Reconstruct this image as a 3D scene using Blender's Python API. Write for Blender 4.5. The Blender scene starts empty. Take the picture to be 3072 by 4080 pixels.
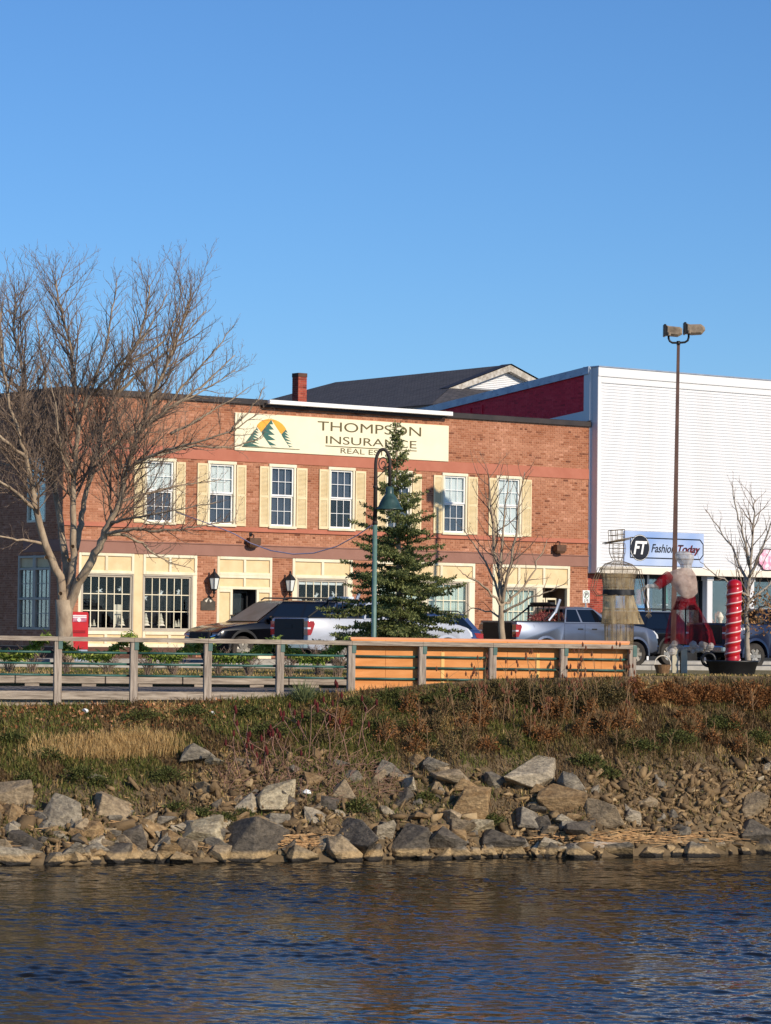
import bpy, bmesh, math, random
import numpy as np
from mathutils import Vector, Matrix, Quaternion

# ------------------------------------------------------------------ camera
F_PX, CX, CY = 12000.0, 1536.0, 2040.0
PITCH = math.atan(477.0 / F_PX); ROLL = 0.011; CAM_Z = 1.05
SC = bpy.context.scene
COL = SC.collection
_F = Vector((0, math.cos(PITCH), math.sin(PITCH)))
_R0 = Vector((1, 0, 0)); _U0 = Vector((0, -math.sin(PITCH), math.cos(PITCH)))
_R = _R0 * math.cos(ROLL) + _U0 * math.sin(ROLL)
_U = _U0 * math.cos(ROLL) - _R0 * math.sin(ROLL)
cam_data = bpy.data.cameras.new('camera')
cam = bpy.data.objects.new('camera', cam_data); COL.objects.link(cam)
cam_data.sensor_fit = 'HORIZONTAL'; cam_data.sensor_width = 36.0
cam_data.lens = 36.0 * F_PX / 3072.0
cam_data.clip_start = 0.5; cam_data.clip_end = 5000.0
cam.matrix_world = Matrix(((_R.x, _U.x, -_F.x, 0), (_R.y, _U.y, -_F.y, 0), (_R.z, _U.z, -_F.z, CAM_Z), (0, 0, 0, 1)))
SC.camera = cam

# ------------------------------------------------------------------ sky, sun, exposure
SUN_AZ, SUN_EL = math.radians(46.0), math.radians(26.0)
SUN_DIR = Vector((math.sin(SUN_AZ) * math.cos(SUN_EL), -math.cos(SUN_AZ) * math.cos(SUN_EL), math.sin(SUN_EL)))
world = bpy.data.worlds.new('World'); SC.world = world; world.use_nodes = True
wn = world.node_tree.nodes; wl = world.node_tree.links
bg = wn['Background']
sky = wn.new('ShaderNodeTexSky'); sky.sky_type = 'NISHITA'; sky.sun_disc = False
sky.sun_elevation = SUN_EL; sky.sun_rotation = math.pi - SUN_AZ
sky.altitude = 0; sky.air_density = 1.0; sky.dust_density = 0.0; sky.ozone_density = 10.0
hs = wn.new('ShaderNodeHueSaturation'); hs.inputs['Saturation'].default_value = 1.0
wl.new(sky.outputs[0], hs.inputs['Color']); wl.new(hs.outputs[0], bg.inputs['Color'])
bg.inputs['Strength'].default_value = 0.12
sun_data = bpy.data.lights.new('sun', 'SUN'); sun_data.energy = 4.4; sun_data.angle = math.radians(0.55)
sun_data.color = (1.0, 0.89, 0.73)
sun = bpy.data.objects.new('sun', sun_data); COL.objects.link(sun)
sun.rotation_euler = SUN_DIR.to_track_quat('Z', 'Y').to_euler(); sun.location = (30, -30, 60)
SC.view_settings.view_transform = 'Standard'; SC.view_settings.look = 'None'
SC.view_settings.exposure = 0.04; SC.view_settings.gamma = 1.0
SC.view_settings.use_curve_mapping = False

# ------------------------------------------------------------------ helpers
RND = random.Random(7)
NP = np.random.default_rng(7)
CAM_P = Vector((0, 0, CAM_Z))

def ray(px, py):
    return _F + _R * ((px - CX) / F_PX) + _U * ((CY - py) / F_PX)
def at_y(px, py, Y):
    r = ray(px, py); return CAM_P + r * (Y / r.y)
def on_z(px, py, z):
    r = ray(px, py); return CAM_P + r * ((z - CAM_Z) / r.z)
def on_plane(px, py, p0, n):
    r = ray(px, py); return CAM_P + r * ((p0 - CAM_P).dot(n) / r.dot(n))
def ppm(Y):
    return F_PX / Y

def srgb(r, g, b):
    f = lambda c: c / 12.92 if c <= 0.04045 else ((c + 0.055) / 1.055) ** 2.4
    return (f(r / 255.0), f(g / 255.0), f(b / 255.0), 1.0)

class MB:
    """collects shapes for one mesh"""
    def __init__(self):
        self.v = []; self.f = []; self.m = []; self.t = []
        self.M = None
    def av(self, co):
        if self.M is not None:
            co = self.M @ Vector(co)
        self.v.append(tuple(co)); return len(self.v) - 1
    def face(self, idx, mat=0, tone=0.5):
        self.f.append(tuple(idx)); self.m.append(mat); self.t.append(tone)
    def poly(self, pts, mat=0, tone=0.5):
        self.face([self.av(p) for p in pts], mat, tone)
    def box(self, x0, x1, y0, y1, z0, z1, mat=0, tone=0.5, skip=()):
        i = [self.av(p) for p in ((x0, y0, z0), (x1, y0, z0), (x1, y1, z0), (x0, y1, z0), (x0, y0, z1), (x1, y0, z1), (x1, y1, z1), (x0, y1, z1))]
        fs = {'bot': (0, 3, 2, 1), 'top': (4, 5, 6, 7), 'front': (0, 1, 5, 4), 'back': (2, 3, 7, 6), 'left': (3, 0, 4, 7), 'right': (1, 2, 6, 5)}
        for k, q in fs.items():
            if k not in skip:
                self.face([i[a] for a in q], mat, tone)
    def cbox(self, x0, x1, y0, y1, z0, z1, c=0.01, mat=0, tone=0.5):
        """box with chamfered edges"""
        bm = bmesh.new()
        r = bmesh.ops.create_cube(bm, size=1.0)
        for v in bm.verts:
            v.co = Vector(((x0 + x1) / 2 + v.co.x * (x1 - x0), (y0 + y1) / 2 + v.co.y * (y1 - y0), (z0 + z1) / 2 + v.co.z * (z1 - z0)))
        c = min(c, 0.45 * min(abs(x1 - x0), abs(y1 - y0), abs(z1 - z0)))
        bmesh.ops.bevel(bm, geom=list(bm.edges), offset=c, segments=1, affect='EDGES', profile=0.5)
        self.add_bm(bm, mat, tone)
    def add_bm(self, bm, mat=0, tone=0.5):
        base = {}
        for v in bm.verts:
            base[v] = self.av(v.co)
        for f in bm.faces:
            self.face([base[v] for v in f.verts], mat, tone)
        bm.free()
    def tube(self, pts, rad, n=8, mat=0, cap=True, tone=0.5):
        pts = [Vector(p) for p in pts]
        if not isinstance(rad, (list, tuple)):
            rad = [rad] * len(pts)
        rings = []
        prev = None
        for i, p in enumerate(pts):
            if i == 0: t = pts[1] - pts[0]
            elif i == len(pts) - 1: t = pts[-1] - pts[-2]
            else: t = pts[i + 1] - pts[i - 1]
            if t.length < 1e-9: t = Vector((0, 0, 1))
            t.normalize()
            if prev is None:
                a = Vector((1, 0, 0)) if abs(t.x) < 0.9 else Vector((0, 1, 0))
                nx = t.cross(a).normalized()
            else:
                nx = prev - t * prev.dot(t)
                if nx.length < 1e-6:
                    nx = t.cross(Vector((0.3, 0.7, 0.2)))
                nx.normalize()
            prev = nx
            ny = t.cross(nx)
            rings.append([self.av(p + (nx * math.cos(2 * math.pi * k / n) + ny * math.sin(2 * math.pi * k / n)) * rad[i]) for k in range(n)])
        for a, b in zip(rings[:-1], rings[1:]):
            for k in range(n):
                self.face((a[k], a[(k + 1) % n], b[(k + 1) % n], b[k]), mat, tone)
        if cap:
            self.face(rings[0][::-1], mat, tone); self.face(rings[-1], mat, tone)
    def lathe(self, prof, n=16, c=(0, 0, 0), mat=0, sx=1.0, sy=1.0, cap=True, tone=0.5):
        rings = []
        for r, z in prof:
            rings.append([self.av((c[0] + sx * r * math.cos(2 * math.pi * k / n), c[1] + sy * r * math.sin(2 * math.pi * k / n), c[2] + z)) for k in range(n)])
        for a, b in zip(rings[:-1], rings[1:]):
            for k in range(n):
                self.face((a[k], a[(k + 1) % n], b[(k + 1) % n], b[k]), mat, tone)
        if cap:
            self.face(rings[0][::-1], mat, tone); self.face(rings[-1], mat, tone)
    def prism_y(self, poly, y0, y1, mat=0, tone=0.5):
        """polygon of (x,z) extruded from y0 to y1"""
        a = [self.av((x, y0, z)) for x, z in poly]; b = [self.av((x, y1, z)) for x, z in poly]
        n = len(poly)
        self.face(a, mat, tone); self.face(b[::-1], mat, tone)
        for k in range(n):
            self.face((a[k], b[k], b[(k + 1) % n], a[(k + 1) % n]), mat, tone)
    def build(self, name, mats, parent=None, smooth=False, auto=None, fixn=False):
        me = bpy.data.meshes.new(name)
        me.from_pydata(self.v, [], self.f)
        if not isinstance(mats, (list, tuple)): mats = [mats]
        for m in mats: me.materials.append(m)
        if len(mats) > 1:
            me.polygons.foreach_set('material_index', self.m)
        at = me.attributes.new('tone', 'FLOAT', 'FACE'); at.data.foreach_set('value', self.t)
        if fixn:
            bm = bmesh.new(); bm.from_mesh(me); bmesh.ops.recalc_face_normals(bm, faces=bm.faces); bm.to_mesh(me); bm.free()
        if smooth:
            me.polygons.foreach_set('use_smooth', [True] * len(me.polygons))
        me.update()
        if auto is not None:
            me.polygons.foreach_set('use_smooth', [True] * len(me.polygons))
            try: me.set_sharp_from_angle(angle=math.radians(auto))
            except Exception: pass
        return link(name, me, parent)

def link(name, me, parent=None):
    o = bpy.data.objects.new(name, me); COL.objects.link(o)
    if parent is not None: o.parent = parent
    return o
def tag(o, label=None, cat=None, group=None, kind=None):
    if label: o['label'] = label
    if cat: o['category'] = cat
    if group: o['group'] = group
    if kind: o['kind'] = kind
    return o
def thing(name, label, cat, loc=(0, 0, 0), rz=0.0, group=None):
    o = bpy.data.objects.new(name, None); COL.objects.link(o)
    o.location = loc; o.rotation_euler = (0, 0, rz); o.empty_display_size = 0.2
    return tag(o, label, cat, group)
def structure(o): o['kind'] = 'structure'; return o
def stuff(o): o['kind'] = 'stuff'; return o

def np_mesh(name, verts, faces, mat, parent=None, tone=None, smooth=False):
    """verts (N,3), faces (M,k) arrays"""
    me = bpy.data.meshes.new(name)
    k = faces.shape[1]
    me.vertices.add(len(verts)); me.vertices.foreach_set('co', np.ascontiguousarray(verts, dtype=np.float32).ravel())
    me.loops.add(faces.size); me.loops.foreach_set('vertex_index', np.ascontiguousarray(faces, dtype=np.int32).ravel())
    me.polygons.add(len(faces)); me.polygons.foreach_set('loop_start', np.arange(len(faces), dtype=np.int32) * k)
    try: me.polygons.foreach_set('loop_total', np.full(len(faces), k, dtype=np.int32))
    except Exception: pass
    me.update(calc_edges=True)
    mats = mat if isinstance(mat, (list, tuple)) else [mat]
    for m in mats: me.materials.append(m)
    if tone is not None and len(me.polygons) == len(tone):
        at = me.attributes.new('tone', 'FLOAT', 'FACE'); at.data.foreach_set('value', np.asarray(tone, dtype=np.float32))
    if smooth: me.polygons.foreach_set('use_smooth', np.ones(len(me.polygons), dtype=bool))
    return link(name, me, parent)

# ------------------------------------------------------------------ materials
MATS = {}
def mat(name, c1, c2=None, scale=3.0, rough=0.7, bump=0.0, bscale=30.0, metal=0.0, spec=0.4, stretch=(1, 1, 1), detail=6.0, coat=0.0, contrast=(0.35, 0.65), trans=0.0, sss=0.0):
    m = bpy.data.materials.new(name); m.use_nodes = True
    nt = m.node_tree; n = nt.nodes; l = nt.links
    b = n['Principled BSDF']
    b.inputs['Roughness'].default_value = rough; b.inputs['Metallic'].default_value = metal
    b.inputs['Specular IOR Level'].default_value = spec
    if coat: b.inputs['Coat Weight'].default_value = coat; b.inputs['Coat Roughness'].default_value = 0.05
    tc = n.new('ShaderNodeTexCoord'); mp = n.new('ShaderNodeMapping'); mp.inputs['Scale'].default_value = stretch
    l.new(tc.outputs['Object'], mp.inputs['Vector'])
    if c2 is not None:
        nz = n.new('ShaderNodeTexNoise'); nz.inputs['Scale'].default_value = scale; nz.inputs['Detail'].default_value = detail
        nz.inputs['Roughness'].default_value = 0.62
        l.new(mp.outputs[0], nz.inputs['Vector'])
        rp = n.new('ShaderNodeValToRGB'); rp.color_ramp.elements[0].position = contrast[0]; rp.color_ramp.elements[1].position = contrast[1]
        rp.color_ramp.elements[0].color = c1; rp.color_ramp.elements[1].color = c2
        l.new(nz.outputs[0], rp.inputs[0]); l.new(rp.outputs[0], b.inputs['Base Color'])
    else:
        b.inputs['Base Color'].default_value = c1
    if bump > 0:
        nb = n.new('ShaderNodeTexNoise'); nb.inputs['Scale'].default_value = bscale; nb.inputs['Detail'].default_value = 8.0
        l.new(mp.outputs[0], nb.inputs['Vector'])
        bp = n.new('ShaderNodeBump'); bp.inputs['Strength'].default_value = bump; bp.inputs['Distance'].default_value = 0.02
        l.new(nb.outputs[0], bp.inputs['Height']); l.new(bp.outputs[0], b.inputs['Normal'])
    MATS[name] = m
    return m

def tone_mat(name, stops, rough=0.8, noise=0.25, scale=6.0, bump=0.0, bscale=40.0, spec=0.3, trans=0.0, macro=0.0):
    """colour from the per-face 'tone' attribute through a ramp, with fine noise"""
    m = bpy.data.materials.new(name); m.use_nodes = True
    nt = m.node_tree; n = nt.nodes; l = nt.links
    b = n['Principled BSDF']; b.inputs['Roughness'].default_value = rough; b.inputs['Specular IOR Level'].default_value = spec
    at = n.new('ShaderNodeAttribute'); at.attribute_name = 'tone'
    tc = n.new('ShaderNodeTexCoord')
    nz = n.new('ShaderNodeTexNoise'); nz.inputs['Scale'].default_value = scale; nz.inputs['Detail'].default_value = 5
    l.new(tc.outputs['Object'], nz.inputs['Vector'])
    ma = n.new('ShaderNodeMath'); ma.operation = 'MULTIPLY_ADD'; ma.inputs[1].default_value = noise; ma.inputs[2].default_value = -noise * 0.5
    l.new(nz.outputs[0], ma.inputs[0])
    ad = n.new('ShaderNodeMath'); ad.operation = 'ADD'; l.new(at.outputs['Fac'], ad.inputs[0]); l.new(ma.outputs[0], ad.inputs[1])
    if macro > 0:
        mp2 = n.new('ShaderNodeMapping'); mp2.inputs['Scale'].default_value = (1, 1, 0.35); l.new(tc.outputs['Object'], mp2.inputs[0])
        nm = n.new('ShaderNodeTexNoise'); nm.inputs['Scale'].default_value = 0.8; nm.inputs['Detail'].default_value = 6; l.new(mp2.outputs[0], nm.inputs['Vector'])
        m3 = n.new('ShaderNodeMath'); m3.operation = 'MULTIPLY_ADD'; m3.inputs[1].default_value = macro; m3.inputs[2].default_value = -macro * 0.5; l.new(nm.outputs[0], m3.inputs[0])
        a3 = n.new('ShaderNodeMath'); a3.operation = 'ADD'; l.new(ad.outputs[0], a3.inputs[0]); l.new(m3.outputs[0], a3.inputs[1]); ad = a3
    rp = n.new('ShaderNodeValToRGB'); cr = rp.color_ramp
    while len(cr.elements) < len(stops): cr.elements.new(0.5)
    for e, (p, c) in zip(cr.elements, stops):
        e.position = p; e.color = c
    l.new(ad.outputs[0], rp.inputs[0]); l.new(rp.outputs[0], b.inputs['Base Color'])
    if bump > 0:
        nb = n.new('ShaderNodeTexNoise'); nb.inputs['Scale'].default_value = bscale; nb.inputs['Detail'].default_value = 8
        l.new(tc.outputs['Object'], nb.inputs['Vector'])
        bp = n.new('ShaderNodeBump'); bp.inputs['Strength'].default_value = bump; bp.inputs['Distance'].default_value = 0.03
        l.new(nb.outputs[0], bp.inputs['Height']); l.new(bp.outputs[0], b.inputs['Normal'])
    if trans > 0:
        out = n['Material Output']
        tr = n.new('ShaderNodeBsdfTranslucent'); l.new(rp.outputs[0], tr.inputs['Color'])
        mx = n.new('ShaderNodeMixShader'); mx.inputs[0].default_value = trans
        l.new(b.outputs[0], mx.inputs[1]); l.new(tr.outputs[0], mx.inputs[2]); l.new(mx.outputs[0], out.inputs['Surface'])
    return m

def glass_mat(name, tint=(0.75, 0.8, 0.8, 1), refl=1.0):
    """a thin pane: see-through tint plus fresnel reflection"""
    m = bpy.data.materials.new(name); m.use_nodes = True
    n = m.node_tree.nodes; l = m.node_tree.links
    out = n['Material Output']; n.remove(n['Principled BSDF'])
    t = n.new('ShaderNodeBsdfTransparent'); t.inputs[0].default_value = tint
    g = n.new('ShaderNodeBsdfGlossy'); g.inputs['Roughness'].default_value = 0.02; g.inputs[0].default_value = (0.9, 0.95, 1, 1)
    fr = n.new('ShaderNodeFresnel'); fr.inputs[0].default_value = 1.5
    mu = n.new('ShaderNodeMath'); mu.operation = 'MULTIPLY'; mu.inputs[1].default_value = refl; l.new(fr.outputs[0], mu.inputs[0])
    mx = n.new('ShaderNodeMixShader'); l.new(mu.outputs[0], mx.inputs[0]); l.new(t.outputs[0], mx.inputs[1]); l.new(g.outputs[0], mx.inputs[2])
    l.new(mx.outputs[0], out.inputs['Surface'])
    return m

def cloth_mat(name, c1, c2, alpha=0.6, scale=60.0, trans=0.3, stretch=(1, 1, 1)):
    """loosely woven see-through cloth: threads with gaps between them"""
    m = bpy.data.materials.new(name); m.use_nodes = True
    n = m.node_tree.nodes; l = m.node_tree.links
    out = n['Material Output']; b = n['Principled BSDF']; b.inputs['Roughness'].default_value = 0.9; b.inputs['Specular IOR Level'].default_value = 0.1
    tc = n.new('ShaderNodeTexCoord'); nz = n.new('ShaderNodeTexNoise'); nz.inputs['Scale'].default_value = scale * 0.12; nz.inputs['Detail'].default_value = 6
    mp = n.new('ShaderNodeMapping'); mp.inputs['Scale'].default_value = stretch
    l.new(tc.outputs['Object'], mp.inputs[0]); l.new(mp.outputs[0], nz.inputs['Vector'])
    rp = n.new('ShaderNodeValToRGB'); rp.color_ramp.elements[0].color = c1; rp.color_ramp.elements[1].color = c2
    rp.color_ramp.elements[0].position = 0.35; rp.color_ramp.elements[1].position = 0.65
    l.new(nz.outputs[0], rp.inputs[0]); l.new(rp.outputs[0], b.inputs['Base Color'])
    tl = n.new('ShaderNodeBsdfTranslucent'); l.new(rp.outputs[0], tl.inputs[0])
    m1 = n.new('ShaderNodeMixShader'); m1.inputs[0].default_value = trans; l.new(b.outputs[0], m1.inputs[1]); l.new(tl.outputs[0], m1.inputs[2])
    tp = n.new('ShaderNodeBsdfTransparent')
    n2 = n.new('ShaderNodeTexNoise'); n2.inputs['Scale'].default_value = scale * 0.07; n2.inputs['Detail'].default_value = 4; l.new(mp.outputs[0], n2.inputs['Vector'])
    mr = n.new('ShaderNodeMapRange'); mr.inputs['From Min'].default_value = 0.3; mr.inputs['From Max'].default_value = 0.7
    mr.inputs['To Min'].default_value = max(0.0, alpha - 0.22); mr.inputs['To Max'].default_value = min(1.0, alpha + 0.22); l.new(n2.outputs[0], mr.inputs[0])
    mx = n.new('ShaderNodeMixShader'); l.new(mr.outputs[0], mx.inputs[0]); l.new(tp.outputs[0], mx.inputs[1]); l.new(m1.outputs[0], mx.inputs[2])
    l.new(mx.outputs[0], out.inputs['Surface'])
    return m

def text_mesh(body, name, material, parent, x0, x1, z0, z1, y, shear=0.0, off=0.0, ext=0.004, rot=None, slope=0.0):
    """raised lettering fitted to a box in the parent's x-z plane, facing -y"""
    cu = bpy.data.curves.new(name, 'FONT'); cu.body = body; cu.extrude = ext; cu.shear = shear; cu.offset = off
    cu.resolution_u = 6
    o = bpy.data.objects.new(name, cu); COL.objects.link(o)
    bpy.context.view_layer.update()
    dg = bpy.context.evaluated_depsgraph_get()
    me = bpy.data.meshes.new_from_object(o.evaluated_get(dg))
    bpy.data.objects.remove(o); bpy.data.curves.remove(cu)
    n = len(me.vertices); co = np.empty(n * 3, dtype=np.float32); me.vertices.foreach_get('co', co); co = co.reshape(-1, 3)
    mn = co.min(0); mx = co.max(0)
    out = np.empty_like(co)
    fx = (co[:, 0] - mn[0]) / (mx[0] - mn[0])
    out[:, 0] = x0 + fx * (x1 - x0)
    out[:, 2] = z0 + (co[:, 1] - mn[1]) / (mx[1] - mn[1]) * (z1 - z0) + slope * fx
    out[:, 1] = y - co[:, 2]
    me.vertices.foreach_set('co', out.ravel()); me.update()
    me.materials.clear(); me.materials.append(material)
    return link(name, me, parent)
# ------------------------------------------------------------------ the setting: water, riverbank, lawn, street
ZW = -3.12
def y_fence(X): return 60.1 + 0.235 * X
def y_toe(X): return 55.3 + 0.338 * max(-40, min(40, X))
_zx = [-60, -9, -6.9, -3.0, -0.6, 1.0, 2.4, 6.0, 60]
_zz = [-0.5, -0.5, -0.46, -0.33, -0.13, 0.03, 0.14, 0.22, 0.22]
def z_top(X): return float(np.interp(X, _zx, _zz))
def bank_noise(X, Y):
    return (0.07 * math.sin(1.7 * X + 0.6 * Y + 1.3) * math.sin(0.9 * Y - 0.5 * X) + 0.045 * math.sin(4.1 * X - 2.3 * Y) * math.sin(3.3 * Y + 1.2 * X + 0.4)
            + 0.02 * math.sin(9.1 * X + 3.0) * math.sin(8.3 * Y + 2.0 * X))
def bank_z(X, Y):
    yt = y_toe(X); yf = y_fence(X) - 0.12
    s = (Y - yt) / (yf - yt)
    if s > 1: return z_top(X)
    zt = z_top(X)
    yt += 0.30 * math.sin(1.9 * X + 0.5) * math.sin(0.83 * X + 2.0)
    s = (Y - yt) / (yf - yt)
    if s < 0: return ZW + s * 3.0 - 0.05
    p = s ** 0.86
    w = min(1.0, 5 * s * (1 - s) + 0.1)
    return ZW - 0.05 + (zt - ZW + 0.05) * p + bank_noise(X, Y) * w
def on_bank(px, py):
    r = ray(px, py)
    kx, kz = r.x / r.y, r.z / r.y
    Y = 51.0
    while Y < 64.0 and CAM_Z + kz * Y > bank_z(kx * Y, Y): Y += 0.3
    lo, hi = Y - 0.3, Y
    for _ in range(6):
        m_ = (lo + hi) / 2
        if CAM_Z + kz * m_ > bank_z(kx * m_, m_): lo = m_
        else: hi = m_
    return Vector((kx * hi, hi, CAM_Z + kz * hi))

m_bank = mat('bank_soil', srgb(74, 62, 44), srgb(126, 106, 78), scale=2.2, rough=0.95, bump=0.9, bscale=14, contrast=(0.3, 0.7), detail=10)
xs = np.concatenate([np.linspace(-60, -9, 20)[:-1], np.linspace(-9, 10, 240), np.linspace(10, 60, 20)[1:]])
ss = np.concatenate([np.linspace(-0.6, -0.05, 6), np.linspace(0, 1, 90)])
V = np.empty((len(xs), len(ss), 3))
for i, X in enumerate(xs):
    yt = y_toe(X); yf = y_fence(X) - 0.12
    for j, s in enumerate(ss):
        Y = yt + s * (yf - yt)
        V[i, j] = (X, Y, bank_z(X, Y))
def grid_faces(nx, ny):
    a = np.arange(nx * ny).reshape(nx, ny)
    return np.stack([a[:-1, :-1].ravel(), a[1:, :-1].ravel(), a[1:, 1:].ravel(), a[:-1, 1:].ravel()], axis=1)
structure(np_mesh('riverbank', V.reshape(-1, 3), grid_faces(len(xs), len(ss)), m_bank, smooth=True))

# lawn between the boardwalk and the street
def y_kerb(X): return 86.0 + 0.5 * X
def lawn_z(X, Y):
    yf = y_fence(X)
    right = min(1.0, max(0.0, (X - 4.9) / 0.5))
    a = -0.75 if Y < yf + 5.35 else 0.0
    if Y < yf + 5.35 and Y >= yf + 5.2: a = -0.75
    t = min(1.0, max(0.0, (Y - yf) / 14.0))
    b = 0.22 * (1 - t) + 0.0 * t
    return a * (1 - right) + b * right + 0.012 * math.sin(2.1 * X) * math.sin(1.7 * Y)
m_lawn = mat('lawn_soil', srgb(92, 84, 48), srgb(132, 116, 74), scale=1.4, rough=0.95, bump=0.6, bscale=25)
xs = np.concatenate([np.linspace(-60, -12, 12)[:-1], np.linspace(-12, 14, 90), np.linspace(14, 60, 12)[1:]])
tt = np.concatenate([np.linspace(0, 0.3, 12)[:-1], np.linspace(0.3, 1, 40)])
V = np.empty((len(xs), 0, 3)); rows = []
offs = [0.0, 0.5, 1.5, 3.0, 4.5, 5.19, 5.36, 5.6, 6.2, 7, 8, 9.5, 11, 12.5, 14, 16, 18]
for k in offs + [None]:
    rows.append([(X, (y_fence(X) - 0.12 + k) if k is not None else max(y_kerb(X), y_fence(X) + 18.5), lawn_z(X, (y_fence(X) + k) if k is not None else max(y_kerb(X), y_fence(X) + 18.5))) for X in xs])
V = np.array(rows).transpose(1, 0, 2)
structure(np_mesh('lawn', V.reshape(-1, 3), grid_faces(len(xs), len(rows)), m_lawn, smooth=True))

m_asph = mat('asphalt', srgb(70, 70, 72), srgb(104, 102, 100), scale=1.2, rough=0.9, bump=0.4, bscale=90)
g = MB()
g.poly([(-600, 62, -0.9), (600, 62, -0.9), (600, 900, -0.9), (-600, 900, -0.9)])
structure(g.build('ground', m_asph))
g = MB()
g.poly([(-60, y_kerb(-60) + 0.1, -0.01), (60, y_kerb(60) + 0.1, -0.01), (120, 300, -0.01), (-120, 300, -0.01)])
structure(g.build('street', m_asph))
m_conc = mat('concrete', srgb(150, 146, 138), srgb(176, 170, 160), scale=3, rough=0.9, bump=0.2, bscale=60)
g = MB()
for k in range(40):
    X0 = -40 + k * 2.0; X1 = X0 + 1.985
    i = [g.av((X, y_kerb(X) + dy, z)) for X in (X0, X1) for dy, z in ((-0.08, -0.1), (-0.08, 0.13), (0.09, 0.13), (0.1, -0.1))]
    for q in ((0, 1, 5, 4), (1, 2, 6, 5), (2, 3, 7, 6), (0, 3, 2, 1), (4, 5, 6, 7)):
        g.face([i[a] for a in q])
structure(g.build('kerb', m_conc, fixn=True))

# water: real ripples in view, flat beyond
m_water = bpy.data.materials.new('river_water'); m_water.use_nodes = True
b = m_water.node_tree.nodes['Principled BSDF']
b.inputs['Base Color'].default_value = (0.010, 0.009, 0.007, 1); b.inputs['Roughness'].default_value = 0.03
b.inputs['IOR'].default_value = 1.33; b.inputs['Specular IOR Level'].default_value = 0.27
nt_ = m_water.node_tree; n = nt_.nodes; l = nt_.links
ge = n.new('ShaderNodeNewGeometry'); mp = n.new('ShaderNodeMapping'); mp.inputs['Scale'].default_value = (5.0, 8.5, 1.0); mp.inputs['Rotation'].default_value = (0, 0, 0.12)
l.new(ge.outputs['Position'], mp.inputs[0])
n1 = n.new('ShaderNodeTexNoise'); n1.inputs['Scale'].default_value = 1.0; n1.inputs['Detail'].default_value = 3.0; n1.inputs['Roughness'].default_value = 0.55; l.new(mp.outputs[0], n1.inputs['Vector'])
n2 = n.new('ShaderNodeTexNoise'); n2.inputs['Scale'].default_value = 0.35; n2.inputs['Detail'].default_value = 3.0; l.new(ge.outputs['Position'], n2.inputs['Vector'])
pr = n.new('ShaderNodeMapRange'); pr.inputs['From Min'].default_value = 0.35; pr.inputs['From Max'].default_value = 0.65; pr.inputs['To Min'].default_value = 0.003; pr.inputs['To Max'].default_value = 0.010; l.new(n2.outputs[0], pr.inputs[0])
sx = n.new('ShaderNodeSeparateXYZ'); l.new(ge.outputs['Position'], sx.inputs[0])
lee = n.new('ShaderNodeMapRange'); lee.inputs['From Min'].default_value = 43.0; lee.inputs['From Max'].default_value = 54.0; lee.inputs['To Min'].default_value = 1.0; lee.inputs['To Max'].default_value = 0.5; l.new(sx.outputs['Y'], lee.inputs[0])
am = n.new('ShaderNodeMath'); am.operation = 'MULTIPLY'; l.new(pr.outputs[0], am.inputs[0]); l.new(lee.outputs[0], am.inputs[1])
hm = n.new('ShaderNodeMath'); hm.operation = 'MULTIPLY'; l.new(am.outputs[0], hm.inputs[0]); l.new(n1.outputs[0], hm.inputs[1])
bp = n.new('ShaderNodeBump'); bp.inputs['Strength'].default_value = 1.0; bp.inputs['Distance'].default_value = 1.0; l.new(hm.outputs[0], bp.inputs['Height']); l.new(bp.outputs[0], b.inputs['Normal'])
xs = np.concatenate([[-500, -200, -80, -30, -14], np.linspace(-7.5, 8.5, 400), [15, 30, 80, 200, 500]])
ys = np.concatenate([[-300, -100, 0, 15, 24], np.linspace(29.8, 59.5, 860), [75, 120]])
GX, GY = np.meshgrid(xs, ys, indexing='ij')
Z = np.zeros_like(GX)
rw = np.random.default_rng(3)
for k in range(64):
    lam = 0.11 * (0.6 / 0.11) ** rw.random()
    ang = math.radians(97 + rw.normal() * 38)
    kx, ky = 2 * math.pi / lam * math.cos(ang), 2 * math.pi / lam * math.sin(ang)
    slope = 0.0125 if lam > 0.28 else 0.019
    ph = rw.random() * 6.28
    Z += slope * lam / 6.28 * np.sin(kx * GX + ky * GY + ph + 0.9 * np.sin(1.1 * GX + 0.6 * GY + k) + 0.6 * np.sin(2.7 * GX - 0.9 * GY + 2 * k))
for k in range(9):
    lam = rw.uniform(0.7, 2.0); ang = math.radians(96 + rw.normal() * 14); kk = 2 * math.pi / lam
    Z += 0.007 / kk * np.sin(kk * (math.cos(ang) * GX + math.sin(ang) * GY) + rw.random() * 6.28 + 1.2 * np.sin(0.9 * GX + k) + 0.8 * np.sin(0.35 * GY + 2 * k))
calm = 0.95 + 0.5 * np.sin(0.9 * GX + 0.5 * np.sin(0.6 * GY) + 0.4 * GY) * np.sin(0.5 * GY + 0.8 * np.sin(0.5 * GX)) + 0.12 * np.sin(0.55 * GX - 0.31 * GY + 1.0) * np.sin(0.23 * GX + 0.37 * GY)
near = np.clip((60.0 - GY) / 6.0, 0.7, 1.0)
Z *= calm * near * 1.2
fine = (GX > -7.6) & (GX < 8.6) & (GY > 29.4) & (GY < 60.1)
Z[~fine] = 0
V = np.stack([GX, GY, ZW + Z], axis=-1)
structure(np_mesh('water', V.reshape(-1, 3), grid_faces(len(xs), len(ys)), m_water, smooth=True))
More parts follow.
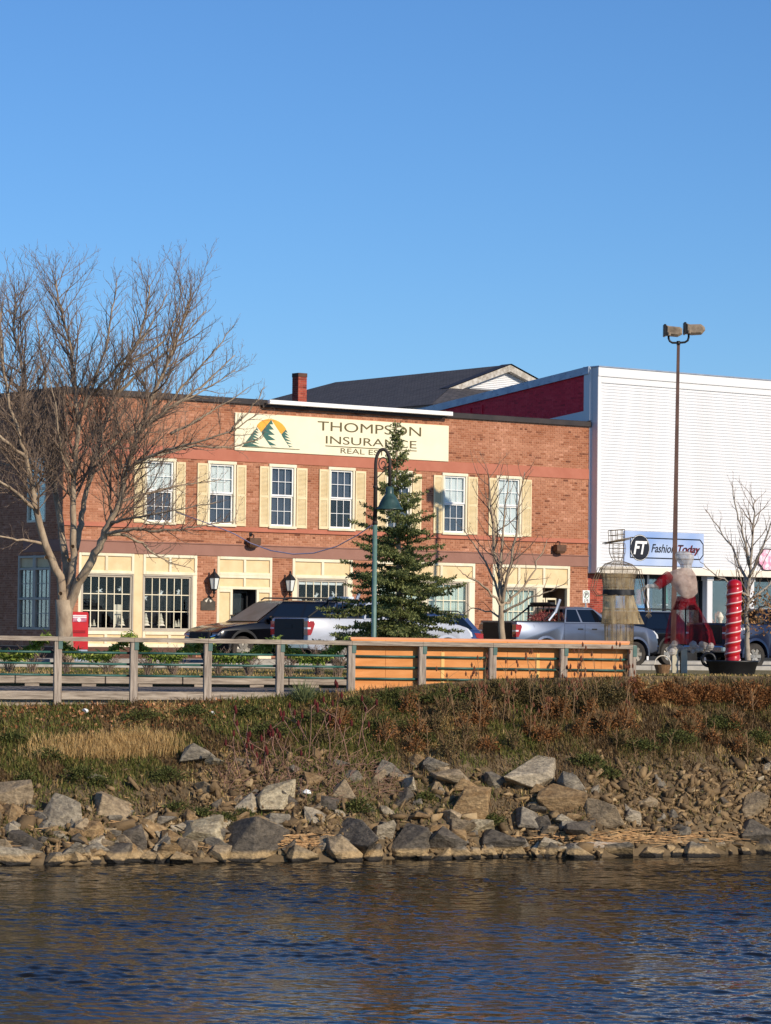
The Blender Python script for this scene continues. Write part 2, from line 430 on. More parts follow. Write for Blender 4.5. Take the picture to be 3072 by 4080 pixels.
# ------------------------------------------------------------------ facade frame (shared by the two fronts on the street)
FD = Vector((17430 - 1536, 12000, 0)).normalized()          # along the fronts
FN = Vector((FD.y, -FD.x, 0))                               # out of the fronts
FR = Vector((7.35, 109.0, 0))
FRZ = math.atan2(FD.y, FD.x)
FL = 22.06
FA = FR - FD * FL
def FP(px, py, off=0.0):
    p = on_plane(px, py, FA + FN * off, FN); return ((p - FA).dot(FD), p.z)
def fu(px, py=2100, off=0.0): return FP(px, py, off)[0]
def fz(px, py, off=0.0): return FP(px, py, off)[1]
def LPT(px, py):
    p = on_plane(px, py, FA, FD); return ((p - FA).dot(-FN), p.z)
def frame_at(px, Y_back):
    """u of the pixel column on the plane Y_back behind the front"""
    p = on_plane(px, 2000, FA - FN * Y_back, FN); return (p - FA).dot(FD)

brick_stops = [(0.0, srgb(112, 68, 50)), (0.22, srgb(160, 102, 72)), (0.55, srgb(172, 117, 89)), (0.8, srgb(184, 129, 99)), (1.0, srgb(200, 144, 116))]
m_brick = tone_mat('brick', brick_stops, rough=0.9, noise=0.14, scale=14, bump=0.35, bscale=60, macro=0.38)
m_rbrick = tone_mat('red_brick', [(0.0, srgb(110, 44, 36)), (0.5, srgb(164, 74, 58)), (1.0, srgb(188, 98, 76))], rough=0.9, noise=0.3, scale=9, bump=0.3, bscale=60)
m_mortar = mat('mortar', srgb(216, 164, 132), srgb(230, 182, 150), scale=2.0, rough=0.95, bump=0.2, bscale=80)
m_rmortar = mat('red_wall_mortar', srgb(150, 120, 104), srgb(180, 150, 132), scale=4, rough=0.95)
m_band_up = mat('band_orange_brown', srgb(174, 104, 80), srgb(184, 114, 90), scale=1.5, rough=0.75)
m_band_lo = mat('band_mauve_brown', srgb(144, 102, 86), srgb(154, 111, 95), scale=1.5, rough=0.75)
m_cap = mat('dark_parapet_cap', srgb(42, 36, 36), srgb(58, 50, 48), scale=2, rough=0.6)
m_cream = mat('cream_paint', srgb(224, 210, 176), srgb(240, 230, 202), scale=1.6, stretch=(1, 1, 0.25), rough=0.55)
m_cream2 = mat('pale_yellow_panel', srgb(218, 190, 142), srgb(232, 206, 160), scale=2, rough=0.6)
m_shut = mat('shutter_yellow', srgb(222, 200, 154), srgb(234, 216, 174), scale=1.5, rough=0.6)
m_white = mat('white_paint', srgb(238, 236, 230), srgb(246, 244, 240), scale=3, rough=0.5)
m_grayfr = mat('taupe_frame', srgb(176, 164, 146), srgb(190, 178, 160), scale=3, rough=0.5)
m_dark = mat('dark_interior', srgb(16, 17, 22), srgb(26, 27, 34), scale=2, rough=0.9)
m_skyback = mat('sky_grey_backing', srgb(62, 68, 84), srgb(78, 84, 100), scale=2, rough=0.9)  # grey-blue sky reflection painted on a flat backing behind upper panes
m_whiteblind = mat('white_blind', srgb(214, 216, 214), srgb(226, 228, 226), scale=2, rough=0.9)
m_paleblind = mat('pale_blind', srgb(180, 196, 188), srgb(206, 216, 206), scale=3, rough=0.9, stretch=(6, 1, 0.3))
m_glass = glass_mat('window_glass', tint=(0.92, 0.94, 0.94, 1), refl=0.45)
m_plinth = mat('brown_plinth', srgb(84, 58, 48), srgb(98, 68, 56), scale=3, rough=0.85)
m_bblack = mat('black_metal', srgb(22, 22, 24), srgb(32, 32, 34), scale=8, rough=0.5)

bld = thing('brick_building', 'two-storey orange brick building with cream storefronts and yellow shutters', 'building', FA, FRZ)

def lay_bricks(u0, u1, z0, z1, holes, course=0.0765, length=0.215, joint=0.011, seed=1):
    rnd = random.Random(seed); out = []
    r = 0; z = z0
    while z + course * 0.6 < z1:
        za, zb = z, min(z + course - joint, z1)
        zm = (za + zb) / 2
        cuts = sorted([(h[0], h[1]) for h in holes if h[2] < zm < h[3]])
        spans = []; a = u0
        for c0, c1 in cuts:
            if c0 > a: spans.append((a, min(c0, u1)))
            a = max(a, c1)
        if a < u1: spans.append((a, u1))
        ph = (length / 2 if r % 2 else 0.0)
        header = (r % 6 == 5)
        ln = length / 2 if header else length
        for s0, s1 in spans:
            k = math.floor((s0 - ph) / ln)
            x = ph + k * ln
            while x < s1:
                xa, xb = max(x, s0), min(x + ln - joint, s1)
                if xb - xa > 0.03:
                    out.append((xa, xb, za, zb))
                x += ln
        z += course; r += 1
    return out

def wall_cells(u0, u1, z0, z1, holes):
    us = sorted({u0, u1, *[min(max(h[i], u0), u1) for h in holes for i in (0, 1)]})
    zs = sorted({z0, z1, *[min(max(h[i], z0), z1) for h in holes for i in (2, 3)]})
    for a, b in zip(us[:-1], us[1:]):
        for c, d in zip(zs[:-1], zs[1:]):
            um, zm = (a + b) / 2, (c + d) / 2
            if not any(h[0] < um < h[1] and h[2] < zm < h[3] for h in holes):
                yield a, b, c, d

# --- levels (metres) read off the front
zc = lambda l: sum(fz(*p) for p in l) / len(l)
Z_CAPT = zc([(250, 1538), (2357, 1682)]); Z_CAPB = zc([(252, 1565), (2355, 1703)])
Z_UB_T = zc([(251, 1762), (2341, 1864)]); Z_UB_B = zc([(1180, 1855), (2340, 1907)])
Z_SB_B = zc([(1060, 2119.5), (2340, 2162)])
Z_LB_T = zc([(1000, 2172), (2340, 2214)]); Z_LB_B = zc([(312, 2201), (1165, 2223), (2338, 2258)])
Z_WT = zc([(1070, 1849.5), (1306, 1861.5), (1976, 1895.5)]); Z_WB = zc([(1070, 2101.5), (1408, 2113.6), (1976, 2138)])
Z_SB_T = Z_WB - 0.01
Z_CREAM = zc([(327, 2577.5), (745, 2580.5)])
Z_SIGN_T = zc([(932, 1646), (1783, 1694.7)]); Z_SIGN_B = zc([(932, 1795), (1783, 1838.4)])
U_SIGN = (fu(931.6, 1720), fu(1783, 1766))
UPW = [(573, 696, 531, 733), (825, 936, 783, 975), (1069.6, 1175.5, 1031.5, 1218.5), (1306.4, 1410.5, 1269, 1452), (1536, 1638, 1500, 1674), (1760.5, 1859, 1725, 1898), (1976, 2075, 1945, 2113)]
UPW = [(fu(a, 1980), fu(b, 1980), fu(c, 1980), fu(d, 1980)) for a, b, c, d in UPW]
GROUPS = [(312, 784), (864, 1083), (1164, 1404), (1488, 1892), (1962, 2270)]
GROUPS = [(fu(a, 2300), fu(b, 2300)) for a, b in GROUPS]
Z_BASE = 0.10

holes = [(a + 0.02, b - 0.02, Z_WB + 0.02, Z_WT - 0.02) for a, b, c, d in UPW]
gholes = [(a, b, Z_BASE, Z_LB_B) for a, b in GROUPS]
w = MB()
for a, b2, c, d in wall_cells(0, FL, Z_BASE, Z_CAPB, holes + gholes):
    w.poly([(a, 0, c), (b2, 0, c), (b2, 0, d), (a, 0, d)])
for h in holes:
    a, b2, c, d = h
    w.poly([(a, 0, c), (a, 0, d), (a, 0.12, d), (a, 0.12, c)]); w.poly([(b2, 0, d), (b2, 0, c), (b2, 0.12, c), (b2, 0.12, d)])
    w.poly([(a, 0, d), (b2, 0, d), (b2, 0.12, d), (a, 0.12, d)]); w.poly([(a, 0, c), (a, 0.12, c), (b2, 0.12, c), (b2, 0, c)])
for a, b2 in GROUPS:
    for uu in (a, b2):
        w.poly([(uu, 0, Z_BASE), (uu, 0.5, Z_BASE), (uu, 0.5, Z_LB_B), (uu, 0, Z_LB_B)])
    w.poly([(a, 0, Z_LB_B), (b2, 0, Z_LB_B), (b2, 0.5, Z_LB_B), (a, 0.5, Z_LB_B)])
fwall = w.build('front_wall', m_mortar, bld)
# bricks of the front
bands = [(0, FL, Z_UB_B, Z_UB_T), (0, FL, Z_SB_B, Z_SB_T), (0, FL, Z_LB_B, Z_LB_T)]
shut = []
for a, b2, c, d in UPW: shut.append((a, b2, Z_WB, Z_WT))
bl = lay_bricks(0.0, FL, Z_BASE, Z_CAPB, shut + gholes + bands + [(U_SIGN[0], U_SIGN[1], Z_SIGN_B, Z_SIGN_T)], seed=4)
def blotch(u, z):
    return 0.10 * math.sin(0.9 * u + 1.3 * z) + 0.08 * math.sin(2.3 * u - 1.9 * z + 1) + 0.06 * math.sin(5.1 * z)
ind = sorted(range(len(bl)), key=lambda i: (bl[i][0] > 2.0, -bl[i][2]))[:300]
ind = set(ind)
bm_ = MB(); brk_mesh = {}
for i, (a, b2, c, d) in enumerate(bl):
    tone = min(1, max(0, 0.52 + RND.gauss(0, 0.16) + 1.0 * blotch(a, c)))
    if RND.random() < 0.06: tone = RND.uniform(0.02, 0.25)
    y = -0.010 - RND.random() * 0.004
    if i in ind:
        key = (round(b2 - a, 2), int(tone * 5))
        if key not in brk_mesh:
            q = MB(); L = b2 - a; H = d - c
            q.cbox(0, L, -0.013, 0.002, 0, H, 0.003, tone=tone)
            o = q.build('brick', m_brick, fwall); brk_mesh[key] = o.data
        else:
            o = link('brick', brk_mesh[key], fwall)
        o.location = (a, RND.uniform(-0.002, 0.001), c)
    else:
        bm_.box(a, b2, y, 0.0, c, d, tone=tone, skip=('back',))
stuff(bm_.build('brick_courses', m_brick, fwall))

# bands, parapet cap
def part_box(name, m, parent, x0, x1, y0, y1, z0, z1, c=0.008):
    q = MB(); q.cbox(x0, x1, y0, y1, z0, z1, c); return q.build(name, m, parent)
part_box('upper_band', m_band_up, bld, -0.03, FL - 0.01, -0.035, 0.0, Z_UB_B, Z_UB_T)
part_box('sill_band', m_band_up, bld, -0.03, FL - 0.012, -0.035, 0.0, Z_SB_B, Z_SB_T)
part_box('sill_band', m_band_up, bld, -0.04, FL - 0.014, -0.07, 0.0, Z_SB_B - 0.025, Z_SB_B + 0.02)
part_box('lower_band', m_band_lo, bld, -0.03, FL - 0.01, -0.045, 0.0, Z_LB_B, Z_LB_T)
part_box('lower_band', m_band_lo, bld, -0.05, FL - 0.012, -0.075, 0.0, Z_LB_T - 0.03, Z_LB_T + 0.012)
part_box('parapet_cap', m_cap, bld, -0.10, FL + 0.03, -0.10, 0.35, Z_CAPB, Z_CAPT, 0.02)
u0 = fu(1047, 1610); u1 = fu(1776, 1650)
zb = zc([(1048, 1612), (1776, 1659)]); zt = zc([(1048, 1600), (1776, 1643)])
q = MB(); q.cbox(u0, u1, -0.42, -0.28, zb, zt + 0.02, 0.01)
lb = q.build('sign_light_bar', m_white, bld)
q = MB()
for k in range(6):
    uu = u0 + 0.3 + k * (u1 - u0 - 0.6) / 5
    q.tube([(uu, -0.3, zb + 0.06), (uu, 0.02, zb - 0.05)], 0.02, 6); q.tube([(uu, -0.34, zt), (uu, -0.34, zt + 0.07)], 0.025, 6)
q.build('bracket', m_bblack, lb)
# corbelled dark soffit under the bar
part_box('soffit_board', m_cap, bld, u0 - 0.1, u1 - 0.25, -0.14, -0.02, Z_CAPB - 0.05, Z_CAPB + 0.02)

# --- side wall (in shade)
SV = 13.0
sv0, sz0 = LPT(200, 2510); sv1, sz1 = LPT(75, 2214)
tv0, tz0 = LPT(182, 2080); tv1, tz1 = LPT(112, 1825)
sholes = [(sv0, sv1, sz0, sz1), (tv0, tv1, tz0, tz1)]
w = MB()
for a, b2, c, d in wall_cells(0, SV, Z_BASE, Z_CAPB, sholes):
    w.poly([(0, b2, c), (0, a, c), (0, a, d), (0, b2, d)])
for a, b2, c, d in sholes:
    for vv in (a, b2):
        w.poly([(0, vv, c), (0.15, vv, c), (0.15, vv, d), (0, vv, d)])
    w.poly([(0, a, d), (0, b2, d), (0.15, b2, d), (0.15, a, d)]); w.poly([(0, a, c), (0, b2, c), (0.15, b2, c), (0.15, a, c)])
swall = w.build('side_wall', m_mortar, bld)
sbands = [(0, SV, Z_UB_B + 0.02, Z_UB_T), (0, SV, Z_SB_B, Z_SB_T)]
bl = lay_bricks(0.0, 6.0, Z_BASE, Z_CAPB, sholes + [(0, 2.4, Z_LB_B, Z_LB_T), (0, 0.45, Z_UB_B, Z_UB_T), (0, 6, Z_BASE, Z_BASE + 0.35)], seed=9)
q = MB()
for a, b2, c, d in bl:
    tone = min(1, max(0, 0.62 + RND.gauss(0, 0.16)))  # same brick toned lighter to lift the shade on this wall
    q.box(-0.008 - RND.random() * 0.012, 0, a, b2, c, d, tone=tone, skip=('right',))
stuff(q.build('brick_courses', m_brick, swall))
part_box('side_band', m_band_lo, bld, -0.05, 0.0, 0.0, 2.4, Z_LB_B, Z_LB_T)
part_box('side_band', m_band_up, bld, -0.035, 0.0, 0.0, 0.42, Z_UB_B, Z_UB_T)
part_box('parapet_cap', m_cap, bld, -0.12, 0.3, 0.36, SV, Z_CAPB, Z_CAPT, 0.02)
part_box('plinth', m_plinth, bld, -0.06, 0.0, 0.0, SV, 0.02, Z_BASE + 0.35)
# body: back, roof
w = MB()
w.poly([(0, SV, Z_BASE), (0, SV, Z_CAPB), (FL, SV, Z_CAPB), (FL, SV, Z_BASE)])
w.poly([(0, 0.3, Z_CAPB - 0.5), (FL, 0.3, Z_CAPB - 0.5), (FL, SV, Z_CAPB - 0.6), (0, SV, Z_CAPB - 0.6)])
w.poly([(0.3, 0.35, Z_CAPB - 0.5), (0.3, 0.35, Z_CAPT - 0.02), (FL, 0.35, Z_CAPT - 0.02), (FL, 0.35, Z_CAPB - 0.5)])
w.build('roof', m_cap, bld)
part_box('plinth', m_plinth, bld, -0.05, FL, -0.02, 0.55, 0.02, Z_BASE + 0.05)
for _k in (0, 2, 3):
    part_box('plinth', m_plinth, bld, GROUPS[_k][0] + 0.002, GROUPS[_k][1] - 0.002, -0.015, 0.5, Z_BASE + 0.051, Z_CREAM - 0.003)

# --- windows
def pane_obj(parent, w_, h_, x, y, z, cache={}, m=None, side=False):
    key = (round(w_, 3), round(h_, 3), (m or m_glass).name, side)
    if key not in cache:
        q = MB()
        if side: q.box(-0.004, 0.0, 0, w_, 0, h_)
        else: q.box(0, w_, 0, 0.004, 0, h_)
        o = q.build('pane', m or m_glass, parent); cache[key] = o.data
    else:
        o = link('pane', cache[key], parent)
    o.location = (x, y, z); return o

def sash_window(u0, u1, z0, z1, backing_top, backing_bot, cols=3, split=0.51):
    cw = 0.085
    q = MB()
    q.cbox(u0, u0 + cw, -0.06, 0.10, z0, z1); q.cbox(u1 - cw, u1, -0.06, 0.10, z0, z1)
    q.cbox(u0 - 0.02, u1 + 0.02, -0.07, 0.10, z1 - 0.09, z1 + 0.015); q.cbox(u0 - 0.02, u1 + 0.02, -0.10, 0.10, z0 - 0.02, z0 + 0.07)
    wobj = q.build('window', m_cream, bld)
    a, b2, c, d = u0 + cw, u1 - cw, z0 + 0.07, z1 - 0.09
    s = 0.05; mid = c + (d - c) * split
    q = MB(); mu = 0.017
    for zz0, zz1, y in ((c, mid, 0.055), (mid, d, 0.015)):
        q.box(a, a + s, y - 0.025, y + 0.02, zz0, zz1); q.box(b2 - s, b2, y - 0.025, y + 0.02, zz0, zz1)
        q.box(a + s, b2 - s, y - 0.024, y + 0.019, zz0, zz0 + s); q.box(a + s, b2 - s, y - 0.024, y + 0.019, zz1 - s, zz1)
        ga, gb, gc, gd = a + s, b2 - s, zz0 + s, zz1 - s
        pw = (gb - ga) / cols; ph = (gd - gc) / 2
        for k in range(1, cols): q.box(ga + k * pw - mu / 2, ga + k * pw + mu / 2, y - 0.012, y + 0.008, gc, gd)
        q.box(ga, gb, y - 0.011, y + 0.007, gc + ph - mu / 2, gc + ph + mu / 2)
        for k in range(cols):
            for j in range(2):
                pane_obj(wobj, pw - 0.018, ph - 0.018, ga + k * pw + 0.009, y - 0.003, gc + j * ph + 0.009)
    q.build('sash', m_white, wobj)
    q = MB(); q.box(a, b2, 0.085, 0.10, mid, d); q.build('blind_backing', backing_top, wobj)
    q = MB(); q.box(a, b2, 0.10, 0.115, c, mid); q.build('blind_backing', backing_bot, wobj)
    return wobj
def shutter(u0, u1, z0, z1):
    q = MB(); f = 0.055
    q.box(u0, u0 + f, -0.055, -0.015, z0, z1); q.box(u1 - f, u1, -0.055, -0.015, z0, z1)
    zm = z0 + (z1 - z0) * 0.48
    for a, b2 in ((z0, z0 + 0.09), (zm, zm + 0.08), (z1 - 0.08, z1)):
        q.box(u0 + f, u1 - f, -0.053, -0.017, a, b2)
    for a, b2 in ((z0 + 0.09, zm), (zm + 0.08, z1 - 0.08)):
        n = int((b2 - a) / 0.042)
        for k in range(n):
            zz = a + (k + 0.5) * (b2 - a) / n
            q.poly([(u0 + f, -0.05, zz - 0.018), (u1 - f, -0.05, zz - 0.018), (u1 - f, -0.022, zz + 0.022), (u0 + f, -0.022, zz + 0.022)])
    q.box(u0 + 0.02, u1 - 0.02, -0.018, -0.014, z0 + 0.02, z1 - 0.02)
    return q.build('shutter', m_shut, bld)
wb = [(m_whiteblind, m_skyback), (m_whiteblind, m_skyback), (m_skyback, m_skyback), (m_skyback, m_dark), (m_skyback, m_skyback), (m_whiteblind, m_skyback), (m_whiteblind, m_whiteblind)]
for (a, b2, c, d), (bt, bb) in zip(UPW, wb):
    sash_window(a, b2, Z_WB, Z_WT, bt, bb)
    dz = 0.08
    shutter(c, a - 0.012, Z_WB + 0.02, Z_WT - dz); shutter(b2 + 0.03, d + 0.02, Z_WB + 0.02, Z_WT - dz)

# --- storefronts: cream frames, yellow panels, many-paned windows
def rails(q, u0, u1, z0, z1, w_, y0=-0.03, y1=0.06):
    q.cbox(u0, u0 + w_, y0, y1, z0, z1); q.cbox(u1 - w_, u1, y0, y1, z0, z1)
    q.cbox(u0 + w_, u1 - w_, y0 - 0.003, y1, z1 - w_, z1); q.cbox(u0 + w_, u1 - w_, y0 - 0.003, y1, z0, z0 + w_)
def panelled(u0, u1, z0, z1, nu, fw=0.09, parent=None):
    """yellow panels between cream rails"""
    q = MB(); rails(q, u0, u1, z0, z1, fw)
    st = (u1 - u0 - fw) / nu
    for k in range(1, nu):
        q.cbox(u0 + k * st, u0 + k * st + fw, -0.03, 0.06, z0 + fw, z1 - fw)
    q.build('panel_frame', m_cream, parent)
    for k in range(nu):
        q = MB(); q.box(u0 + k * st + fw - 0.01, u0 + (k + 1) * st + 0.01, 0.02, 0.04, z0 + fw - 0.01, z1 - fw + 0.01)
        q.build('panel', m_cream2, parent)
def shop_window(u0, u1, z0, z1, cols, rows, parent, back, mf=None):
    mf = mf or m_grayfr
    q = MB()
    rails(q, u0, u1, z0, z1, 0.05, -0.01, 0.10); rails(q, u0 + 0.05, u1 - 0.05, z0 + 0.05, z1 - 0.05, 0.06, 0.03, 0.10)
    wo = q.build('shop_window', mf, parent)
    a, b2, c, d = u0 + 0.11, u1 - 0.11, z0 + 0.11, z1 - 0.11
    q = MB(); pw = (b2 - a) / cols; ph = (d - c) / rows
    for k in range(1, cols): q.box(a + k * pw - 0.014, a + k * pw + 0.014, 0.05, 0.08, c, d)
    for j in range(1, rows): q.box(a, b2, 0.051, 0.079, c + j * ph - 0.014, c + j * ph + 0.014)
    q.build('muntins', m_cream, wo)
    for k in range(cols):
        for j in range(rows):
            pane_obj(wo, pw - 0.03, ph - 0.03, a + k * pw + 0.015, 0.063, c + j * ph + 0.015)
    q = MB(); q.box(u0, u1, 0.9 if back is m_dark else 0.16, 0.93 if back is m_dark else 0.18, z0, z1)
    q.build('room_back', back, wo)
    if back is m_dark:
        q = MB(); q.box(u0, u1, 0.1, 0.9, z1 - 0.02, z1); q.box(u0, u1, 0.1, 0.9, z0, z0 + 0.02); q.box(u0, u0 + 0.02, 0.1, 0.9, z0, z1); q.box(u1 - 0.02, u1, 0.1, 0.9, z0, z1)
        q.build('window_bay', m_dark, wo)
    return wo, (a, b2, c, d)
m_snow = mat('paper_white', srgb(228, 232, 232), rough=0.9)
m_dtree = mat('card_cream', srgb(220, 210, 190), rough=0.9)
def snowflake(parent, u, z, r, rnd):
    q = MB()
    for k in range(5):
        a = k * 1.257 + rnd.random(); rr = r * rnd.uniform(0.6, 1.0)
        q.tube([(u, 0.14, z), (u + rr * math.cos(a), 0.14, z + rr * math.sin(a))], [0.03, 0.012], 4)
        q.lathe([(0.0, -0.02), (0.035, 0), (0.0, 0.02)], 6, (u + rr * 0.8 * math.cos(a), 0.14, z + rr * 0.8 * math.sin(a)))
    return tag(q.build('paper_snowflake', m_snow, parent))
def cone_tree(parent, u, z, h, m):
    q = MB(); n = 4
    for k in range(n):
        q.lathe([(h * 0.30 * (1 - k / (n + 0.6)), h * (0.12 + 0.2 * k)), (h * 0.12 * (1 - k / n), h * (0.12 + 0.2 * k + 0.24))], 8, (u, 0.16, z))
    q.lathe([(h * 0.05, 0), (h * 0.05, h * 0.15)], 6, (u, 0.16, z))
    return q.build('display_tree', m, parent)

stores = []
ZP = Z_LB_B
ZA1 = zc([(571, 2286), (1190, 2306)])              # top of shop windows
ZA0 = zc([(571, 2516), (520, 2515)])               # bottom
# group A: two windows with a pilaster
a, b2 = GROUPS[0]
sfA = MB(); sfA.box(a, b2, 0.10, 0.12, Z_CREAM, ZA0); sfA.box(a, b2, 0.1, 0.12, ZA1, ZP)
sA = sfA.build('storefront', m_cream, bld)
um0, um1 = fu(532, 2400), fu(568, 2400)
panelled(a, um0, ZA1, ZP, 2, 0.10, sA); panelled(um1, b2, ZA1, ZP, 2, 0.10, sA)
panelled(a, um0, Z_CREAM, ZA0, 2, 0.11, sA); panelled(um1, b2, Z_CREAM, ZA0, 2, 0.11, sA)
q = MB(); q.cbox(um0, um1, 0.0, 0.12, Z_CREAM, ZP); q.build('pilaster', m_cream2, sA)
part_box('jamb', m_cream, sA, a, a + 0.10, -0.02, 0.12, ZA0, ZA1); part_box('jamb', m_cream, sA, b2 - 0.16, b2, -0.02, 0.12, ZA0, ZA1)
rs = random.Random(5)
wo, (ga, gb, gc, gd) = shop_window(a + 0.10, um0, ZA0, ZA1, 6, 3, sA, m_dark)
for fx, fy in ((0.38, 0.72), (0.83, 0.76)): snowflake(wo, ga + fx * (gb - ga), gc + fy * (gd - gc), 0.14, rs)
for fx, h in ((0.2, 0.22), (0.28, 0.25), (0.86, 0.45)): cone_tree(wo, ga + fx * (gb - ga), gc + 0.02, h, m_dtree)
q = MB(); q.cbox(ga + 0.75 * (gb - ga), ga + 0.93 * (gb - ga), 0.3, 0.32, gc, gc + 0.75); q.lathe([(0.0, -0.01), (0.17, -0.01), (0.17, 0.01), (0.0, 0.01)], 20, (0, 0, 0)); 
q.build('display_board', m_dtree, wo)
wo, (ga, gb, gc, gd) = shop_window(um1, b2 - 0.16, ZA0, ZA1, 6, 3, sA, m_dark)
for fx, fy in ((0.05, 0.6), (0.4, 0.68), (0.8, 0.73)): snowflake(wo, ga + fx * (gb - ga), gc + fy * (gd - gc), 0.14, rs)
for fx, h in ((0.07, 0.5), (0.41, 0.5), (0.75, 0.25), (0.82, 0.3)): cone_tree(wo, ga + fx * (gb - ga), gc + 0.02, h, m_dtree)
# group B: the door
a, b2 = GROUPS[1]
sB = MB(); sB.box(a, b2, 0.10, 0.12, fz(940, 2345), ZP); sB = sB.build('storefront', m_cream, bld)
zb1 = fz(940, 2293); zb2 = fz(940, 2348); zb0 = Z_BASE
panelled(a, b2, zb1, ZP, 2, 0.10, sB); panelled(a, b2, zb2, zb1, 2, 0.09, sB)
du0, du1 = fu(925, 2450), fu(1020, 2450)
panelled(a, du0, zb0, zb2, 1, 0.10, sB); panelled(du1, b2, zb0, zb2, 1, 0.10, sB)
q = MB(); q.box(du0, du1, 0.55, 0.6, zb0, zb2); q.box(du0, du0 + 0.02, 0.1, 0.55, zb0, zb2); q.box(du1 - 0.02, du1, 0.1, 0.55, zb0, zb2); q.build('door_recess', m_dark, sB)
q = MB(); rails(q, du0 + 0.03, du1 - 0.03, zb0, zb2 - 0.03, 0.09, 0.40, 0.46); dr = q.build('door', m_bblack, sB)
pane_obj(dr, du1 - du0 - 0.24, zb2 - zb0 - 0.22, du0 + 0.12, 0.43, zb0 + 0.09)
q = MB(); q.tube([(du0 + 0.16, 0.37, 1.0), (du0 + 0.16, 0.37, 1.35)], 0.015, 8); q.build('handle', m_grayfr, dr)
# group C: window
a, b2 = GROUPS[2]
sC = MB(); sC.box(a, b2, 0.10, 0.12, ZA1, ZP); sC.box(a, b2, 0.10, 0.12, Z_CREAM, ZA0); sC = sC.build('storefront', m_cream, bld)
panelled(a, b2, ZA1, ZP, 2, 0.11, sC); panelled(a, b2, Z_CREAM, ZA0, 2, 0.11, sC)
part_box('jamb', m_cream, sC, a, a + 0.2, -0.02, 0.12, ZA0, ZA1); part_box('jamb', m_cream, sC, b2 - 0.22, b2, -0.02, 0.12, ZA0, ZA1)
wo, (ga, gb, gc, gd) = shop_window(a + 0.2, b2 - 0.22, ZA0, ZA1, 6, 3, sC, m_dark)
for fx, fy in ((0.06, 0.62), (0.42, 0.7), (0.82, 0.74)): snowflake(wo, ga + fx * (gb - ga), gc + fy * (gd - gc), 0.14, rs)
q = MB(); q.box(ga, gb, 0.085, 0.09, gd - 0.10, gd); q.build('blind_backing', m_whiteblind, wo)
# group D: window mostly behind the spruce
a, b2 = GROUPS[3]
sD = MB(); sD.box(a, b2, 0.10, 0.12, ZA1, ZP); sD.box(a, b2, 0.10, 0.12, Z_CREAM, ZA0); sD = sD.build('storefront', m_cream, bld)
panelled(a, b2, ZA1, ZP, 3, 0.11, sD); panelled(a, b2, Z_CREAM, ZA0, 3, 0.11, sD)
part_box('jamb', m_cream, sD, a, a + 0.22, -0.02, 0.12, ZA0, ZA1); part_box('jamb', m_cream, sD, b2 - 0.26, b2, -0.02, 0.12, ZA0, ZA1)
um = (a + b2) / 2
shop_window(a + 0.22, um - 0.1, ZA0, ZA1, 5, 3, sD, m_paleblind); shop_window(um + 0.1, b2 - 0.26, ZA0, ZA1, 5, 3, sD, m_paleblind)
q = MB(); q.cbox(um - 0.1, um + 0.1, -0.02, 0.12, ZA0, ZA1); q.build('pilaster', m_cream, sD)
# group E: window with pale blinds, and a doorway
a, b2 = GROUPS[4]
zE = fz(2200, 2343); zEw = fz(2060, 2328)
sE = MB(); sE.box(a, b2, 0.10, 0.12, zEw, ZP); sE = sE.build('storefront', m_cream, bld)
ud0, ud1 = fu(2161, 2420), fu(2258, 2420)
uw0, uw1 = fu(1998, 2420), fu(2138, 2420)
panelled(a, b2, zE, ZP, 3, 0.11, sE)
for j0, j1 in ((a, uw0), (uw1, ud0), (ud1, b2)): part_box('jamb', m_cream, sE, j0, j1, -0.02, 0.12, Z_BASE, zE)
shop_window(uw0, uw1, ZA0, zE, 6, 2, sE, m_paleblind)
panelled(uw0, uw1, Z_BASE, ZA0, 2, 0.1, sE)
q = MB(); q.box(ud0, ud1, 0.9, 0.95, Z_BASE, zE); q.box(ud0, ud0 + 0.02, 0.12, 0.9, Z_BASE, zE); q.box(ud1 - 0.02, ud1, 0.12, 0.9, Z_BASE, zE); q.build('door_recess', mat('recess_brown', srgb(92, 74, 58), srgb(112, 90, 70), rough=0.9), sE)
for s0, s1 in ((ud0 + 0.03, (ud0 + ud1) / 2 - 0.02), ((ud0 + ud1) / 2 + 0.02, ud1 - 0.03)):
    q = MB(); rails(q, s0, s1, Z_BASE, zE - 0.35, 0.07, 0.5, 0.55); dr = q.build('door', m_cream, sE)
    pane_obj(dr, s1 - s0 - 0.16, zE - 0.35 - Z_BASE - 0.16, s0 + 0.08, 0.52, Z_BASE + 0.08)
# --- side wall windows
q = MB(); f = 0.09
vm = (sv0 + sv1) / 2
for a, b2 in ((sv0, vm), (vm, sv1)):
    q.cbox(-0.03, 0.12, a, a + f, sz0, sz1); q.cbox(-0.03, 0.12, b2 - f, b2, sz0, sz1)
ztr = sz0 + (sz1 - sz0) * 0.80
for z in (sz0, sz0 + (sz1 - sz0) * 0.40, ztr, sz1 - f): q.cbox(-0.025, 0.11, sv0, sv1, z, z + f * 0.9)
wo = q.build('side_window', m_grayfr, bld)
for a, b2 in ((sv0 + f, vm - f), (vm + f, sv1 - f)):
    for c, d in ((sz0 + f, sz0 + (sz1 - sz0) * 0.40), (sz0 + (sz1 - sz0) * 0.40 + f, ztr)):
        pane_obj(wo, b2 - a, d - c, 0.05, a, c, side=True)
        q = MB(); mu = 0.012
        for k in (1, 2): q.box(0.03, 0.055, a + (b2 - a) * k / 3 - mu, a + (b2 - a) * k / 3 + mu, c, d)
        q.box(0.031, 0.054, a, b2, (c + d) / 2 - mu, (c + d) / 2 + mu); q.build('muntins', m_grayfr, wo)
    q = MB(); q.box(0.05, 0.06, a, b2, ztr + f, sz1 - f); q.build('transom_panel', m_cream2, wo)
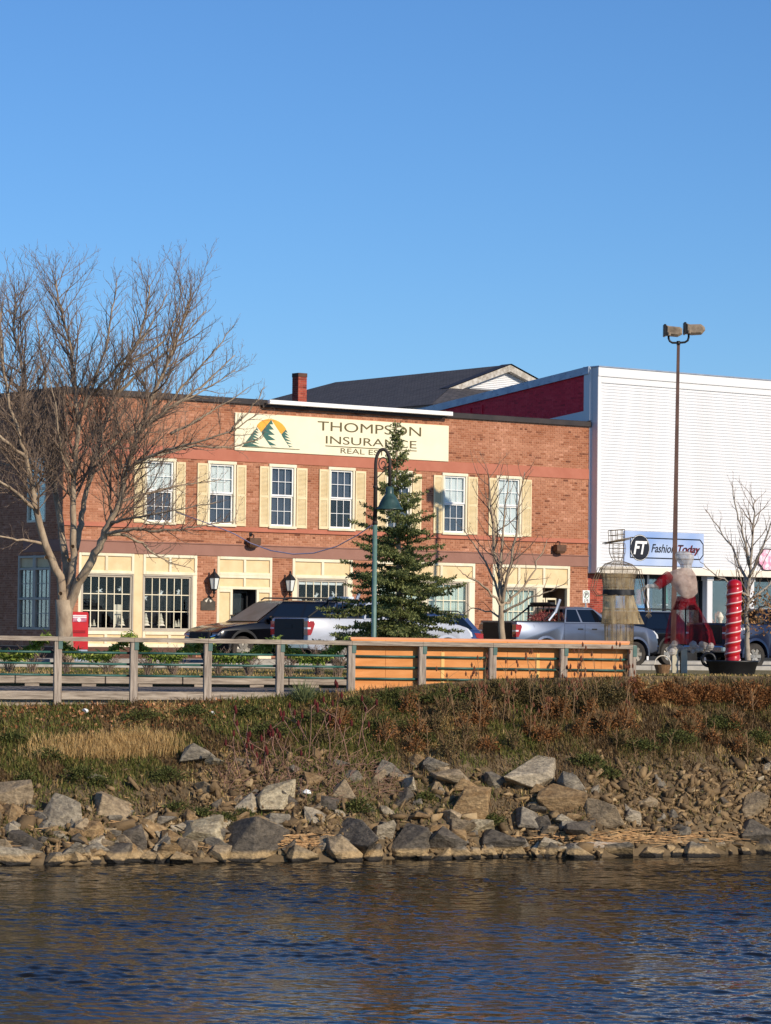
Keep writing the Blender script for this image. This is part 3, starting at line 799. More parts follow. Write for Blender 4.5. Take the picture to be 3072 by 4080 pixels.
q = MB(); q.box(0.5, 0.52, sv0 - 0.3, sv1 + 0.3, sz0 - 0.2, sz1 + 0.2); q.build('room_back', m_dark, wo)
q = MB(); f = 0.08
q.cbox(-0.02, 0.12, tv0, tv0 + f, tz0, tz1); q.cbox(-0.02, 0.12, tv1 - f, tv1, tz0, tz1)
for z in (tz0, (tz0 + tz1) / 2, tz1 - f): q.cbox(-0.015, 0.11, tv0, tv1, z, z + f)
wo = q.build('side_window', m_cream, bld)
for c, d in ((tz0 + f, (tz0 + tz1) / 2), ((tz0 + tz1) / 2 + f, tz1 - f)): pane_obj(wo, tv1 - tv0 - 2 * f, d - c, 0.05, tv0 + f, c, side=True)
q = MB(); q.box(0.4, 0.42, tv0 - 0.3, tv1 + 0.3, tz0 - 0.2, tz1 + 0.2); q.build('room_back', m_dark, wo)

# chimney on the roof behind the parapet
uc = frame_at(1181, 9.0); pz = on_plane(1181, 1490, FA - FN * 9.0, FN).z
cw = 0.19
q = MB(); q.box(uc - cw, uc + cw, 8.7, 9.08, Z_CAPB - 0.6, pz); chm = q.build('chimney', m_rmortar, bld)
q = MB()
for side in range(2):
    for a, b2, c, d in lay_bricks(0, 2 * cw if side == 0 else 0.38, Z_CAPB - 0.6, pz - 0.12, [], seed=side + 3):
        t = min(1, max(0, RND.gauss(0.5, 0.2)))
        if side == 0: q.box(uc - cw + a, uc - cw + b2, 8.69, 8.7, c, d, tone=t, skip=('back',))
        else: q.box(uc - cw - 0.01, uc - cw, 8.7 + a, 8.7 + b2, c, d, tone=t, skip=('right',))
stuff(q.build('chimney_courses', m_rbrick, chm))
q = MB(); q.cbox(uc - cw - 0.02, uc + cw + 0.02, 8.68, 9.10, pz - 0.13, pz + 0.02); q.build('chimney_cap', m_plinth, chm)

# --- sign board with logo and lettering
m_signc = mat('sign_cream', srgb(240, 230, 194), srgb(244, 234, 200), scale=1.5, rough=0.5)
m_olive = mat('sign_olive', srgb(96, 84, 52), rough=0.6)
m_teal = mat('sign_teal', srgb(42, 96, 96), srgb(66, 104, 84), scale=1.0, rough=0.6)
m_suno = mat('sign_orange', srgb(246, 152, 36), srgb(250, 182, 70), scale=1.2, rough=0.6)
sg = thing('sign_board', 'long cream sign board lettered THOMPSON INSURANCE REAL ESTATE with mountain logo', 'sign', FA, FRZ)
q = MB(); q.cbox(U_SIGN[0], U_SIGN[1], -0.075, -0.02, Z_SIGN_B, Z_SIGN_T, 0.01); q.build('board', m_signc, sg)
SY = -0.078
def SP(x, y): return FP(850 + x * 500 / 1666.0, 1600 + y * 500 / 1666.0, 0.08)
def flat(name, pts, m, parent, y, th=0.004):
    q = MB(); q.prism_y([SP(*p) for p in pts], y - th, y); return q.build(name, m, parent, fixn=True)
sunp = [(578, 330)] + [(772 - 212 * math.cos(t), 420 - 188 * math.sin(t) + 26 * -math.cos(t)) for t in [0.45 + k * (math.pi - 0.75) / 14 for k in range(15)]] + [(962, 370), (905, 432), (768, 300), (636, 404)]
flat('logo_sun', sunp, m_suno, sg, SY)
def peak(left, apex, right, base_y, teeth, spine):
    """dark left flank ending in tree-like teeth along the spine"""
    out = [left, apex]
    n = teeth
    for k in range(n):
        t0 = (k + 0.55) / n; t1 = (k + 1) / n
        sx = apex[0] + (spine[0] - apex[0]) * t1; sy = apex[1] + (spine[1] - apex[1]) * t1
        wv = 14 + 56 * t1
        out.append((apex[0] + (spine[0] - apex[0]) * t0 + wv * 1.0, apex[1] + (spine[1] - apex[1]) * t0 + 24))
        out.append((sx - wv * 0.9, sy - 6))
    return out
flat('logo_mountain', [(962, 370), (1145, 638), (1020, 622), (905, 432)], m_signc, sg, SY - 0.001)
flat('logo_flank', peak((905, 432), (962, 370), (1145, 638), 630, 6, (1000, 600)) + [(1022, 618)], m_teal, sg, SY - 0.0022, 0.003)
flat('logo_mountain', [(768, 240), (1020, 624), (700, 606), (600, 450), (636, 404)], m_signc, sg, SY - 0.003)
flat('logo_flank', peak((636, 404), (768, 240), (1020, 622), 620, 5, (770, 590)) + [(860, 612), (745, 604)], m_teal, sg, SY - 0.0045, 0.003)
flat('logo_mountain', [(578, 345), (766, 606), (380, 597)], m_signc, sg, SY - 0.005)
flat('logo_flank', peak((382, 596), (578, 345), (765, 605), 600, 7, (545, 588)) + [(700, 602)], m_teal, sg, SY - 0.0065, 0.003)
flat('logo_ground_line', [(380, 594), (1145, 634), (1145, 641), (380, 602)], m_olive, sg, SY - 0.0075, 0.003)
def TP(x, y): return FP(1250 + x * 600 / 1666.0, 1600 + y * 600 / 1666.0, 0.08)
def line_text(body, x0, x1, ytop, ybot, off):
    (ua, za) = TP(x0, ytop); (ub, _) = TP(x1, ytop); (_, zb_) = TP(x0, ybot)
    text_mesh(body, 'lettering', m_olive, sg, ua, ub, zb_, za, SY, off=off)
line_text('THOMPSON', 45, 1190, 214, 318, 0.0)
line_text('INSURANCE', 135, 1138, 378, 464, 0.0)
line_text('REAL ESTATE', 298, 998, 514, 572, 0.0)
(ua, za) = TP(130, 485); (ub, _) = TP(1140, 485)
q = MB(); q.box(ua, ub, SY - 0.004, SY, za - 0.03, za); q.build('underline', m_olive, sg)

# --- things fixed to the front
m_lglass = mat('lantern_glass', srgb(226, 228, 222), rough=0.25)
def wall_lantern(px, py, label):
    u, z = FP(px, py)
    t = thing('wall_lantern', label, 'lantern', FA + FD * u + Vector((0, 0, z)), FRZ)
    q = MB()
    q.lathe([(0.05, -0.34), (0.065, -0.30), (0.03, -0.26), (0.10, -0.2), (0.115, -0.18)], 6, (0, -0.26, 0))
    q.lathe([(0.20, 0.18), (0.21, 0.2), (0.13, 0.30), (0.06, 0.36), (0.03, 0.42), (0.045, 0.45), (0.0, 0.5)], 6, (0, -0.26, 0))
    for k in range(6):
        a = math.pi / 3 * k
        q.tube([(0.115 * math.cos(a), -0.26 + 0.115 * math.sin(a), -0.18), (0.19 * math.cos(a), -0.26 + 0.19 * math.sin(a), 0.19)], 0.012, 4)
    q.build('cage', m_bblack, t)
    q = MB(); q.lathe([(0.105, -0.18), (0.18, 0.185)], 6, (0, -0.26, 0)); q.build('glass', m_lglass, t)
    q = MB(); q.tube([(0, -0.02, -0.45), (0, -0.12, -0.48), (0, -0.24, -0.42), (0, -0.26, -0.33)], 0.018, 6); q.tube([(0, -0.26, -0.33), (0, -0.1, -0.15), (0, -0.02, -0.2)], 0.012, 6)
    q.lathe([(0.05, -0.03), (0.05, 0.03)], 10, (0, -0.03, -0.45)); q.tube([(0, -0.26, -0.34), (0, -0.26, -0.46)], [0.02, 0.005], 6); q.build('bracket', m_bblack, t)
    return t
wall_lantern(836, 2325, 'black wall lantern on brick pier above the bronze plaque')
wall_lantern(1138, 2333, 'black wall lantern on brick pier between the entrance and the shop window')
(ua, za) = FP(799, 2380); (ub, zb_) = FP(856, 2432)
pq = thing('wall_plaque', 'dark bronze plaque with arched top on brick pier', 'plaque', FA + FD * ((ua + ub) / 2) + Vector((0, 0, zb_)), FRZ)
W2 = (ub - ua) / 2; H2 = za - zb_
q = MB(); q.prism_y([(-W2, 0), (W2, 0), (W2, H2 * 0.72)] + [(W2 * 0.75 * math.cos(t), H2 * 0.72 + H2 * 0.28 * math.sin(t)) for t in [k * math.pi / 8 for k in range(9)]] + [(-W2, H2 * 0.72)], -0.04, -0.012)
q.build('plate', mat('bronze', srgb(70, 62, 54), srgb(88, 78, 66), scale=6, rough=0.5, metal=0.3), pq, fixn=True)
q = MB()
for s in (-1, 1): q.poly([(0, -0.045, H2 * 0.98), (s * W2 * 0.5, -0.045, H2 * 0.72), (s * W2 * 0.25, -0.045, H2 * 0.62)])
q.build('emblem', m_dtree, pq)
m_bronze = mat('brown_flood_housing', srgb(86, 58, 40), srgb(108, 76, 52), scale=5, rough=0.6)
def wall_flood(px, py, label):
    u, z = FP(px, py)
    t = thing('wall_floodlight', label, 'floodlight', FA + FD * u + Vector((0, 0, z)), FRZ)
    q = MB(); q.prism_y([(-0.22, -0.12), (0.22, -0.12), (0.22, 0.10), (-0.22, 0.10)], -0.32, -0.10)
    q.lathe([(0.24, 0.0), (0.2, -0.07), (0.1, -0.1)], 12, (0, -0.22, -0.12), sy=0.55); q.build('housing', m_bronze, t)
    q = MB(); q.tube([(0, -0.2, 0.1), (0, -0.2, 0.2), (0, -0.1, 0.22), (0, -0.01, 0.22)], 0.02, 6); q.cbox(-0.06, 0.06, -0.03, -0.004, 0.16, 0.28); q.build('arm', m_bblack, t)
wall_flood(2216, 2182, 'brown wall floodlight above the doorway beside the white building')
wall_flood(997, 2156, 'brown wall floodlight above the entrance behind bare branches')
# sagging light cable from the floodlight to the lamp post is built with the lamp post
q = MB(); uu, zz = FP(746, 2420)
q.box(uu - 0.02, uu + 0.02, -0.035, -0.022, fz(746, 2450), fz(746, 2388)); 
nb = q.build('name_strip', m_bblack, None); nb.location = FA; nb.rotation_euler = (0, 0, FRZ)
tag(nb, 'narrow black vertical name strip on cream jamb beside the shop window', 'sign')
# ------------------------------------------------------------------ white sided building
wbld = thing('white_building', 'tall white clapboard shop with red brick side wall', 'building', FR, FRZ)
# local x from the joint with the brick building, y into the building
PROUD = 0.40
def WP(px, py, off=0.0):
    p = on_plane(px, py, FA + FN * off, FN); return ((p - FR).dot(FD), p.z)
m_siding = mat('white_siding', srgb(214, 213, 213), srgb(222, 222, 223), scale=0.9, rough=0.6, stretch=(1, 1, 0.18))
m_wtrim = mat('white_trim', srgb(226, 225, 224), rough=0.5)
m_wcream = mat('cream_fascia', srgb(232, 220, 200), srgb(236, 226, 208), scale=1, rough=0.6)
m_flash = mat('galvanised_flashing', srgb(150, 160, 176), srgb(176, 184, 196), scale=3, rough=0.45, metal=0.4)
m_redpaint = tone_mat('red_painted_brick', [(0.0, srgb(180, 18, 40)), (0.5, srgb(230, 34, 58)), (1.0, srgb(240, 66, 76))], rough=0.55, noise=0.5, scale=2.5, bump=0.4, bscale=12)
WZT = WP(2378, 1462, PROUD)[1]; WZB = WP(2378, 2283, PROUD)[1]; WZF = WP(2378, 2255, PROUD)[1]
WX0 = WP(2379, 2000, PROUD)[0]; WX1 = 14.0; DEP = 24.0
# back wall plane of the front + trim
w = MB(); w.poly([(WX0, -PROUD + 0.03, WZF), (WX1, -PROUD + 0.03, WZF), (WX1, -PROUD + 0.03, WZT), (WX0, -PROUD + 0.03, WZT)])
w.poly([(WX0, -PROUD + 0.03, WZB), (WX0, 0.0, WZB), (WX0, 0.0, WZT), (WX0, -PROUD + 0.03, WZT)])
wf = w.build('front_wall', m_siding, wbld)
bz0 = WZF; bz1 = WZT - 0.55; nb = 60; bh = (bz1 - bz0) / nb
bmesh_share = None
xs0, xs1 = WX0 + 0.14, WX1
for k in range(nb):
    if bmesh_share is None:
        q = MB()
        yb = -PROUD + 0.03; pr = [(yb, 0.0), (yb - 0.031, 0.0), (yb - 0.029, 0.008), (yb - 0.006, bh), (yb, bh)]
        ia = [q.av((xs0, y, z)) for y, z in pr]; ib = [q.av((xs1, y, z)) for y, z in pr]
        for j in range(len(pr) - 1): q.face((ia[j], ib[j], ib[j + 1], ia[j + 1]))
        q.face(ia); q.face(ib[::-1])
        o = q.build('siding_board', m_siding, wf, fixn=True); bmesh_share = o.data
    else:
        o = link('siding_board', bmesh_share, wf)
    o.location = (RND.uniform(-0.002, 0.002), RND.uniform(-0.001, 0.001), bz0 + k * bh)
q = MB(); q.cbox(WX0 - 0.02, WX0 + 0.15, -PROUD - 0.03, -PROUD + 0.05, WZB + 0.02, WZT - 0.04, 0.01); q.build('corner_trim', m_wtrim, wbld)
q = MB(); q.cbox(WX0 - 0.03, WX1, -PROUD - 0.06, -PROUD + 0.06, WZT - 0.33, WZT, 0.01); q.cbox(WX0 + 0.15, WX1, -PROUD - 0.03, -PROUD + 0.05, WZT - 0.56, WZT - 0.345, 0.01); q.build('cornice', m_wtrim, wbld)
q = MB(); q.cbox(WX0 - 0.04, WX1, -PROUD - 0.09, 0.4, WZT + 0.002, WZT + 0.05, 0.01); q.build('coping', m_flash, wbld)
q = MB(); q.cbox(WX0 + 0.15, WX1, -PROUD - 0.035, -PROUD + 0.06, WZB, WZF, 0.01); q.build('fascia', m_wcream, wbld)
q = MB(); q.poly([(WX0, -PROUD + 0.03, WZB + 0.01), (WX1, -PROUD + 0.03, WZB + 0.01), (WX1, 1.6, WZB + 0.01), (WX0, 1.6, WZB + 0.01)]); q.build('soffit', m_plinth, wbld)
# white edge strip against the brick front
q = MB(); q.cbox(-0.02, 0.10, -0.06, 0.02, WZB, WP(2350, 1704)[1], 0.01); q.cbox(-0.02, 0.10, -0.06, 0.3, WP(2350, 1680)[1] + 0.03, WZT, 0.01); q.build('edge_trim', m_wtrim, wbld)
q = MB(); q.box(0.10, WX0, -0.02, 0.01, WZB, WZT - 0.02); q.build('return_wall', m_siding, wbld)
# side wall, painted red, with the roof line falling to the back
zs0 = WZT; zs1 = on_plane(1700, 1627, FR, FD).z; v1 = (on_plane(1700, 1627, FR, FD) - FR).dot(-FN)
sl = (zs1 - zs0) / v1
def zroof(v): return zs0 + sl * v
w = MB(); nq = 1
w.poly([(0.03, 0.3, Z_CAPB - 0.8), (0.03, DEP, Z_CAPB - 0.8), (0.03, DEP, zroof(DEP)), (0.03, 0.3, zroof(0.3))])
sw = w.build('side_wall', m_redpaint, wbld)
q = MB()
for a, b2, c, d in lay_bricks(0.3, 18.0, Z_CAPB - 0.3, zroof(0.3), [], seed=21):
    if d < zroof(b2) - 0.02:
        q.box(0.02 - RND.random() * 0.006, 0.03, a, b2, c, d, tone=min(1, max(0, RND.gauss(0.5, 0.15))), skip=('right',))
stuff(q.build('brick_courses', m_redpaint, sw))
q = MB()
for v in (6.2, 6.9): q.tube([(0.0, v, Z_CAPB - 0.3), (0.0, v, zroof(v) - 0.4)], 0.03, 6)
q.build('drain_pipe', m_redpaint, wbld)
w = MB(); nseg = 7
for k in range(nseg):
    a = 0.0 + k * DEP / nseg; b2 = a + DEP / nseg - 0.01
    i = [w.av((x, v, zroof(v) + dz)) for v in (a, b2) for x, dz in ((-0.06, -0.22), (-0.06, 0.05), (0.4, 0.05), (0.03, -0.22))]
    for f4 in ((0, 1, 5, 4), (1, 2, 6, 5), (0, 4, 7, 3), (0, 3, 2, 1), (4, 5, 6, 7)): w.face([i[j] for j in f4])
w.build('flashing', m_flash, wbld, fixn=True)
q = MB()
for k in range(34):
    v = 0.4 + k * 0.6; q.lathe([(0.02, 0), (0.02, 0.02)], 6, (-0.068, v, zroof(v) - 0.17)); q.lathe([(0.02, 0), (0.02, 0.02)], 6, (-0.068, v + 0.3, zroof(v + 0.3) - 0.02))
q.build('rivets', m_flash, wbld)
q = MB(); q.box(-0.06, 0.0, 9.6, 10.8, Z_CAPB + 0.05, Z_CAPB + 0.38); q.build('side_vent', m_bblack, wbld)
q = MB(); q.poly([(-0.01, 0.1, Z_CAPT + 0.0), (-0.01, 4.5, Z_CAPT - 0.1), (-0.01, 4.5, Z_CAPT + 0.0), (-0.01, 0.1, Z_CAPT + 0.42)]); q.build('base_flashing', m_wtrim, wbld)
w = MB(); w.poly([(0.03, 0.3, WZT - 0.05), (WX1, 0.3, WZT - 0.05), (WX1, DEP, zroof(DEP)), (0.03, DEP, zroof(DEP))]); w.poly([(0.03, DEP, 0), (WX1, DEP, 0), (WX1, DEP, zroof(DEP)), (0.03, DEP, zroof(DEP))]); w.poly([(WX1, -PROUD + 0.03, 0), (WX1, DEP, 0), (WX1, DEP, zroof(DEP)), (WX1, -PROUD + 0.03, WZT)]); w.build('roof', m_cap, wbld)
# ground floor: red brick pier, glazing, columns
zg = 0.1
pe = WP(2402, 2400)[0]
w = MB(); w.box(0.0, pe, 0.02, 0.4, zg, WZB); pier = w.build('brick_pier', m_rmortar, wbld)
q = MB()
for a, b2, c, d in lay_bricks(0.0, pe, zg, WZB, [], seed=31):
    q.box(a, b2, 0.008, 0.02, c, d, tone=min(1, max(0, RND.gauss(0.5, 0.2))), skip=('back',))
q2 = q.build('brick_courses', m_rbrick, pier); stuff(q2)
# red bricks also left of the joint belong to the brick building front (built there)
m_blue = mat('blue_display', srgb(20, 110, 200), srgb(40, 140, 224), scale=1.5, rough=0.8)
m_shopdark = mat('shop_interior', srgb(30, 26, 26), srgb(64, 50, 42), scale=1.6, rough=0.9)
m_orange = mat('autumn_decor', srgb(150, 66, 30), srgb(190, 120, 70), scale=6, rough=0.8)
ga = pe; gb = WX1; gy = 0.35
def shop_bay(x0, x1, back, yb):
    q = MB(); f = 0.06
    q.cbox(x0, x0 + f, gy - 0.05, gy + 0.05, zg, WZB); q.cbox(x1 - f, x1, gy - 0.05, gy + 0.05, zg, WZB); q.cbox(x0 + f, x1 - f, gy - 0.05, gy + 0.05, zg, zg + 0.6); q.cbox(x0 + f, x1 - f, gy - 0.05, gy + 0.05, WZB - 0.15, WZB)
    wo = q.build('shop_window', m_bblack, wbld)
    pane_obj(wo, x1 - x0 - 2 * f, WZB - zg - 0.75, x0 + f, gy, zg + 0.6)
    q = MB(); q.box(x0, x1, yb, yb + 0.03, zg, WZB); q.build('room_back', back, wo)
    return wo
xb0, xb1, xb2, xb3 = WP(2524, 2350)[0], WP(2603, 2350)[0], WP(2672, 2350)[0], WP(2800, 2350)[0]
shop_bay(ga + 0.02, xb0, m_shopdark, 1.2)
w1 = shop_bay(xb0, xb1, m_blue, 1.0); w2 = shop_bay(xb1, xb2, m_blue, 1.0)
q = MB(); q.cbox(xb1 - 0.05, xb1 + 0.05, gy - 0.08, gy - 0.05, zg, WZB); q.build('mullion', m_wtrim, wbld)
xc = [WP(p, 2400)[0] for p in (2818, 2984)]
shop_bay(xb2, xc[0], m_shopdark, 1.6); shop_bay(xc[0], xc[1], m_shopdark, 1.6); shop_bay(xc[1], WX1, m_shopdark, 1.6)
for x in xc:
    q = MB(); q.cbox(x - 0.14, x + 0.14, -0.15, 0.13, zg, WZB, 0.02); q.cbox(x - 0.17, x + 0.17, -0.18, 0.16, WZB - 0.16, WZB - 0.002, 0.01); q.cbox(x - 0.17, x + 0.17, -0.18, 0.16, zg, zg + 0.2, 0.01); q.build('column', m_siding, wbld)
def mannequin(px, py0, h, coat, inner, label):
    x, z = WP(px, py0, -0.7)
    t = thing('shop_mannequin', label, 'mannequin', FR + FD * x - FN * 0.7 + Vector((0, 0, z)), FRZ)
    q = MB(); q.lathe([(0.0, 1.0), (0.055, 0.93), (0.07, 0.86), (0.05, 0.78), (0.06, 0.74), (0.12, 0.70)], 12, (0, 0, 0)); q.tube([(0, 0, 0.1), (0, 0, 0.74)], 0.03, 8); q.lathe([(0.2, 0), (0.2, 0.03), (0.03, 0.05)], 14); q.build('bust', m_white, t, smooth=True)
    q = MB(); q.lathe([(0.10, 0.72), (0.24, 0.66), (0.27, 0.5), (0.25, 0.3), (0.31, 0.06)], 14, (0, 0.0, 0), sy=0.6, cap=False); q.build('coat', coat, t, smooth=True)
    q = MB(); q.poly([(-0.05, -0.165, 0.68), (0.05, -0.165, 0.68), (0.09, -0.2, 0.08), (-0.04, -0.2, 0.08)]); q.build('shirt', inner, t)
    t.scale = (h, h, h)
mannequin(2640, 2412, 1.05, mat('dark_coat', srgb(36, 44, 52), srgb(26, 32, 40), rough=0.9), mat('teal_shirt', srgb(40, 120, 100), rough=0.9), 'mannequin bust in dark coat over teal shirt in the blue shop window')
mannequin(2548, 2412, 0.85, mat('pink_top', srgb(170, 120, 130), srgb(120, 80, 96), rough=0.9), m_white, 'mannequin bust in dusty pink top in the blue shop window')
# dim displays behind the glass right of the first column
for k, (px, c) in enumerate(((2712, m_orange), (2745, m_dark), (2850, m_orange), (2905, m_dtree), (2935, m_orange), (3010, m_orange), (3045, m_dark))):
    x, z = WP(px, 2476, -1.2)
    q = MB()
    for j in range(7):
        r = 0.10 + 0.12 * RND.random(); q.lathe([(0.0, -r), (r * 0.8, -r * 0.5), (r, 0), (r * 0.7, r * 0.6), (0.0, r)], 7, (RND.uniform(-0.25, 0.25), RND.uniform(-0.1, 0.1), 0.2 + 0.2 * j))
    q.tube([(0, 0, -0.3), (0, 0, 1.5)], 0.03, 6)
    o = q.build('shop_display', c, None); o.location = FR + FD * x - FN * 1.2 + Vector((0, 0, 0.4)); o.rotation_euler = (0, 0, FRZ)
    tag(o, ['bunch of rust-coloured wreaths hung on a stand inside the dim shop', 'dark garments hung on a stand inside the dim shop', 'pale cream ornaments on a stand inside the dim shop'][(0, 1, 0, 2, 0, 0, 1)[k]], 'display', 'displays inside the shop')
q = MB(); x, z = WP(2870, 2476, 0.2)
q.lathe([(0.10, 0), (0.10, 0.08), (0.075, 0.12), (0.07, 1.45), (0.10, 1.5), (0.13, 1.6), (0.05, 1.75), (0.0, 1.8)], 12)
o = q.build('cream_post', m_dtree, None, auto=40); o.location = FR + FD * x + FN * 0.2 + Vector((0, 0, 0.14)); o.rotation_euler = (0, 0, FRZ)
tag(o, 'short cream ornamental post in front of the shop glazing', 'post')

# --- fashion sign
fs = thing('shop_sign', 'blue-grey sign board reading Fashion Today with black FT disc', 'sign', FR + FN * PROUD, FRZ)
def GP(x, y):
    u, z = WP(2272 + x * 800 / 1666.0, 1900 + y * 800 / 1666.0, PROUD + 0.06); return u, z
(ua, zt_) = GP(452, 447); (ub, zb_) = GP(1108, 748)
zt_ = (zt_ + GP(1108, 472)[1]) / 2; zb_ = (zb_ + GP(480, 735)[1]) / 2
m_fsign = mat('sign_bluegrey', srgb(138, 166, 214), srgb(186, 200, 226), scale=0.7, rough=0.3, contrast=(0.3, 0.7), detail=1)
q = MB(); q.cbox(ua, ub, -0.06, -0.0, zb_, zt_, 0.008); q.build('board', m_fsign, fs)
m_ink = mat('sign_ink', srgb(24, 26, 36), rough=0.5); m_redink = mat('sign_red', srgb(150, 28, 36), rough=0.5)
(ca, cz) = GP(577, 588); rr = abs(GP(577, 478)[1] - GP(577, 698)[1]) / 2
def disc(name, r, m, y):
    q = MB(); q.prism_y([(ca + r * math.cos(t), cz + r * math.sin(t)) for t in [k * math.pi / 18 for k in range(36)]], y - 0.004, y); return q.build(name, m, fs, fixn=True)
(fa, fz1) = GP(500, 512); (fb, fz0) = GP(1102, 688)
fz1 = cz + rr * 0.75; fz0 = cz - rr * 0.75
cc = 0.16
ring = [(fa, fz0), (fb - cc, fz0), (fb, fz0 + cc), (fb, fz1 - cc), (fb - cc, fz1), (fa, fz1)]
q = MB()
for p, r2 in zip(ring, ring[1:] + ring[:1]): q.tube([(p[0], -0.064, p[1]), (r2[0], -0.064, r2[1])], 0.022, 4)
q.build('outline', m_ink, fs)
disc('disc_rim', rr * 1.0, m_ink, -0.066); disc('disc_rim', rr * 0.97, m_white, -0.0712); disc('disc', rr * 0.93, m_ink, -0.0764)
text_mesh('FT', 'lettering', m_white, fs, ca - rr * 0.66, ca + rr * 0.72, cz - rr * 0.5, cz + rr * 0.5, -0.082, shear=0.25, off=0.03)
(ta, _) = GP(672, 600); (tb, _) = GP(868, 600); (tc, _) = GP(895, 600); (td, _) = GP(1075, 600)
text_mesh('Fashion', 'lettering', m_ink, fs, ta, tb, cz - rr * 0.32, cz + rr * 0.32, -0.066, shear=0.3, off=0.012)
text_mesh('Today', 'lettering', m_redink, fs, tc - 0.02, td, cz - rr * 0.46, cz + rr * 0.3, -0.066, shear=0.3, off=0.02)
text_mesh('Today', 'lettering', m_ink, fs, tc, td + 0.02, cz - rr * 0.46, cz + rr * 0.32, -0.071, shear=0.3, off=0.006)
# --- pink sign at the far end
ps = thing('hanging_sign', 'pink and white blotched sign with black scrolled outline on white siding', 'sign', FR + FN * PROUD, FRZ)
(ua, zt_) = WP(3026, 2186, PROUD + 0.05); (_, zb_) = WP(3026, 2272, PROUD + 0.05)
ub = ua + 1.9
m_pink = mat('pink_blotch', srgb(222, 150, 176), srgb(246, 226, 232), scale=5, rough=0.5, contrast=(0.42, 0.58))
out = []
for k in range(40):
    t = 2 * math.pi * k / 40; c_, s_ = math.cos(t), math.sin(t)
    r = 1 + 0.06 * math.cos(6 * t)
    out.append(((ua + ub) / 2 + (ub - ua) / 2 * r * math.copysign(abs(c_) ** 0.55, c_), (zt_ + zb_) / 2 + (zt_ - zb_) / 2 * r * math.copysign(abs(s_) ** 0.55, s_)))
q = MB(); q.prism_y(out, -0.05, -0.01); q.build('board', m_pink, ps, fixn=True)
q = MB(); q.tube([(x, -0.055, z) for x, z in out + out[:1]], 0.022, 5); q.build('outline', m_ink, ps)
# ------------------------------------------------------------------ house with the dark shingle roof behind
VB = 20.0                                   # its gable plane, metres behind the street front
def BP(px, py, v):
    p = on_plane(px, py, FA - FN * v, FN); return ((p - FA).dot(FD), p.z)
hs_ = thing('shingle_roof_house', 'house with dark grey shingle roof and white gable behind the brick building', 'house', FA, FRZ)
m_shing = bpy.data.materials.new('shingles'); m_shing.use_nodes = True
n = m_shing.node_tree.nodes; l = m_shing.node_tree.links
b = n['Principled BSDF']; b.inputs['Roughness'].default_value = 0.9
tc = n.new('ShaderNodeTexCoord'); bt = n.new('ShaderNodeTexBrick'); bt.inputs['Scale'].default_value = 1.0
bt.inputs['Brick Width'].default_value = 0.3; bt.inputs['Row Height'].default_value = 0.14; bt.inputs['Mortar Size'].default_value = 0.012
bt.inputs['Color1'].default_value = srgb(60, 58, 62); bt.inputs['Color2'].default_value = srgb(84, 80, 82); bt.inputs['Mortar'].default_value = srgb(36, 35, 38)
l.new(tc.outputs['UV'], bt.inputs['Vector']); l.new(bt.outputs['Color'], b.inputs['Base Color'])
ur, zr = BP(2027, 1453, VB)
vr = None
# far end of the ridge: same u, seen at px 1320
lo, hi = VB, VB + 40
for _ in range(50):
    mid = (lo + hi) / 2
    P = FA + FD * ur - FN * mid
    pxm = CX + F_PX * (P.x / P.y)
    if pxm > 1330: lo = mid
    else: hi = mid
vr = (lo + hi) / 2
ul, zl = BP(1797, 1541, VB)                  # left rake end
drop = (zr - zl) / (ur - ul)                 # roof slope across
HALF = (ur - ul) * 1.9
def uvquad(name, pts, m, parent):
    me = bpy.data.meshes.new(name); me.from_pydata([tuple(p) for p in pts], [], [list(range(len(pts)))])
    uv = me.uv_layers.new(name='UVMap')
    p0 = Vector(pts[0]); e1 = (Vector(pts[1]) - p0).normalized(); nn = e1.cross(Vector(pts[-1]) - p0).normalized(); e2 = nn.cross(e1)
    for li, lp in enumerate(me.loops):
        d = Vector(pts[lp.vertex_index]) - p0; uv.data[li].uv = (d.dot(e1), d.dot(e2))
    me.materials.append(m); me.update(); return link(name, me, parent)
ze = zr - drop * HALF
vh0 = VB - (HALF - (ur - ul)) * 0.8; vh1 = vr + HALF * 0.9
uvquad('roof', [(ur - HALF, vh0, ze), (ul, VB, zl), (ur, VB, zr), (ur, vr, zr), (ur - HALF, vh1, ze)][::-1], m_shing, hs_)
uvquad('roof', [(ur + HALF, vh0, ze), (2 * ur - ul, VB, zl), (ur, VB, zr), (ur, vr, zr), (ur + HALF, vh1, ze)], m_shing, hs_)
uvquad('roof', [(ur - HALF, vh1, ze), (ur + HALF, vh1, ze), (ur, vr, zr)][::-1], m_shing, hs_)
uvquad('roof', [(ur - HALF, vh0, ze), (ur + HALF, vh0, ze), (2 * ur - ul, VB, zl - 0.02), (ul, VB, zl - 0.02)], m_shing, hs_)
gw = MB(); gw.poly([(ul, VB + 0.25, zl), (2 * ur - ul, VB + 0.25, zl), (ur, VB + 0.25, zr)]); gwall = gw.build('gable_wall', m_siding, hs_)
nb = 11
for k in range(nb):
    z0 = zl + 0.05 + k * (zr - zl - 0.25) / nb; z1 = z0 + (zr - zl - 0.25) / nb
    hw = (zr - z1) / drop - 0.05
    if hw < 0.1: continue
    q = MB(); i = [q.av(p) for p in ((ur - hw, VB + 0.20, z0), (ur + hw, VB + 0.20, z0), (ur + hw, VB + 0.235, z1), (ur - hw, VB + 0.235, z1), (ur - hw, VB + 0.25, z0), (ur + hw, VB + 0.25, z0))]
    q.face((i[0], i[1], i[2], i[3])); q.face((i[0], i[4], i[5], i[1])); q.build('siding_board', m_siding, gwall)
m_oldtrim = mat('weathered_trim', srgb(206, 200, 190), srgb(150, 140, 126), scale=6, rough=0.8)
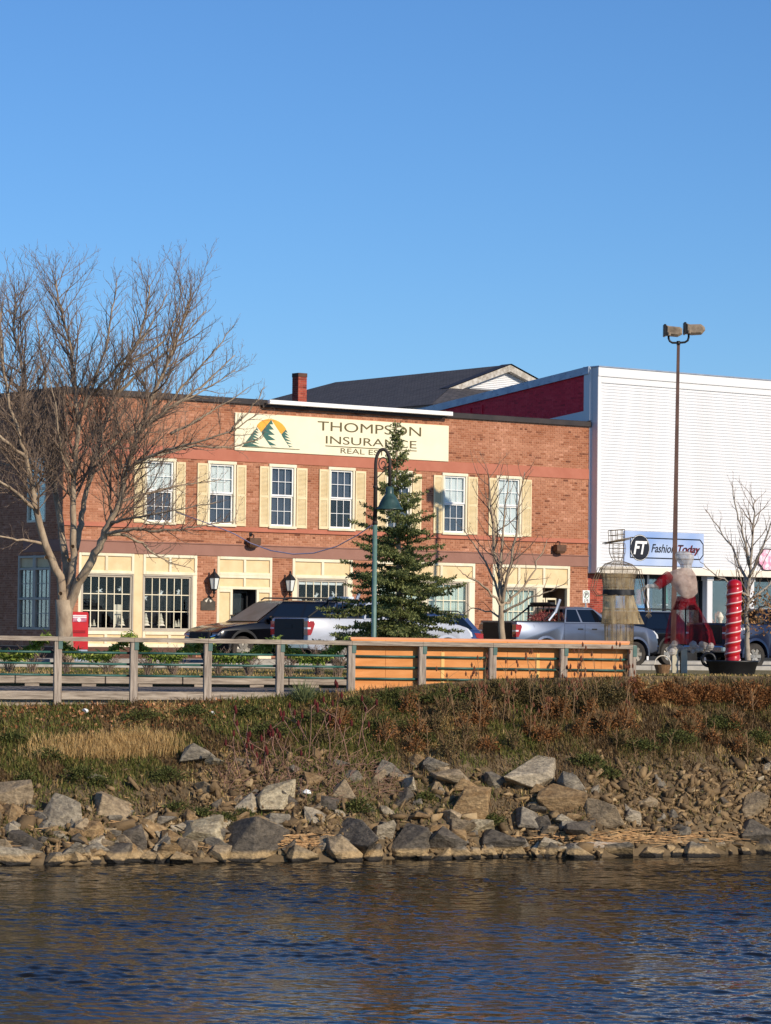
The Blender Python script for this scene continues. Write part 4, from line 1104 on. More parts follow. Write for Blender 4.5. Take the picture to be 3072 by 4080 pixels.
for s in (-1, 1):
    q = MB()
    e = (ur + s * (ur - ul) * 1.06, zr - drop * (ur - ul) * 1.06)
    i = [q.av(p) for p in ((ur, VB - 0.12, zr - 0.02), (e[0], VB - 0.12, e[1] - 0.02), (e[0], VB - 0.12, e[1] - 0.26), (ur, VB - 0.12, zr - 0.30), (ur, VB + 0.3, zr - 0.02), (e[0], VB + 0.3, e[1] - 0.02), (e[0], VB + 0.3, e[1] - 0.26), (ur, VB + 0.3, zr - 0.30))]
    for f4 in ((0, 1, 2, 3), (7, 6, 5, 4), (3, 2, 6, 7), (1, 5, 6, 2), (0, 4, 5, 1)): q.face([i[j] for j in f4])
    q.build('rake_board', m_oldtrim, hs_, fixn=True)
    q = MB(); q.poly([(ur, VB - 0.2, zr + 0.03), (ur + s * (ur - ul) * 1.08, VB - 0.2, zr - drop * (ur - ul) * 1.08 + 0.03), (ur + s * (ur - ul) * 1.08, VB + 0.5, zr - drop * (ur - ul) * 1.08 + 0.03), (ur, VB + 0.5, zr + 0.03)]); q.build('rake_shingles', m_cap, hs_)
w = MB(); e = 0.4
for a, b2 in (((ur - HALF + e, vh0 + e), (ur + HALF - e, vh0 + e)), ((ur + HALF - e, vh0 + e), (ur + HALF - e, vh1 - e)), ((ur + HALF - e, vh1 - e), (ur - HALF + e, vh1 - e)), ((ur - HALF + e, vh1 - e), (ur - HALF + e, vh0 + e))):
    w.poly([(a[0], a[1], -0.5), (b2[0], b2[1], -0.5), (b2[0], b2[1], ze + 0.05), (a[0], a[1], ze + 0.05)])
w.build('wall', m_siding, hs_)
# sidewalk along the fronts
q = MB()
for k in range(22):
    x0 = -14 + k * 2.4
    if x0 > 37: break
    q.cbox(x0, x0 + 2.385, -2.6, 0.6 if x0 > FL else -0.03, -0.05, 0.10, 0.01)
o = q.build('sidewalk', m_conc, None); o.location = FA; o.rotation_euler = (0, 0, FRZ); structure(o)
# ------------------------------------------------------------------ boardwalk, railing, orange hoarding, garlands
m_wood = mat('weathered_wood', srgb(126, 112, 98), srgb(188, 172, 152), scale=2.2, rough=0.9, bump=0.4, bscale=10, stretch=(1, 14, 14), detail=9)
m_woodv = mat('weathered_post', srgb(128, 114, 102), srgb(190, 174, 156), scale=2.2, rough=0.9, bump=0.4, bscale=10, stretch=(14, 14, 1), detail=9)
m_green = mat('green_pipe', srgb(44, 84, 78), srgb(62, 104, 94), scale=5, rough=0.45)
m_plate = mat('green_plate', srgb(74, 104, 96), srgb(92, 118, 108), scale=9, rough=0.55)
m_plank = mat('deck_plank', srgb(74, 66, 62), srgb(128, 118, 108), scale=2.5, rough=0.95, bump=0.3, bscale=14, stretch=(10, 1, 1), detail=8)
FDIR = Vector((1.0, 0.235, 0)).normalized(); FRZ2 = math.atan2(0.235, 1.0)
POSTX = [-75, 230, 533, 827, 1115, 1399, 1681, 1961, 2244, 2517]
def fence_pt(px):
    n = Vector((FDIR.y, -FDIR.x, 0)); p0 = Vector((0, y_fence(0), 0)); p = on_plane(px, 2600, p0, n); return p.x
DECK = -0.17
rail = thing('wooden_railing', 'weathered wood post railing with green pipe rails along the boardwalk', 'railing', Vector((0, y_fence(0), 0)), FRZ2)
def ft(px): return fence_pt(px) / math.cos(FRZ2)                       # local x along the railing
TS = [ft(p) for p in POSTX]
def rtop(t): return 0.885 - 0.0042 * (t + 6.5)
PW = 0.075
for k, t in enumerate(TS):
    zb_ = min(DECK - 0.25, z_top(t) - 0.5)
    q = MB(); q.cbox(t - PW, t + PW, -0.075, 0.075, zb_, rtop(t) - 0.004, 0.01); q.build('post', m_woodv, rail)
    q = MB(); q.cbox(t + 0.005, t + PW + 0.012, -0.086, -0.072, rtop(t) - 0.24, rtop(t) - 0.01, 0.003); o = q.build('bracket', m_plate, rail)
    q = MB(); q.lathe([(0.012, 0), (0.012, 0.01)], 8, (t + 0.045, -0.082, rtop(t) - 0.2)); 
for k in range(len(TS) - 1):
    a, b2 = TS[k], TS[k + 1]
    for r, (ta, tb) in enumerate((((a + 0.0), (b2)),)):
        q = MB(); i = []
        for t in (a - (PW if k == 0 else 0) + 0.003, b2 - 0.003):
            z = rtop(t); i += [q.av(p) for p in ((t, -0.098, z - 0.085), (t, -0.098, z - 0.006), (t, -0.092, z), (t, 0.095, z), (t, 0.095, z - 0.085))]
        for f4 in ((0, 1, 6, 5), (1, 2, 7, 6), (2, 3, 8, 7), (3, 4, 9, 8), (4, 0, 5, 9)): q.face([i[j] for j in f4])
        q.face(i[:5]); q.face(i[5:][::-1])
        o = q.build('top_rail', m_wood, rail, fixn=True); o.location.z = 0.002
    for dz in (0.30, 0.52, 0.745):
        q = MB(); q.tube([(a + PW - 0.01, 0.044, rtop(a) - dz), (b2 - PW + 0.01, 0.044, rtop(b2) - dz)], 0.0225, 10); q.build('pipe_rail', m_green, rail, smooth=True)
    if k < 5:
        q = MB(); q.cbox(a + PW + 0.004, b2 - PW - 0.004, -0.05, 0.0, DECK - 0.165, DECK - 0.002, 0.006); q.build('fascia_board', m_wood, rail)
# boardwalk planks run out to the railing
bw = bpy.data.objects.new('boardwalk', None); COL.objects.link(bw); structure(bw)
bw.location = (0, y_fence(0), 0); bw.rotation_euler = (0, 0, FRZ2)
pm = []
for v in range(4):
    q = MB(); q.cbox(0, 0.142, -0.03, 4.95, DECK - 0.045, DECK, 0.006); pm.append(q.build('plank', m_plank, bw))
t = -9.0; k = 0
for o in pm:
    o.location = (t, RND.uniform(-0.015, 0.02), RND.uniform(-0.004, 0.004)); t += 0.152
while t < 5.0:
    o = link('plank', pm[k % 4].data, bw); o.location = (t, RND.uniform(-0.015, 0.02), RND.uniform(-0.006, 0.004)); k += 1; t += 0.152
q = MB()
for yy in (0.06, 1.6, 3.2, 4.8): q.box(-9, 5.0, yy, yy + 0.06, DECK - 0.30, DECK - 0.046)
q.build('joist', m_wood, bw)
# timber edge beam at the back of the deck
tb_ = thing('timber_edge_beam', 'low grey timber beam laid end to end along the back of the boardwalk', 'beam', Vector((0, y_fence(0), 0)), FRZ2)
xx = -9.2
for L_ in (2.4, 1.9, 1.65, 2.3, 1.7, 2.05, 1.6, 0.9):
    q = MB(); q.cbox(xx, xx + L_ - 0.02, 4.78, 4.95, DECK + 0.06, DECK + 0.235, 0.012); q.build('timber', m_wood, tb_); xx += L_
q = MB()
xx = -9.0
while xx < 5: q.box(xx, xx + 0.3, 4.8, 4.93, DECK + 0.001, DECK + 0.06); xx += 1.2
q.build('spacer_block', m_wood, tb_)

# orange hoarding behind the railing
m_orpan = mat('orange_board', srgb(214, 138, 74), srgb(232, 158, 94), scale=1.6, rough=0.8, stretch=(1, 1, 6), bump=0.15, bscale=20)
m_orcap = mat('orange_cap', srgb(216, 150, 108), srgb(228, 166, 126), scale=2, rough=0.7)
m_batten = mat('raw_batten', srgb(236, 186, 108), srgb(240, 196, 124), scale=3, rough=0.8, stretch=(8, 8, 1))
hd = thing('orange_hoarding', 'bright orange plywood hoarding standing behind the railing', 'hoarding', Vector((0, y_fence(0), 0)), FRZ2)
cuts = [ft(1403), ft(1540), ft(1768), ft(2026), ft(2150), ft(2400), ft(2512)]
for a, b2 in zip(cuts[:-1], cuts[1:]):
    q = MB(); q.cbox(a + 0.002, b2 - 0.002, 0.078, 0.096, min(DECK - 0.02, 0.0) - 0.2, rtop(a) + 0.03, 0.003); q.build('board', m_orpan, hd)
q = MB(); i = []
for t in (cuts[0] - 0.01, cuts[-1] + 0.02):
    z = rtop(t) + 0.075; i += [q.av(p) for p in ((t, 0.099, z - 0.05), (t, 0.099, z), (t, 0.30, z + 0.004), (t, 0.30, z - 0.05))]
for f4 in ((0, 1, 5, 4), (1, 2, 6, 5), (2, 3, 7, 6), (3, 0, 4, 7), (0, 3, 2, 1), (4, 5, 6, 7)): q.face([i[j] for j in f4])
q.build('cap_board', m_orcap, hd, fixn=True)
for px, h in ((1768, 0.45), (2148, 0.40)):
    t = ft(px); q = MB(); q.cbox(t - 0.035, t + 0.035, 0.0682, 0.0778, -0.1, rtop(t) - 0.20, 0.003); q.build('batten', m_batten, hd)
q = MB(); q.cbox(cuts[-1] - 0.10, cuts[-1] + 0.0, 0.10, 0.28, -0.2, rtop(cuts[-1]) + 0.02, 0.005); q.build('end_board', m_orpan, hd)

# evergreen garlands
m_garl = tone_mat('cedar_green', [(0.0, srgb(88, 106, 44)), (0.5, srgb(142, 162, 68)), (1.0, srgb(190, 198, 104))], rough=0.7, noise=0.2, trans=0.25)
def cards(centers, dirs, length, width, rng, tone=None):
    """thin kite-shaped leaf faces: centers (N,3), dirs (N,3)"""
    n_ = len(centers)
    d = dirs / np.linalg.norm(dirs, axis=1, keepdims=True)
    r = rng.normal(size=(n_, 3)); s = np.cross(d, r); s /= np.linalg.norm(s, axis=1, keepdims=True) + 1e-9
    L = (length if np.ndim(length) else np.full(n_, length))[:, None]; W = (width if np.ndim(width) else np.full(n_, width))[:, None]
    v = np.stack([centers, centers + d * L * 0.45 + s * W * 0.5, centers + d * L, centers + d * L * 0.45 - s * W * 0.5], axis=1).reshape(-1, 3)
    f = np.arange(4 * n_).reshape(-1, 4)
    return v, f
def garland(pts, label, n_=1000, size=0.11, low=1.0):
    rng = np.random.default_rng(abs(hash(label)) % 1000 if False else len(label) * 7 + int(pts[0][0]))
    P = [Vector(p) for p in pts]
    cs = []; ds = []
    for k in range(n_):
        t = rng.random() * (len(P) - 1); i = int(t); fpt = P[i].lerp(P[i + 1], t - i); tan = (P[i + 1] - P[i]).normalized()
        c = np.array(fpt) + rng.normal(size=3) * 0.035
        cs.append(c); ds.append(np.array(tan) * rng.uniform(-0.6, 0.9) + rng.normal(size=3) * 0.6 + np.array([0, 0, -0.55]))
    v, f = cards(np.array(cs), np.array(ds), size * rng.uniform(0.7, 1.6, n_), 0.035, rng)
    base = Vector((P[0] + P[-1]) / 2)
    th = thing('evergreen_garland', label, 'garland', (0, 0, 0), 0, 'garlands hung along the boardwalk railing')
    np_mesh('needles', v, f, m_garl, th, tone=rng.random(n_))
    q = MB(); q.tube(pts, 0.012, 5); q.build('wire', m_bblack, th)
def gpt(px, py, back=0.3):
    n = Vector((FDIR.y, -FDIR.x, 0)); p0 = Vector((0, y_fence(0) + back, 0)); return tuple(on_plane(px, py, p0, n))
GL = [([(-60, 2540), (-20, 2590), (30, 2614), (80, 2612), (120, 2585), (150, 2562), (190, 2535)], 'green cedar garland sagging over the end of the railing by the side wall'),
      ([(235, 2545), (262, 2575), (310, 2604), (380, 2618), (430, 2608), (465, 2575), (500, 2545), (528, 2530)], 'green cedar garland sagging between two posts below the red mailbox'),
      ([(540, 2545), (570, 2585), (620, 2612), (690, 2620), (740, 2590), (790, 2570), (825, 2550)], 'green cedar garland sagging below the front of the black car'),
      ([(830, 2560), (860, 2608), (920, 2622), (985, 2612), (1030, 2582), (1070, 2568), (1110, 2550)], 'green cedar garland sagging below the middle of the black car'),
      ([(1120, 2560), (1150, 2590), (1210, 2618), (1270, 2622), (1310, 2600), (1350, 2572), (1395, 2550)], 'green cedar garland sagging below the white pickup, next to the orange hoarding')]
for pts, lab in GL: garland([gpt(*p) for p in pts], lab)
# ------------------------------------------------------------------ lamps, mailbox, signs
m_lampg = mat('lamp_green', srgb(86, 116, 108), srgb(104, 132, 122), scale=8, rough=0.45)
m_lampd = mat('lamp_dark_green', srgb(40, 62, 60), srgb(58, 84, 80), scale=8, rough=0.35)
m_wrap = mat('dark_wrap', srgb(46, 40, 38), srgb(64, 54, 48), scale=6, rough=0.7)
YL = 66.0
pb = at_y(1489, 2560, YL); px_ = pb.x
lamp = thing('street_lamp', 'green shepherd-hook street lamp with bell shade beside the spruce', 'lamp', (px_, YL, 0), 0)
def lz(py, px=1495): return at_y(px, py, YL).z
def lx(px, py=2000): return at_y(px, py, YL).x - px_
zt1 = lz(2085)
q = MB(); q.lathe([(0.16, 0), (0.16, 0.05), (0.10, 0.12), (0.075, 0.5), (0.055, 0.6), (0.05, zt1)], 14); q.build('pole', m_lampg, lamp, smooth=True)
zt2 = lz(1850); xr = lx(1553, 1900) - 0.0
arc = [(0, 0, zt1), (0, 0, zt2)]
for k in range(1, 12):
    a = math.pi * k / 12; arc.append((xr / 2 - xr / 2 * math.cos(a), 0, zt2 + (lz(1790) - zt2) * math.sin(a)))
arc += [(xr, 0, zt2), (xr, 0, lz(1938))]
q = MB(); q.tube(arc, [0.05] + [0.038] * (len(arc) - 1), 10); q.lathe([(0.06, zt1 - 0.03), (0.06, zt1 + 0.05)], 10); q.lathe([(0.055, lz(1945)), (0.055, lz(1935))], 10); q.build('hook', m_wrap, lamp, smooth=True)
q = MB(); sc = []
for k in range(22):
    a = k * 0.42; r = 0.14 - 0.005 * k; sc.append((xr / 2 + r * math.cos(a + 0.6) * 0.8, 0, zt2 + 0.0 + r * math.sin(a + 0.6) * 1.2))
q.tube(sc, 0.013, 5); q.tube([(0.03, 0, zt2 - 0.30), (xr / 2, 0, zt2 - 0.18), (xr - 0.02, 0, zt2 - 0.02)], 0.012, 5); q.build('scroll', m_wrap, lamp)
zs_ = lz(1975); zb_ = lz(2030); ztn = lz(1938)
q = MB(); q.lathe([(0.05, ztn), (0.085, ztn - 0.03), (0.085, zs_ + 0.06), (0.10, zs_ + 0.03), (0.15, zs_ - 0.03), (0.20, zs_ - 0.12), (0.24, zb_ + 0.08), (0.30, zb_ + 0.02), (0.305, zb_), (0.28, zb_ + 0.005), (0.20, zb_ + 0.06)], 24, (xr, 0, 0)); q.build('bell_shade', m_lampd, lamp, smooth=True)
q = MB(); q.lathe([(0.0, zb_ - 0.03), (0.08, zb_ - 0.01), (0.10, zb_ + 0.05)], 12, (xr, 0, 0)); q.build('bulb_cover', m_lglass, lamp, smooth=True)

# rope light from the tree over to the lamp
m_rope = mat('rope_light', srgb(230, 200, 212), srgb(236, 210, 220), scale=9, rough=0.5)
pts = []
for px, py, Y in ((700, 2040, 84.0), (800, 2075, 81.5), (880, 2105, 79.5), (936, 2128, 78), (1000, 2165, 76.5), (1080, 2194, 74.8), (1168, 2208, 73), (1250, 2204, 71.3), (1340, 2178, 69.5), (1420, 2135, 67.6), (1492, 2086, 66.0)):
    p = at_y(px, py, Y); pts.append(tuple(p))
q = MB(); q.tube(pts, 0.014, 6)
tag(q.build('rope_light', m_rope, None, smooth=True), 'thin pinkish rope light sagging from the bare tree to the green lamp', 'light cable')

# tall double floodlight on a brown pole
YP = 97.4
pb = at_y(2682, 2500, YP)
pl = thing('parking_floodlight', 'tall brown pole with two floodlight heads by the white building', 'floodlight', (pb.x, YP, 0), 0)
def pz(py, px=2700): return at_y(px, py, YP).z
def pxl(px, py=1350): return at_y(px, py, YP).x - pb.x
m_brownp = mat('brown_pole', srgb(84, 60, 52), srgb(112, 82, 70), scale=1.5, rough=0.6)
ztop = pz(1372)
tx = pxl(2703, 1372)
q = MB()
i0 = [q.av((sx * 0.085, sy * 0.085, 0)) for sx, sy in ((-1, -1), (1, -1), (1, 1), (-1, 1))]; i1 = [q.av((tx + sx * 0.045, sy * 0.045, ztop)) for sx, sy in ((-1, -1), (1, -1), (1, 1), (-1, 1))]
for k in range(4): q.face((i0[k], i0[(k + 1) % 4], i1[(k + 1) % 4], i1[k]))
q.face(i1); q.build('pole', m_brownp, pl)
q = MB(); q.cbox(-0.2, 0.2, -0.2, 0.2, 0, 0.08, 0.02); q.build('footing', m_conc, pl)
za = pz(1366); zb_ = pz(1335)
L0, R0 = pxl(2664, 1340), pxl(2744, 1335)
q = MB(); q.tube([(L0, 0, zb_ + 0.02), (L0, 0, za + 0.14), (L0 + 0.04, 0, za + 0.05), (L0 + 0.12, 0, za), (tx, 0, za), (R0 - 0.12, 0, za + 0.02), (R0 - 0.03, 0, za + 0.08), (R0, 0, za + 0.18), (R0, 0, zb_ + 0.05)], 0.035, 8); q.lathe([(0.06, za - 0.08), (0.06, za + 0.06)], 8, (tx, 0, 0)); q.build('yoke', m_bblack, pl, smooth=True)
m_fhead = mat('flood_housing', srgb(112, 96, 78), srgb(160, 142, 120), scale=5, rough=0.6)
for hx, hz, lab in ((L0, pz(1318, 2670), 0), (R0, pz(1310, 2745), 1)):
    q = MB()
    poly = [(-0.10, -0.16), (-0.10, 0.17), (0.02, 0.14), (0.36, 0.11), (0.43, 0.06), (0.43, -0.12), (0.30, -0.19), (0.05, -0.17)] if lab == 0 else [(-0.10, -0.16), (-0.10, 0.17), (0.02, 0.13), (0.38, 0.14), (0.50, 0.05), (0.52, -0.06), (0.42, -0.18), (0.1, -0.2)]
    a = [q.av((hx + x, -0.15, hz + z)) for x, z in poly]; b2 = [q.av((hx + x, 0.15, hz + z)) for x, z in poly]
    a2 = [q.av((hx + 0.15 + (x - 0.15) * 0.8, -0.2, hz + z * 0.7)) for x, z in poly]; b3 = [q.av((hx + 0.15 + (x - 0.15) * 0.8, 0.2, hz + z * 0.7)) for x, z in poly]
    nn = len(poly)
    for r1, r2 in ((a2, a), (a, b2), (b2, b3)):
        for k in range(nn): q.face((r1[k], r2[k], r2[(k + 1) % nn], r1[(k + 1) % nn]))
    q.face(a2); q.face(b3[::-1]); q.build('lamp_head', m_fhead, pl, fixn=True)
    q = MB(); q.cbox(hx - 0.17, hx - 0.095, -0.2, 0.2, hz - 0.19, hz + 0.2, 0.01); q.build('lens_hood', m_bblack, pl)
    q = MB(); q.lathe([(0.05, -0.05), (0.05, 0.05)], 8, (hx, -0.2, hz - 0.12)); q.build('pivot', m_fhead, pl)

# parking sign
u, z0 = FP(2335, 2402, 2.3); _, z1 = FP(2335, 2352, 2.3)
pk = thing('parking_sign', 'white two-hour parking sign with green ringed P on a thin post', 'sign', FA + FD * u + FN * 2.3, FRZ)
q = MB(); q.tube([(0, 0.02, 0.1), (0, 0.02, z1 - 0.02)], 0.025, 8); q.build('post', m_flash, pk)
m_sgrn = mat('sign_green', srgb(30, 110, 60), rough=0.5)
q = MB(); q.cbox(-0.16, 0.16, -0.012, 0.0, z0, z1, 0.004); q.build('plate', m_white, pk)
zc_ = z0 + (z1 - z0) * 0.64
q = MB()
rg = [(0.115 * math.cos(k * math.pi / 14), -0.016, zc_ + 0.115 * math.sin(k * math.pi / 14)) for k in range(29)]
q.tube(rg, 0.012, 4); q.build('ring', m_sgrn, pk)
text_mesh('P', 'lettering', m_ink, pk, -0.05, 0.06, zc_ - 0.075, zc_ + 0.075, -0.0165, off=0.02)
text_mesh('2 HR', 'lettering', m_ink, pk, -0.10, 0.10, z0 + 0.075, z0 + 0.125, -0.0165, off=0.01)
q = MB()
for s in (-1, 1): q.poly([(s * 0.11, -0.0165, z0 + 0.035), (s * 0.06, -0.0165, z0 + 0.06), (s * 0.06, -0.0165, z0 + 0.01)]); q.box(min(s * 0.06, s * 0.02), max(s * 0.06, s * 0.02), -0.0175, -0.0155, z0 + 0.028, z0 + 0.042)
q.build('arrows', m_ink, pk)

# red mailbox and grey relay box under it
m_mred = mat('mailbox_red', srgb(188, 20, 30), srgb(204, 30, 40), scale=3, rough=0.4)
m_mdred = mat('mailbox_dark_red', srgb(120, 16, 26), rough=0.5)
YM = 91.0
p = at_y(308, 2590, YM)
mbx = thing('mailbox', 'red street mailbox with white label behind the big tree trunk', 'mailbox', (p.x, YM, 0.0), FRZ - 0.35)
zt_ = at_y(308, 2438, YM).z; zr_ = at_y(308, 2540, YM).z
q = MB(); q.prism_y([(-0.27, zr_ - 0.35), (0.27, zr_ - 0.35), (0.27, zt_ - 0.05), (0.24, zt_), (-0.24, zt_), (-0.27, zt_ - 0.05)], -0.28, 0.28); q.build('box', m_mred, mbx, fixn=True)
q = MB(); q.cbox(-0.21, 0.21, -0.295, -0.281, zt_ - 0.30, zt_ - 0.09, 0.004); q.build('label_plate', mat('label_mauve', srgb(170, 70, 96), srgb(214, 150, 170), scale=8, rough=0.5), mbx)
q = MB(); q.cbox(-0.21, 0.21, -0.30, -0.296, zt_ - 0.13, zt_ - 0.10, 0.002); q.cbox(-0.21, 0.21, -0.30, -0.296, zt_ - 0.18, zt_ - 0.15, 0.002); q.build('white_stripe', m_white, mbx)
q = MB(); q.prism_y([(0.06 * math.cos(k * math.pi / 10) - 0.02, zt_ - 0.24 + 0.06 * math.sin(k * math.pi / 10)) for k in range(20)], -0.302, -0.297); q.build('round_emblem', m_white, mbx)
q = MB()
for dz in (0.58, 0.63): q.cbox(-0.18, 0.18, -0.30, -0.281, zt_ - dz, zt_ - dz + 0.018, 0.002)
q.build('collection_slot', m_mdred, mbx)
q = MB(); q.cbox(-0.26, 0.26, -0.27, 0.27, 0.05, zr_ - 0.36, 0.01); q.build('base', m_flash, mbx)
# white hoop-shaped house number hook on the brick beside the trunk
u, z = FP(290, 2405); q = MB(); q.tube([(0.05, 0, 0.25), (0.05, 0, 0.04), (0.02, 0, 0), (-0.03, 0, 0.01), (-0.05, 0, 0.06)], 0.02, 6)
o = q.build('wall_hook', m_white, None); o.location = FA + FD * u + FN * 0.06 + Vector((0, 0, z)); o.rotation_euler = (0, 0, FRZ)
tag(o, 'small white curved hook mark on brick beside the cream shop window', 'hook')
# ------------------------------------------------------------------ vehicles
def paint(name, c, c2=None, metal=0.0, rough=0.35, coat=0.6):
    return mat(name, c, c2 or c, scale=1.2, rough=rough, metal=metal, coat=coat, spec=0.4)
m_tyre = mat('tyre_rubber', srgb(40, 38, 36), srgb(66, 60, 54), scale=4, rough=0.9)
m_rim = mat('alloy_rim', srgb(150, 146, 138), srgb(178, 172, 162), scale=5, rough=0.4, metal=0.6)
m_cglass = mat('car_glass', srgb(14, 18, 24), rough=0.04, spec=0.6)
m_clear = glass_mat('clear_car_glass', (0.45, 0.5, 0.5, 1))
m_plast = mat('black_plastic', srgb(26, 26, 28), srgb(38, 38, 40), scale=10, rough=0.7)
m_tail = mat('red_lens', srgb(168, 16, 28), srgb(140, 12, 24), scale=6, rough=0.15, coat=0.8)
m_lensw = mat('clear_lens', srgb(220, 224, 228), rough=0.12, coat=0.8)
m_chrome = mat('chrome', srgb(200, 204, 208), rough=0.15, metal=1.0)
m_liner = mat('wheel_well', srgb(14, 14, 14), rough=0.95)

def arc_pts(cx, cz, r, a0, a1, n_):
    return [(cx + r * math.cos(a0 + (a1 - a0) * k / n_), cz + r * math.sin(a0 + (a1 - a0) * k / n_)) for k in range(n_ + 1)]
def inset(poly, d):
    n_ = len(poly); out = []
    A = sum(poly[i][0] * poly[(i + 1) % n_][1] - poly[(i + 1) % n_][0] * poly[i][1] for i in range(n_))
    sg = 1 if A > 0 else -1
    for i in range(n_):
        p0 = Vector(poly[i - 1]); p1 = Vector(poly[i]); p2 = Vector(poly[(i + 1) % n_])
        e1 = (p1 - p0); e2 = (p2 - p1)
        if e1.length < 1e-6 or e2.length < 1e-6: out.append(tuple(p1)); continue
        n1 = Vector((-e1.y, e1.x)).normalized() * sg; n2 = Vector((-e2.y, e2.x)).normalized() * sg
        m_ = (n1 + n2)
        if m_.length < 1e-4: m_ = n1
        m_.normalize(); k = d / max(0.5, m_.dot(n1)); out.append(tuple(p1 + m_ * k))
    return out
def slab(poly, rings, name, m, parent):
    """side profile swept across the width: rings = [(y, inset), ...]"""
    q = MB(); R = []
    for y, d in rings:
        pp = inset(poly, d) if d else poly
        R.append([q.av((x, y, z)) for x, z in pp])
    n_ = len(poly)
    for a, b2 in zip(R[:-1], R[1:]):
        for k in range(n_): q.face((a[k], a[(k + 1) % n_], b2[(k + 1) % n_], b2[k]))
    q.face(R[0]); q.face(R[-1][::-1])
    return q.build(name, m, parent, fixn=True, auto=35)
def cabin(base, top, wb, wt, zb, zt, name, m, parent, ym=None):
    """greenhouse from base x-range to top x-range, tapering in width"""
    q = MB()
    lv = [(base[0], base[1], wb, zb), (base[0] + (top[0] - base[0]) * 0.88, base[1] + (top[1] - base[1]) * 0.90, wb + (wt - wb) * 0.80, zb + (zt - zb) * 0.86),
          (top[0], top[1], wt, zt - 0.03), (top[0] + 0.16, top[1] - 0.16, wt - 0.14, zt)]
    R = [[q.av((x0, -w_, z)), q.av((x1, -w_ * 0.94, z)), q.av((x1, w_ * 0.94, z)), q.av((x0, w_, z))] if False else [q.av((x0, -w_, z)), q.av((x1, -w_, z)), q.av((x1, w_, z)), q.av((x0, w_, z))] for x0, x1, w_, z in lv]
    R = R
    for a, b2 in zip(R[:-1], R[1:]):
        for k in range(4): q.face((a[k], a[(k + 1) % 4], b2[(k + 1) % 4], b2[k]))
    q.face(R[-1]); q.face(R[0][::-1])
    o = q.build(name, m, parent, fixn=True)
    def P(fx, fz, side):
        """point on the side glass plane: fx along, fz up (0..0.86)"""
        z = zb + (zt - zb) * fz; x0 = base[0] + (top[0] - base[0]) * fz; x1 = base[1] + (top[1] - base[1]) * fz
        w_ = wb + (wt - wb) * fz * (0.80 / 0.86); return Vector((x0 + (x1 - x0) * fx, side * (w_ + 0.006), z))
    return o, P
def quad_part(name, pts, m, parent):
    q = MB(); q.poly(pts); return q.build(name, m, parent)
def wheel(x, y, r, w_, parent, side, rim_m=None):
    q = MB()
    prof = [(r * 0.62, -w_ / 2), (r * 0.93, -w_ / 2), (r, -w_ * 0.36), (r, w_ * 0.36), (r * 0.93, w_ / 2), (r * 0.62, w_ / 2)]
    q.M = Matrix.Translation((x, y, r)) @ Matrix.Rotation(math.pi / 2, 4, 'X')
    q.lathe(prof, 28, cap=False); wo = q.build('wheel', m_tyre, parent, auto=40)
    q = MB(); q.M = Matrix.Translation((x, y, r)) @ Matrix.Rotation(math.pi / 2 * (1 if side < 0 else -1), 4, 'X')
    q.lathe([(r * 0.64, w_ * 0.42), (r * 0.60, w_ * 0.47), (r * 0.54, w_ * 0.30), (r * 0.50, w_ * 0.18), (r * 0.18, w_ * 0.26), (r * 0.12, w_ * 0.34), (0.0, w_ * 0.34)], 28, cap=False)
    for k in range(6):
        a = k * math.pi / 3; c_, s_ = math.cos(a), math.sin(a); t_ = 0.045
        pts = [(c_ * r * 0.15 - s_ * t_, s_ * r * 0.15 + c_ * t_, w_ * 0.36), (c_ * r * 0.15 + s_ * t_, s_ * r * 0.15 - c_ * t_, w_ * 0.36), (c_ * r * 0.58 + s_ * t_ * 1.2, s_ * r * 0.58 - c_ * t_ * 1.2, w_ * 0.42), (c_ * r * 0.58 - s_ * t_ * 1.2, s_ * r * 0.58 + c_ * t_ * 1.2, w_ * 0.42)]
        i = [q.av(p) for p in pts] + [q.av((p[0], p[1], w_ * 0.18)) for p in pts]
        q.face(i[:4])
        for j in range(4): q.face((i[j], i[4 + j], i[4 + (j + 1) % 4], i[(j + 1) % 4]))
    q.build('rim', rim_m or m_rim, wo, auto=40)
    return wo
def flare(cx, r, y, parent, m, th=0.03):
    for s in (-1, 1):
        q = MB()
        ao = arc_pts(cx, 0.42, r + 0.075, -0.12, math.pi + 0.12, 14); ai = arc_pts(cx, 0.42, r, -0.12, math.pi + 0.12, 14)
        y0, y1 = s * (y - 0.05), s * (y + th)
        for k in range(14):
            q.poly([(*[ai[k][0]], y1, ai[k][1]), (ao[k][0], y1 - s * 0.012, ao[k][1]), (ao[k + 1][0], y1 - s * 0.012, ao[k + 1][1]), (ai[k + 1][0], y1, ai[k + 1][1])])
            q.poly([(ao[k][0], y1 - s * 0.012, ao[k][1]), (ao[k][0], y0, ao[k][1]), (ao[k + 1][0], y0, ao[k + 1][1]), (ao[k + 1][0], y1 - s * 0.012, ao[k + 1][1])])
            q.poly([(ai[k][0], y1, ai[k][1]), (ai[k + 1][0], y1, ai[k + 1][1]), (ai[k + 1][0], y0, ai[k + 1][1]), (ai[k][0], y0, ai[k][1])])
        q.build('wheel_arch', m, parent, auto=50)

